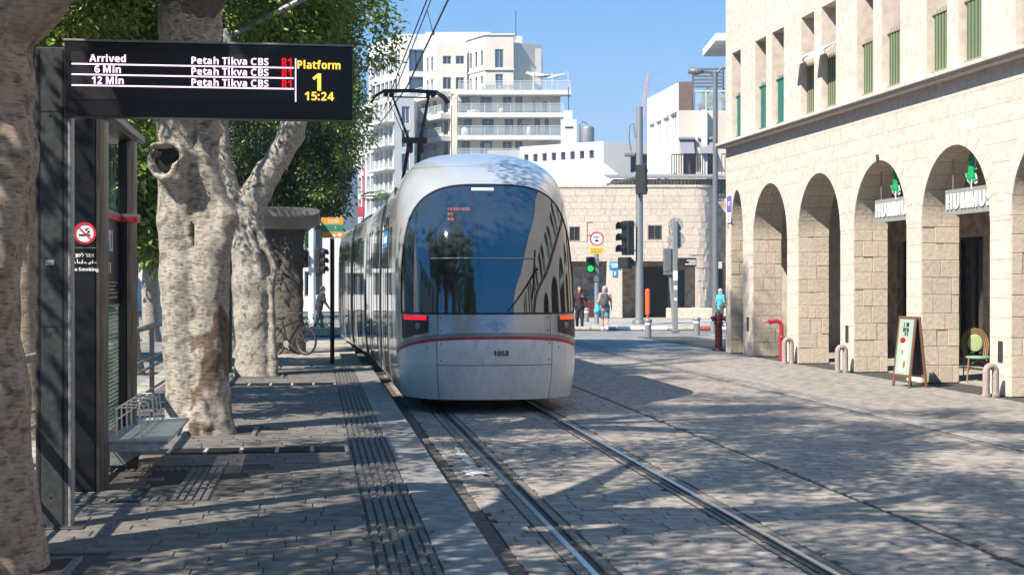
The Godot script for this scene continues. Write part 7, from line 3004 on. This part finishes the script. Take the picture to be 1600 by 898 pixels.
func crossing_things() -> void:
	# the pole with the round sign and the green pedestrian light
	var t := thing("sign_pole", "grey pole with round red ringed sign, yellow plate and green pedestrian light", "sign pole", Vector3(3.60, 0, -62.5))
	pole_of(t, 0.1, 0.09, 3.15, "galvanised")
	disc_of(t, Vector3(0, 3.72, 0.08), 0.30, "red", "sign_ring", 0.02, 0.8)
	disc_of(t, Vector3(0, 3.72, 0.075), 0.245, "white", "sign_face", 0.02)
	var mb := MB.new()
	for k in 5:
		mb.box(Vector3(-0.13 + k * 0.055, 3.8, 0.097), Vector3(0.035, 0.09, 0.006))
	mb.box(Vector3(0.0, 3.63, 0.097), Vector3(0.18, 0.05, 0.006))
	mb.box(Vector3(0.0, 3.67, 0.097), Vector3(0.1, 0.06, 0.006))
	obj("sign_symbol", mb, M.black, t)
	mb = MB.new()
	mb.span(-0.3, 0.3, 3.09, 3.36, 0.07, 0.09, 0.004)
	var yp := obj("yellow_plate", mb, M.yellow, t)
	mb = MB.new()
	mb.span(-0.24, 0.24, 3.26, 3.29, 0.09, 0.094)
	mb.span(-0.24, 0.2, 3.16, 3.19, 0.09, 0.094)
	obj("plate_print", mb, M.brown_wall, yp)
	signal_head(t, Vector3(-0.27, 2.63, 0.05), 0.0, 2, 0.29, "green")
	mb = MB.new()
	mb.span(-0.12, 0.1, 1.9, 2.9, -0.05, 0.12, 0.02)
	obj("signal_bracket", mb, M.pole_grey, t)
	# tall grey mast with signals
	t = thing("tall_mast", "tall thick grey mast carrying black signals on its left", "mast", Vector3(5.40, 0, -62.3))
	mb = MB.new()
	mb.tube([Vector3(0, 0, 0), Vector3(0, 9.3, 0)], [0.17, 0.14], 14)
	obj("pole", mb, M.galvanised, t)
	mb = MB.new()
	mb.lathe([Vector2(0.3, 0), Vector2(0.3, 0.25), Vector2(0.2, 0.3)], 14)
	obj("base", mb, M.pole_grey, t)
	signal_head(t, Vector3(-0.5, 3.75, 0.1), -1.1, 3, 0.42)
	mb = MB.new()
	mb.beam(Vector3(-1.4, 6.0, 0.2), Vector3(0, 6.35, 0), 0.08, 0.08)
	obj("bracket", mb, M.pole_grey, t)
	for y in [3.2, 4.3]:
		mb = MB.new()
		mb.span(-0.45, 0.0, y, y + 0.06, -0.03, 0.03)
		obj("bracket", mb, M.pole_grey, t)
	signal_head(t, Vector3(0.05, 6.2, 0.35), 2.8, 3, 0.36)
	signal_head(t, Vector3(-0.62, 2.7, 0.0), 2.5, 1, 0.42)
	mb = MB.new()
	mb.tube([Vector3(-0.35, 7.4, 0), Vector3(-0.45, 8.0, 0), Vector3(-0.42, 8.5, 0), Vector3(-0.25, 8.6, 0), Vector3(-0.18, 8.0, 0)], 0.035, 6)
	mb.box(Vector3(-0.4, 7.3, 0), Vector3(0.5, 0.2, 0.2), 0.05)
	obj("camera_arm", mb, M.galvanised, t)
	# pole with the backs of two round signs
	t = thing("sign_pole", "grey pole with the backs of two round signs and a black street arm", "sign pole", Vector3(6.05, 0, -54.5))
	mb = MB.new()
	mb.span(-0.09, 0.09, 0.0, 4.15, -0.06, 0.06, 0.02)
	obj("pole", mb, M.galvanised, t)
	disc_of(t, Vector3(0.02, 4.0, -0.1), 0.28, "concrete", "sign_back", 0.02)
	disc_of(t, Vector3(0.04, 3.45, -0.1), 0.33, "concrete", "sign_back", 0.02)
	mb = MB.new()
	mb.span(0.1, 0.78, 2.45, 2.78, 0.0, 0.04, 0.005)
	var arm := obj("street_arm", mb, M.black, t)
	mb = MB.new()
	mb.span(0.42, 0.76, 2.67, 2.70, 0.04, 0.044)
	mb.span(0.5, 0.76, 2.60, 2.63, 0.04, 0.044)
	mb.span(0.36, 0.76, 2.53, 2.56, 0.04, 0.044)
	obj("street_lettering", mb, M.white, arm)
	mb = MB.new()
	mb.span(-0.08, 0.08, 1.95, 2.3, 0.06, 0.064)
	mb.span(-0.05, 0.07, 1.6, 1.75, 0.06, 0.064)
	mb.span(-0.04, 0.06, 1.2, 1.3, 0.06, 0.064)
	obj("stickers", mb, M.white, t)
	mb = MB.new()
	mb.span(-0.14, 0.14, 0, 0.12, -0.14, 0.14, 0.02)
	obj("foot", mb, M.pole_grey, t)
	# signal cabinet on a slanting pole
	t = thing("signal_post", "grey box signal with one lit white lamp on a slightly slanting post", "signal", Vector3(6.25, 0, -58.0))
	mb = MB.new()
	mb.tube([Vector3(0.15, 0, 0), Vector3(0.0, 2.1, 0)], 0.07, 10)
	obj("pole", mb, M.galvanised, t)
	mb = MB.new()
	mb.box(Vector3(0, 2.75, 0), Vector3(0.55, 0.95, 0.3), 0.04)
	mb.box(Vector3(-0.02, 2.22, 0), Vector3(0.5, 0.12, 0.3), 0.02)
	obj("box", mb, M.pole_grey, t)
	mb = MB.new()
	mb.tube([Vector3(-0.08, 3.2, 0), Vector3(0.02, 3.6, 0), Vector3(0.1, 3.2, 0)], 0.02, 6)
	mb.box(Vector3(0.14, 2.75, 0.16), Vector3(0.26, 0.85, 0.04), 0.01)
	obj("fittings", mb, M.black, t)
	mb = MB.new()
	mb.ball(Vector3(0.14, 2.6, 0.19), Vector3(0.06, 0.06, 0.03), 10)
	obj("signal_lamp", mb, M.lamp_white, t)
	# street lamp on the right
	t = thing("street_lamp", "tall grey street lamp with two heads in front of the white house", "street lamp", Vector3(9.9, 0.1, -75.0 + 3.4))
	pole_of(t, 0.16, 0.11, 12.0, "pole_grey")
	mb = MB.new()
	mb.tube([Vector3(0, 11.0, 0), Vector3(0.05, 11.9, 0), Vector3(0.3, 12.2, 0), Vector3(0.8, 12.25, 0)], 0.06, 8)
	mb.tube([Vector3(0, 11.6, 0), Vector3(-0.2, 12.0, 0), Vector3(-0.7, 12.05, 0)], 0.06, 8)
	obj("arms", mb, M.pole_grey, t)
	for q in [[1.0, 12.3], [-0.95, 12.05]]:
		mb = MB.new()
		mb.loft([Vector3(q[0], q[1] - 0.18, 0), Vector3(q[0], q[1] - 0.1, 0), Vector3(q[0], q[1] + 0.12, 0), Vector3(q[0], q[1] + 0.16, 0)], [Vector2(0.1, 0.1), Vector2(0.4, 0.25), Vector2(0.34, 0.2), Vector2(0.02, 0.02)], 14)
		obj("lamp_head", mb, M.pole_grey, t)
	# blue signs on the stone column
	t = thing("bus_sign", "blue route plate with a smaller blue plate on the beige stone column", "sign", Vector3(5.15, 0, -73.02))
	mb = MB.new()
	mb.span(-0.32, 0.24, 2.55, 2.88, 0, 0.02, 0.004)
	var p1 := obj("plate", mb, M.blue, t)
	mb = MB.new()
	mb.span(-0.26, 0.18, 2.75, 2.80, 0.02, 0.024)
	mb.span(-0.2, 0.18, 2.64, 2.69, 0.02, 0.024)
	obj("plate_print", mb, M.white, p1)
	mb = MB.new()
	mb.span(-0.16, 0.08, 2.17, 2.5, 0, 0.02, 0.004)
	var p2 := obj("plate", mb, M.blue, t)
	mb = MB.new()
	mb.span(-0.07, -0.01, 2.24, 2.42, 0.02, 0.024)
	obj("plate_print", mb, M.white, p2)
	# orange marker post and the small bollards
	t = thing("marker_post", "orange flexible marker post beside the black door", "bollard", Vector3(5.72, 0.02, -62.0), 0.0)
	mb = MB.new()
	mb.lathe([Vector2(0.05, 0.0), Vector2(0.05, 0.5), Vector2(0.1, 0.52), Vector2(0.105, 1.5), Vector2(0.07, 1.58), Vector2(0, 1.6)], 12)
	obj("tube", mb, M.orange, t)
	var first: Node3D = null
	for q in [[4.66, -50.3, "pale steel bollard before the tall grey mast"], [6.6, -52.5, "pale steel bollard right of the two backed signs"], [7.6, -55.5, "pale steel bollard nearest the arcade corner"], [3.35, -66.0, "small pale bollard between the two walkers"], [2.9, -66.5, "small pale bollard beside the walker in black"]]:
		if first == null:
			first = thing("bollard", q[2], "bollard", Vector3(q[0], 0, q[1]), 0.0, "pale bollards at the crossing")
			mb = MB.new()
			mb.lathe([Vector2(0.11, 0), Vector2(0.11, 0.5), Vector2(0.135, 0.52), Vector2(0.135, 0.6), Vector2(0.1, 0.63), Vector2(0, 0.64)], 14)
			obj("post", mb, M.galvanised, first)
			mb = MB.new()
			mb.lathe([Vector2(0.115, 0.42), Vector2(0.117, 0.47), Vector2(0.115, 0.49)], 14)
			obj("band", mb, M.white, first)
		else:
			copy(first, Vector3(q[0], 0.1 if q[1] < -58 else 0.0, q[1]), 0.3, q[2])
	# things on the far left of the crossing
	t = thing("traffic_light", "pale traffic light pole with black signals beyond the bicycles", "traffic light", rail_at(-0.15, 0, 61.0))
	pole_of(t, 0.16, 0.13, 5.2, "kerb_white")
	signal_head(t, Vector3(-0.35, 2.85, 0.1), 0.3, 2, 0.32)
	signal_head(t, Vector3(0.35, 2.75, 0.1), 0.9, 3, 0.3)
	t = thing("traffic_light", "second paler post with a blue arrow plate beside the dark fig", "traffic light", rail_at(-1.3, 0, 55.0))
	pole_of(t, 0.1, 0.09, 3.6, "kerb_white")
	mb = MB.new()
	mb.span(-0.3, 0.3, 2.9, 3.8, 0.1, 0.13, 0.01)
	obj("arrow_plate", mb, M.blue, t)
	t = thing("planting_box", "pale stone kerb box with dry grass beyond the bicycles", "planter", rail_at(-0.2, 0, 52.0), TT)
	mb = MB.new()
	mb.span(-2.0, 1.2, 0, 0.3, -0.5, 0.5, 0.03)
	obj("box", mb, M.kerb_stone, t)
	foliage(t, "dry_grass", [[-0.4, 0.35, 0, 1.2, 0.15, 0.35, 50]], clump(24, 0.2, 0.2, 0.03, 14), M.leaf_light, 71, null, -0.9)


func wires() -> void:
	# contact wire and carrier over the tracks, rising towards the camera
	var run := [[6.0, -0.1], [23.6, -0.12], [36.8, 0.0], [46.0, 0.05]]
	var ends := []
	for q in run:
		var k := track(q[0])
		ends.append(k[0] + Basis(Vector3.UP, k[1]) * Vector3(q[1] - 0.12, 6.76, 0))
	var mb := MB.new()
	mb.tube([ends[0], ends[1], ends[2], ends[3]], 0.018, 6)
	tag(obj("contact_wire", mb, M.cable), "black contact wire the pantograph presses against", "wire")
	mb = MB.new()
	var k0 := track(8.0)
	var k1 := track(26.0)
	var k2 := track(44.0)
	mb.tube([k0[0] + Vector3(-0.55, 7.9, 0), k1[0] + Vector3(-0.42, 7.25, 0), k2[0] + Vector3(-0.1, 7.0, 0)], 0.014, 6)
	tag(obj("carrier_wire", mb, M.cable), "thin carrier wire hung beside the contact wire", "wire")
	mb = MB.new()
	mb.tube([k0[0] + Vector3(-0.45, 7.95, 0), k1[0] + Vector3(-0.33, 7.3, 0), k2[0] + Vector3(0.05, 7.05, 0)], 0.012, 6)
	tag(obj("carrier_wire", mb, M.cable), "second thin carrier wire, right beside the first", "wire")
	for s in [24.5, 29.0, 33.5]:
		var a := track(s)
		var hg := MB.new()
		hg.tube([a[0] + Vector3(-0.22, 6.77, 0), a[0] + Vector3(-0.40 + 0.02 * (s - 26.0), 7.3 - 0.018 * (s - 26.0), 0)], 0.008, 5)
		hg.box(a[0] + Vector3(-0.22, 6.79, 0), Vector3(0.05, 0.09, 0.05), 0.01)
		tag(obj("wire_hanger", hg, M.cable), "short hanger %s" % ["nearest the camera, over the tram's nose", "midway between the tram's nose and its pantograph", "just before the pantograph"][int((s - 24.0) / 4.5)], "wire", "hangers between the overhead wires")
	# cantilever mast beyond the stop
	var t := thing("overhead_mast", "pale overhead line mast with two arms reaching over the tracks beyond the stop", "mast", rail_at(-1.4, 0, 56.0), TT)
	mb = MB.new()
	mb.tube([Vector3(0, 0, 0), Vector3(0, 9.0, 0)], [0.16, 0.12], 10)
	obj("pole", mb, M.galvanised, t)
	for q in [[8.2, 8.1], [7.5, 7.45]]:
		mb = MB.new()
		mb.tube([Vector3(0, q[0], 0), Vector3(3.6, q[1], 0)], 0.05, 8)
		obj("arm", mb, M.galvanised, t)
	mb = MB.new()
	mb.tube([Vector3(0, 6.4, 0), Vector3(1.9, 8.1, 0)], 0.06, 8)
	obj("brace", mb, M.galvanised, t)
	mb = MB.new()
	mb.lathe([Vector2(0.05, 0), Vector2(0.12, 0.05), Vector2(0.05, 0.1), Vector2(0.12, 0.15), Vector2(0.05, 0.2)], 10, Vector3(3.4, 7.9, 0))
	obj("insulator", mb, M.cable, t)
	# bracket of the nearer mast hidden in the fig crowns
	t = thing("bracket_mast", "grey steel mast in the fig crowns with a slanting bracket above the board", "mast", rail_at(-1.5, 0.25, 17.6), TT)
	mb = MB.new()
	mb.tube([Vector3(0, 0, 0), Vector3(0, 8.0, 0)], [0.12, 0.1], 12)
	obj("pole", mb, M.galvanised, t)
	mb = MB.new()
	mb.tube([Vector3(0.08, 4.4, 0.1), Vector3(0.5, 4.48, 0.1), Vector3(3.6, 6.15, 0.1)], 0.038, 10)
	obj("bracket", mb, M.galvanised, t)
	mb = MB.new()
	mb.box(Vector3(0.48, 4.47, 0.1), Vector3(0.1, 0.2, 0.12), 0.02)
	mb.box(Vector3(0.1, 4.4, 0.1), Vector3(0.26, 0.12, 0.26), 0.02)
	obj("clamp", mb, M.galvanised, t)


func person(label: String, at: Vector3, turn: float, look: Dictionary) -> Node3D:
	# stands facing its own +z; joints in metres for a height of 1.70
	var t := thing("person", label, "person", at, turn)
	var sl: float = look.get("stride", 0.12)
	var lean: float = look.get("lean", 0.0)
	var h := Vector3(0, 0.93, 0)
	var ch := Vector3(0, 1.28, lean)
	var nk := Vector3(0, 1.46, lean * 1.3)
	var hd := Vector3(0, 1.6, lean * 1.5 + 0.02)
	var legs := []
	for s in [-1.0, 1.0]:
		var f: float = sl * s
		legs.append([Vector3(s * 0.09, 0.9, 0), Vector3(s * 0.095, 0.5, f * 0.55 + 0.03), Vector3(s * 0.1, 0.085 + (0.04 if f < 0 else 0.0), f - (0.06 if f < 0 else 0.0)), Vector3(s * 0.115, 0.035, f + 0.13)])
	var arms := []
	for s in [-1.0, 1.0]:
		var a: Array = look.get("left_arm" if s > 0 else "right_arm", [Vector3(s * 0.24, 1.13, lean - 0.02 - sl * s * 0.4), Vector3(s * 0.25, 0.9, lean + 0.08 - sl * s * 0.8)])
		arms.append([Vector3(s * 0.175, 1.4, lean * 1.2), a[0], a[1]])
	var fl := Flesh.new()
	fl.cell = 0.022
	fl.k = 0.045
	fl.chain([[h.x, h.y, h.z, 0.135], [0, 1.1, lean * 0.5, 0.118], [ch.x, ch.y, ch.z, 0.14], [0, 1.4, lean * 1.2, 0.085]])
	fl.limb(Vector3(-0.07, h.y - 0.02, 0), Vector3(0.07, h.y - 0.02, 0), 0.115, 0.115)
	fl.limb(Vector3(-0.13, 1.37, lean * 1.2), Vector3(0.13, 1.37, lean * 1.2), 0.07, 0.07)
	fl.limb(nk - Vector3(0, 0.06, 0), nk + Vector3(0, 0.06, 0.01), 0.055, 0.05)
	for l in legs:
		fl.limb(l[0], l[1], 0.082, 0.055)
		fl.limb(l[1], l[2], 0.056, 0.036)
		fl.limb(l[2] - Vector3(0, 0.03, 0.02), l[3], 0.042, 0.03)
	for a in arms:
		fl.limb(a[0], a[1], 0.05, 0.038)
		fl.limb(a[1], a[2], 0.037, 0.026)
	var mb := MB.new()
	fl.build(mb)
	# head with brow, nose, chin and ears, and hands with five fingers, on finer grids
	var hf := Flesh.new()
	hf.cell = 0.009
	hf.k = 0.03
	hf.limb(hd + Vector3(0, 0.03, -0.02), hd + Vector3(0, 0.02, 0.012), 0.088, 0.078)
	hf.limb(hd + Vector3(0, -0.05, 0.03), hd + Vector3(0, -0.085, 0.05), 0.055, 0.03)
	hf.limb(hd + Vector3(0, -0.1, 0.0), hd + Vector3(0, -0.16, -0.01), 0.05, 0.052)
	hf.limb(hd + Vector3(0, 0.012, 0.09), hd + Vector3(0, -0.025, 0.105), 0.009, 0.014, 0.012)
	hf.limb(hd + Vector3(-0.012, -0.058, 0.086), hd + Vector3(0.012, -0.058, 0.086), 0.01, 0.01, 0.012)
	for s in [-1.0, 1.0]:
		hf.limb(hd + Vector3(s * 0.082, 0.015, -0.01), hd + Vector3(s * 0.084, -0.025, -0.005), 0.014, 0.01, 0.008)
		hf.cut(hd + Vector3(s * 0.032, 0.012, 0.1), Vector3(0.018, 0.01, 0.016))
	hf.build(mb)
	for i in 2:
		var a: Array = arms[i]
		var s := -1.0 if i == 0 else 1.0
		var d: Vector3 = (a[2] - a[1]).normalized()
		var side := d.cross(Vector3(s, 0, 0)).normalized()
		var gf := Flesh.new()
		gf.cell = 0.007
		gf.k = 0.012
		var w: Vector3 = a[2]
		gf.limb(w, w + d * 0.03, 0.026, 0.028)
		for k in 4:
			var o := side * (k - 1.5) * 0.019
			var l: float = [0.062, 0.074, 0.07, 0.055][k]
			var kn := w + d * 0.085 + o
			gf.limb(w + d * 0.025 + o * 0.7, kn, 0.015, 0.012)
			var bend := (d + Vector3(-s * 0.35, 0, 0)).normalized()
			gf.limb(kn, kn + bend * l * 0.55, 0.0095, 0.0085, 0.006)
			var bend2 := (d + Vector3(-s * 0.9, 0, 0)).normalized()
			gf.limb(kn + bend * l * 0.55, kn + bend * l * 0.55 + bend2 * l * 0.45, 0.0085, 0.0075, 0.006)
		var th := w + d * 0.03 + side * 0.03
		gf.limb(w + d * 0.02 + side * 0.012, th + d * 0.015, 0.014, 0.011)
		gf.limb(th + d * 0.015, th + d * 0.05 + side * 0.012, 0.0105, 0.0085, 0.006)
		gf.build(mb)
	obj("body", mb, M.skin, t)
	# clothes follow the body a little outside it
	var top := Flesh.new()
	top.cell = 0.022
	top.k = 0.05
	var low: float = look.get("top_low", 0.86)
	top.chain([[0, low, 0, 0.155], [0, 1.1, lean * 0.5, 0.138], [0, 1.28, lean, 0.158], [0, 1.4, lean * 1.2, 0.1]])
	top.limb(Vector3(-0.14, 1.375, lean * 1.2), Vector3(0.14, 1.375, lean * 1.2), 0.085, 0.085)
	for a in arms:
		top.limb(a[0], a[0].lerp(a[1], 0.75), 0.068, 0.06)
		if look.get("sleeves", "short") == "long":
			top.limb(a[1], a[2], 0.052, 0.04)
			top.limb(a[0].lerp(a[1], 0.7), a[1], 0.06, 0.052)
	mb = MB.new()
	top.build(mb)
	obj("top", mb, M[look.top], t)
	var bo := Flesh.new()
	bo.cell = 0.022
	bo.k = 0.04
	bo.limb(Vector3(-0.06, 0.93, 0), Vector3(0.06, 0.93, 0), 0.142, 0.142)
	for l in legs:
		if look.get("shorts", false):
			bo.limb(l[0], l[0].lerp(l[1], 0.85), 0.108, 0.098)
		else:
			bo.limb(l[0], l[1], 0.1, 0.074)
			bo.limb(l[1], l[2].lerp(l[1], 0.06), 0.074, 0.058)
	mb = MB.new()
	bo.build(mb)
	obj("shorts" if look.get("shorts", false) else "trousers", mb, M[look.bottom], t)
	for l in legs:
		var sh := Flesh.new()
		sh.cell = 0.016
		sh.k = 0.03
		sh.limb(l[2] - Vector3(0, 0.035, 0.03), l[3], 0.052, 0.04)
		sh.limb(l[2] - Vector3(0, 0.035, 0.03), l[2] + Vector3(0, 0.02, -0.01), 0.05, 0.045)
		mb = MB.new()
		sh.build(mb)
		obj("shoe", mb, M[look.get("shoes", "cloth_black")], t)
	var hr := Flesh.new()
	hr.cell = 0.012
	hr.k = 0.04
	hr.limb(hd + Vector3(0, 0.05, -0.03), hd + Vector3(0, 0.04, -0.02), 0.098, 0.094)
	hr.limb(hd + Vector3(0, 0.02, -0.06), hd + Vector3(0, -0.05 - look.get("hair_long", 0.0), -0.07), 0.07, 0.055)
	if look.get("hair_long", 0.0) > 0.0:
		for s in [-1.0, 1.0]:
			hr.limb(hd + Vector3(s * 0.06, 0.02, -0.02), hd + Vector3(s * 0.08, -0.1, -0.02), 0.05, 0.035)
	hr.cut(hd + Vector3(0, -0.03, 0.11), Vector3(0.075, 0.095, 0.09))
	mb = MB.new()
	hr.build(mb)
	obj("hair", mb, M[look.hair], t)
	return t


func people() -> void:
	person("person in maroon top and black trousers walking towards the camera, hand at the chest", Vector3(2.68, 0, -58.3), -0.05, {"top": "cloth_maroon", "bottom": "cloth_black", "hair": "hair_brown", "sleeves": "long", "stride": 0.1, "hair_long": 0.06, "right_arm": [Vector3(-0.25, 1.13, -0.02), Vector3(-0.23, 0.9, 0.04)], "left_arm": [Vector3(0.27, 1.17, 0.02), Vector3(0.16, 1.28, 0.24)]})
	var w := person("person in denim shorts walking away with a dark backpack and a teal bag", Vector3(3.62, 0, -57.3), PI - 0.15, {"top": "cloth_pink", "bottom": "cloth_denim", "hair": "hair_grey", "shorts": true, "stride": 0.06, "hair_long": 0.02, "shoes": "kerb_white"})
	var bp := Flesh.new()
	bp.cell = 0.02
	bp.k = 0.05
	bp.limb(Vector3(-0.06, 1.05, -0.2), Vector3(-0.06, 1.36, -0.19), 0.11, 0.1)
	bp.limb(Vector3(0.06, 1.05, -0.2), Vector3(0.06, 1.36, -0.19), 0.11, 0.1)
	bp.limb(Vector3(0.0, 1.0, -0.27), Vector3(0.0, 1.15, -0.27), 0.07, 0.07)
	var mb := MB.new()
	bp.build(mb)
	var pack := obj("backpack", mb, M.cloth_grey)
	pack.transform = w.transform
	tag(pack, "dark grey backpack on the walker in denim shorts", "backpack")
	var tb := Flesh.new()
	tb.cell = 0.02
	tb.k = 0.05
	tb.limb(Vector3(0.3, 0.78, -0.02), Vector3(0.3, 1.0, 0.03), 0.13, 0.07)
	tb.limb(Vector3(0.3, 0.75, -0.08), Vector3(0.3, 0.78, 0.08), 0.11, 0.11)
	mb = MB.new()
	tb.build(mb)
	mb.tube([Vector3(0.3, 1.02, -0.05), Vector3(0.26, 1.25, 0.0), Vector3(0.17, 1.46, 0.02), Vector3(0.24, 1.25, 0.05), Vector3(0.3, 1.02, 0.07)], 0.012, 6)
	var bag := obj("shoulder_bag", mb, M.cloth_teal)
	bag.transform = w.transform
	tag(bag, "teal bag hanging at the left side of the walker in denim shorts", "bag")
	person("person in black stooping a little, walking on the far pavement left of the tram", rail_at(0.12, 0, 58.5), TT + 1.9, {"top": "cloth_black", "bottom": "cloth_black", "hair": "hair_brown", "sleeves": "long", "stride": 0.16, "lean": 0.1})
	var small := person("person with pale hair and teal top half hidden behind the arcade's corner", Vector3(8.35, 0.1, -58.9), 2.2, {"top": "cloth_teal", "bottom": "cloth_grey", "hair": "hair_grey", "stride": 0.05, "hair_long": 0.05})
	small.scale = Vector3.ONE * 0.88
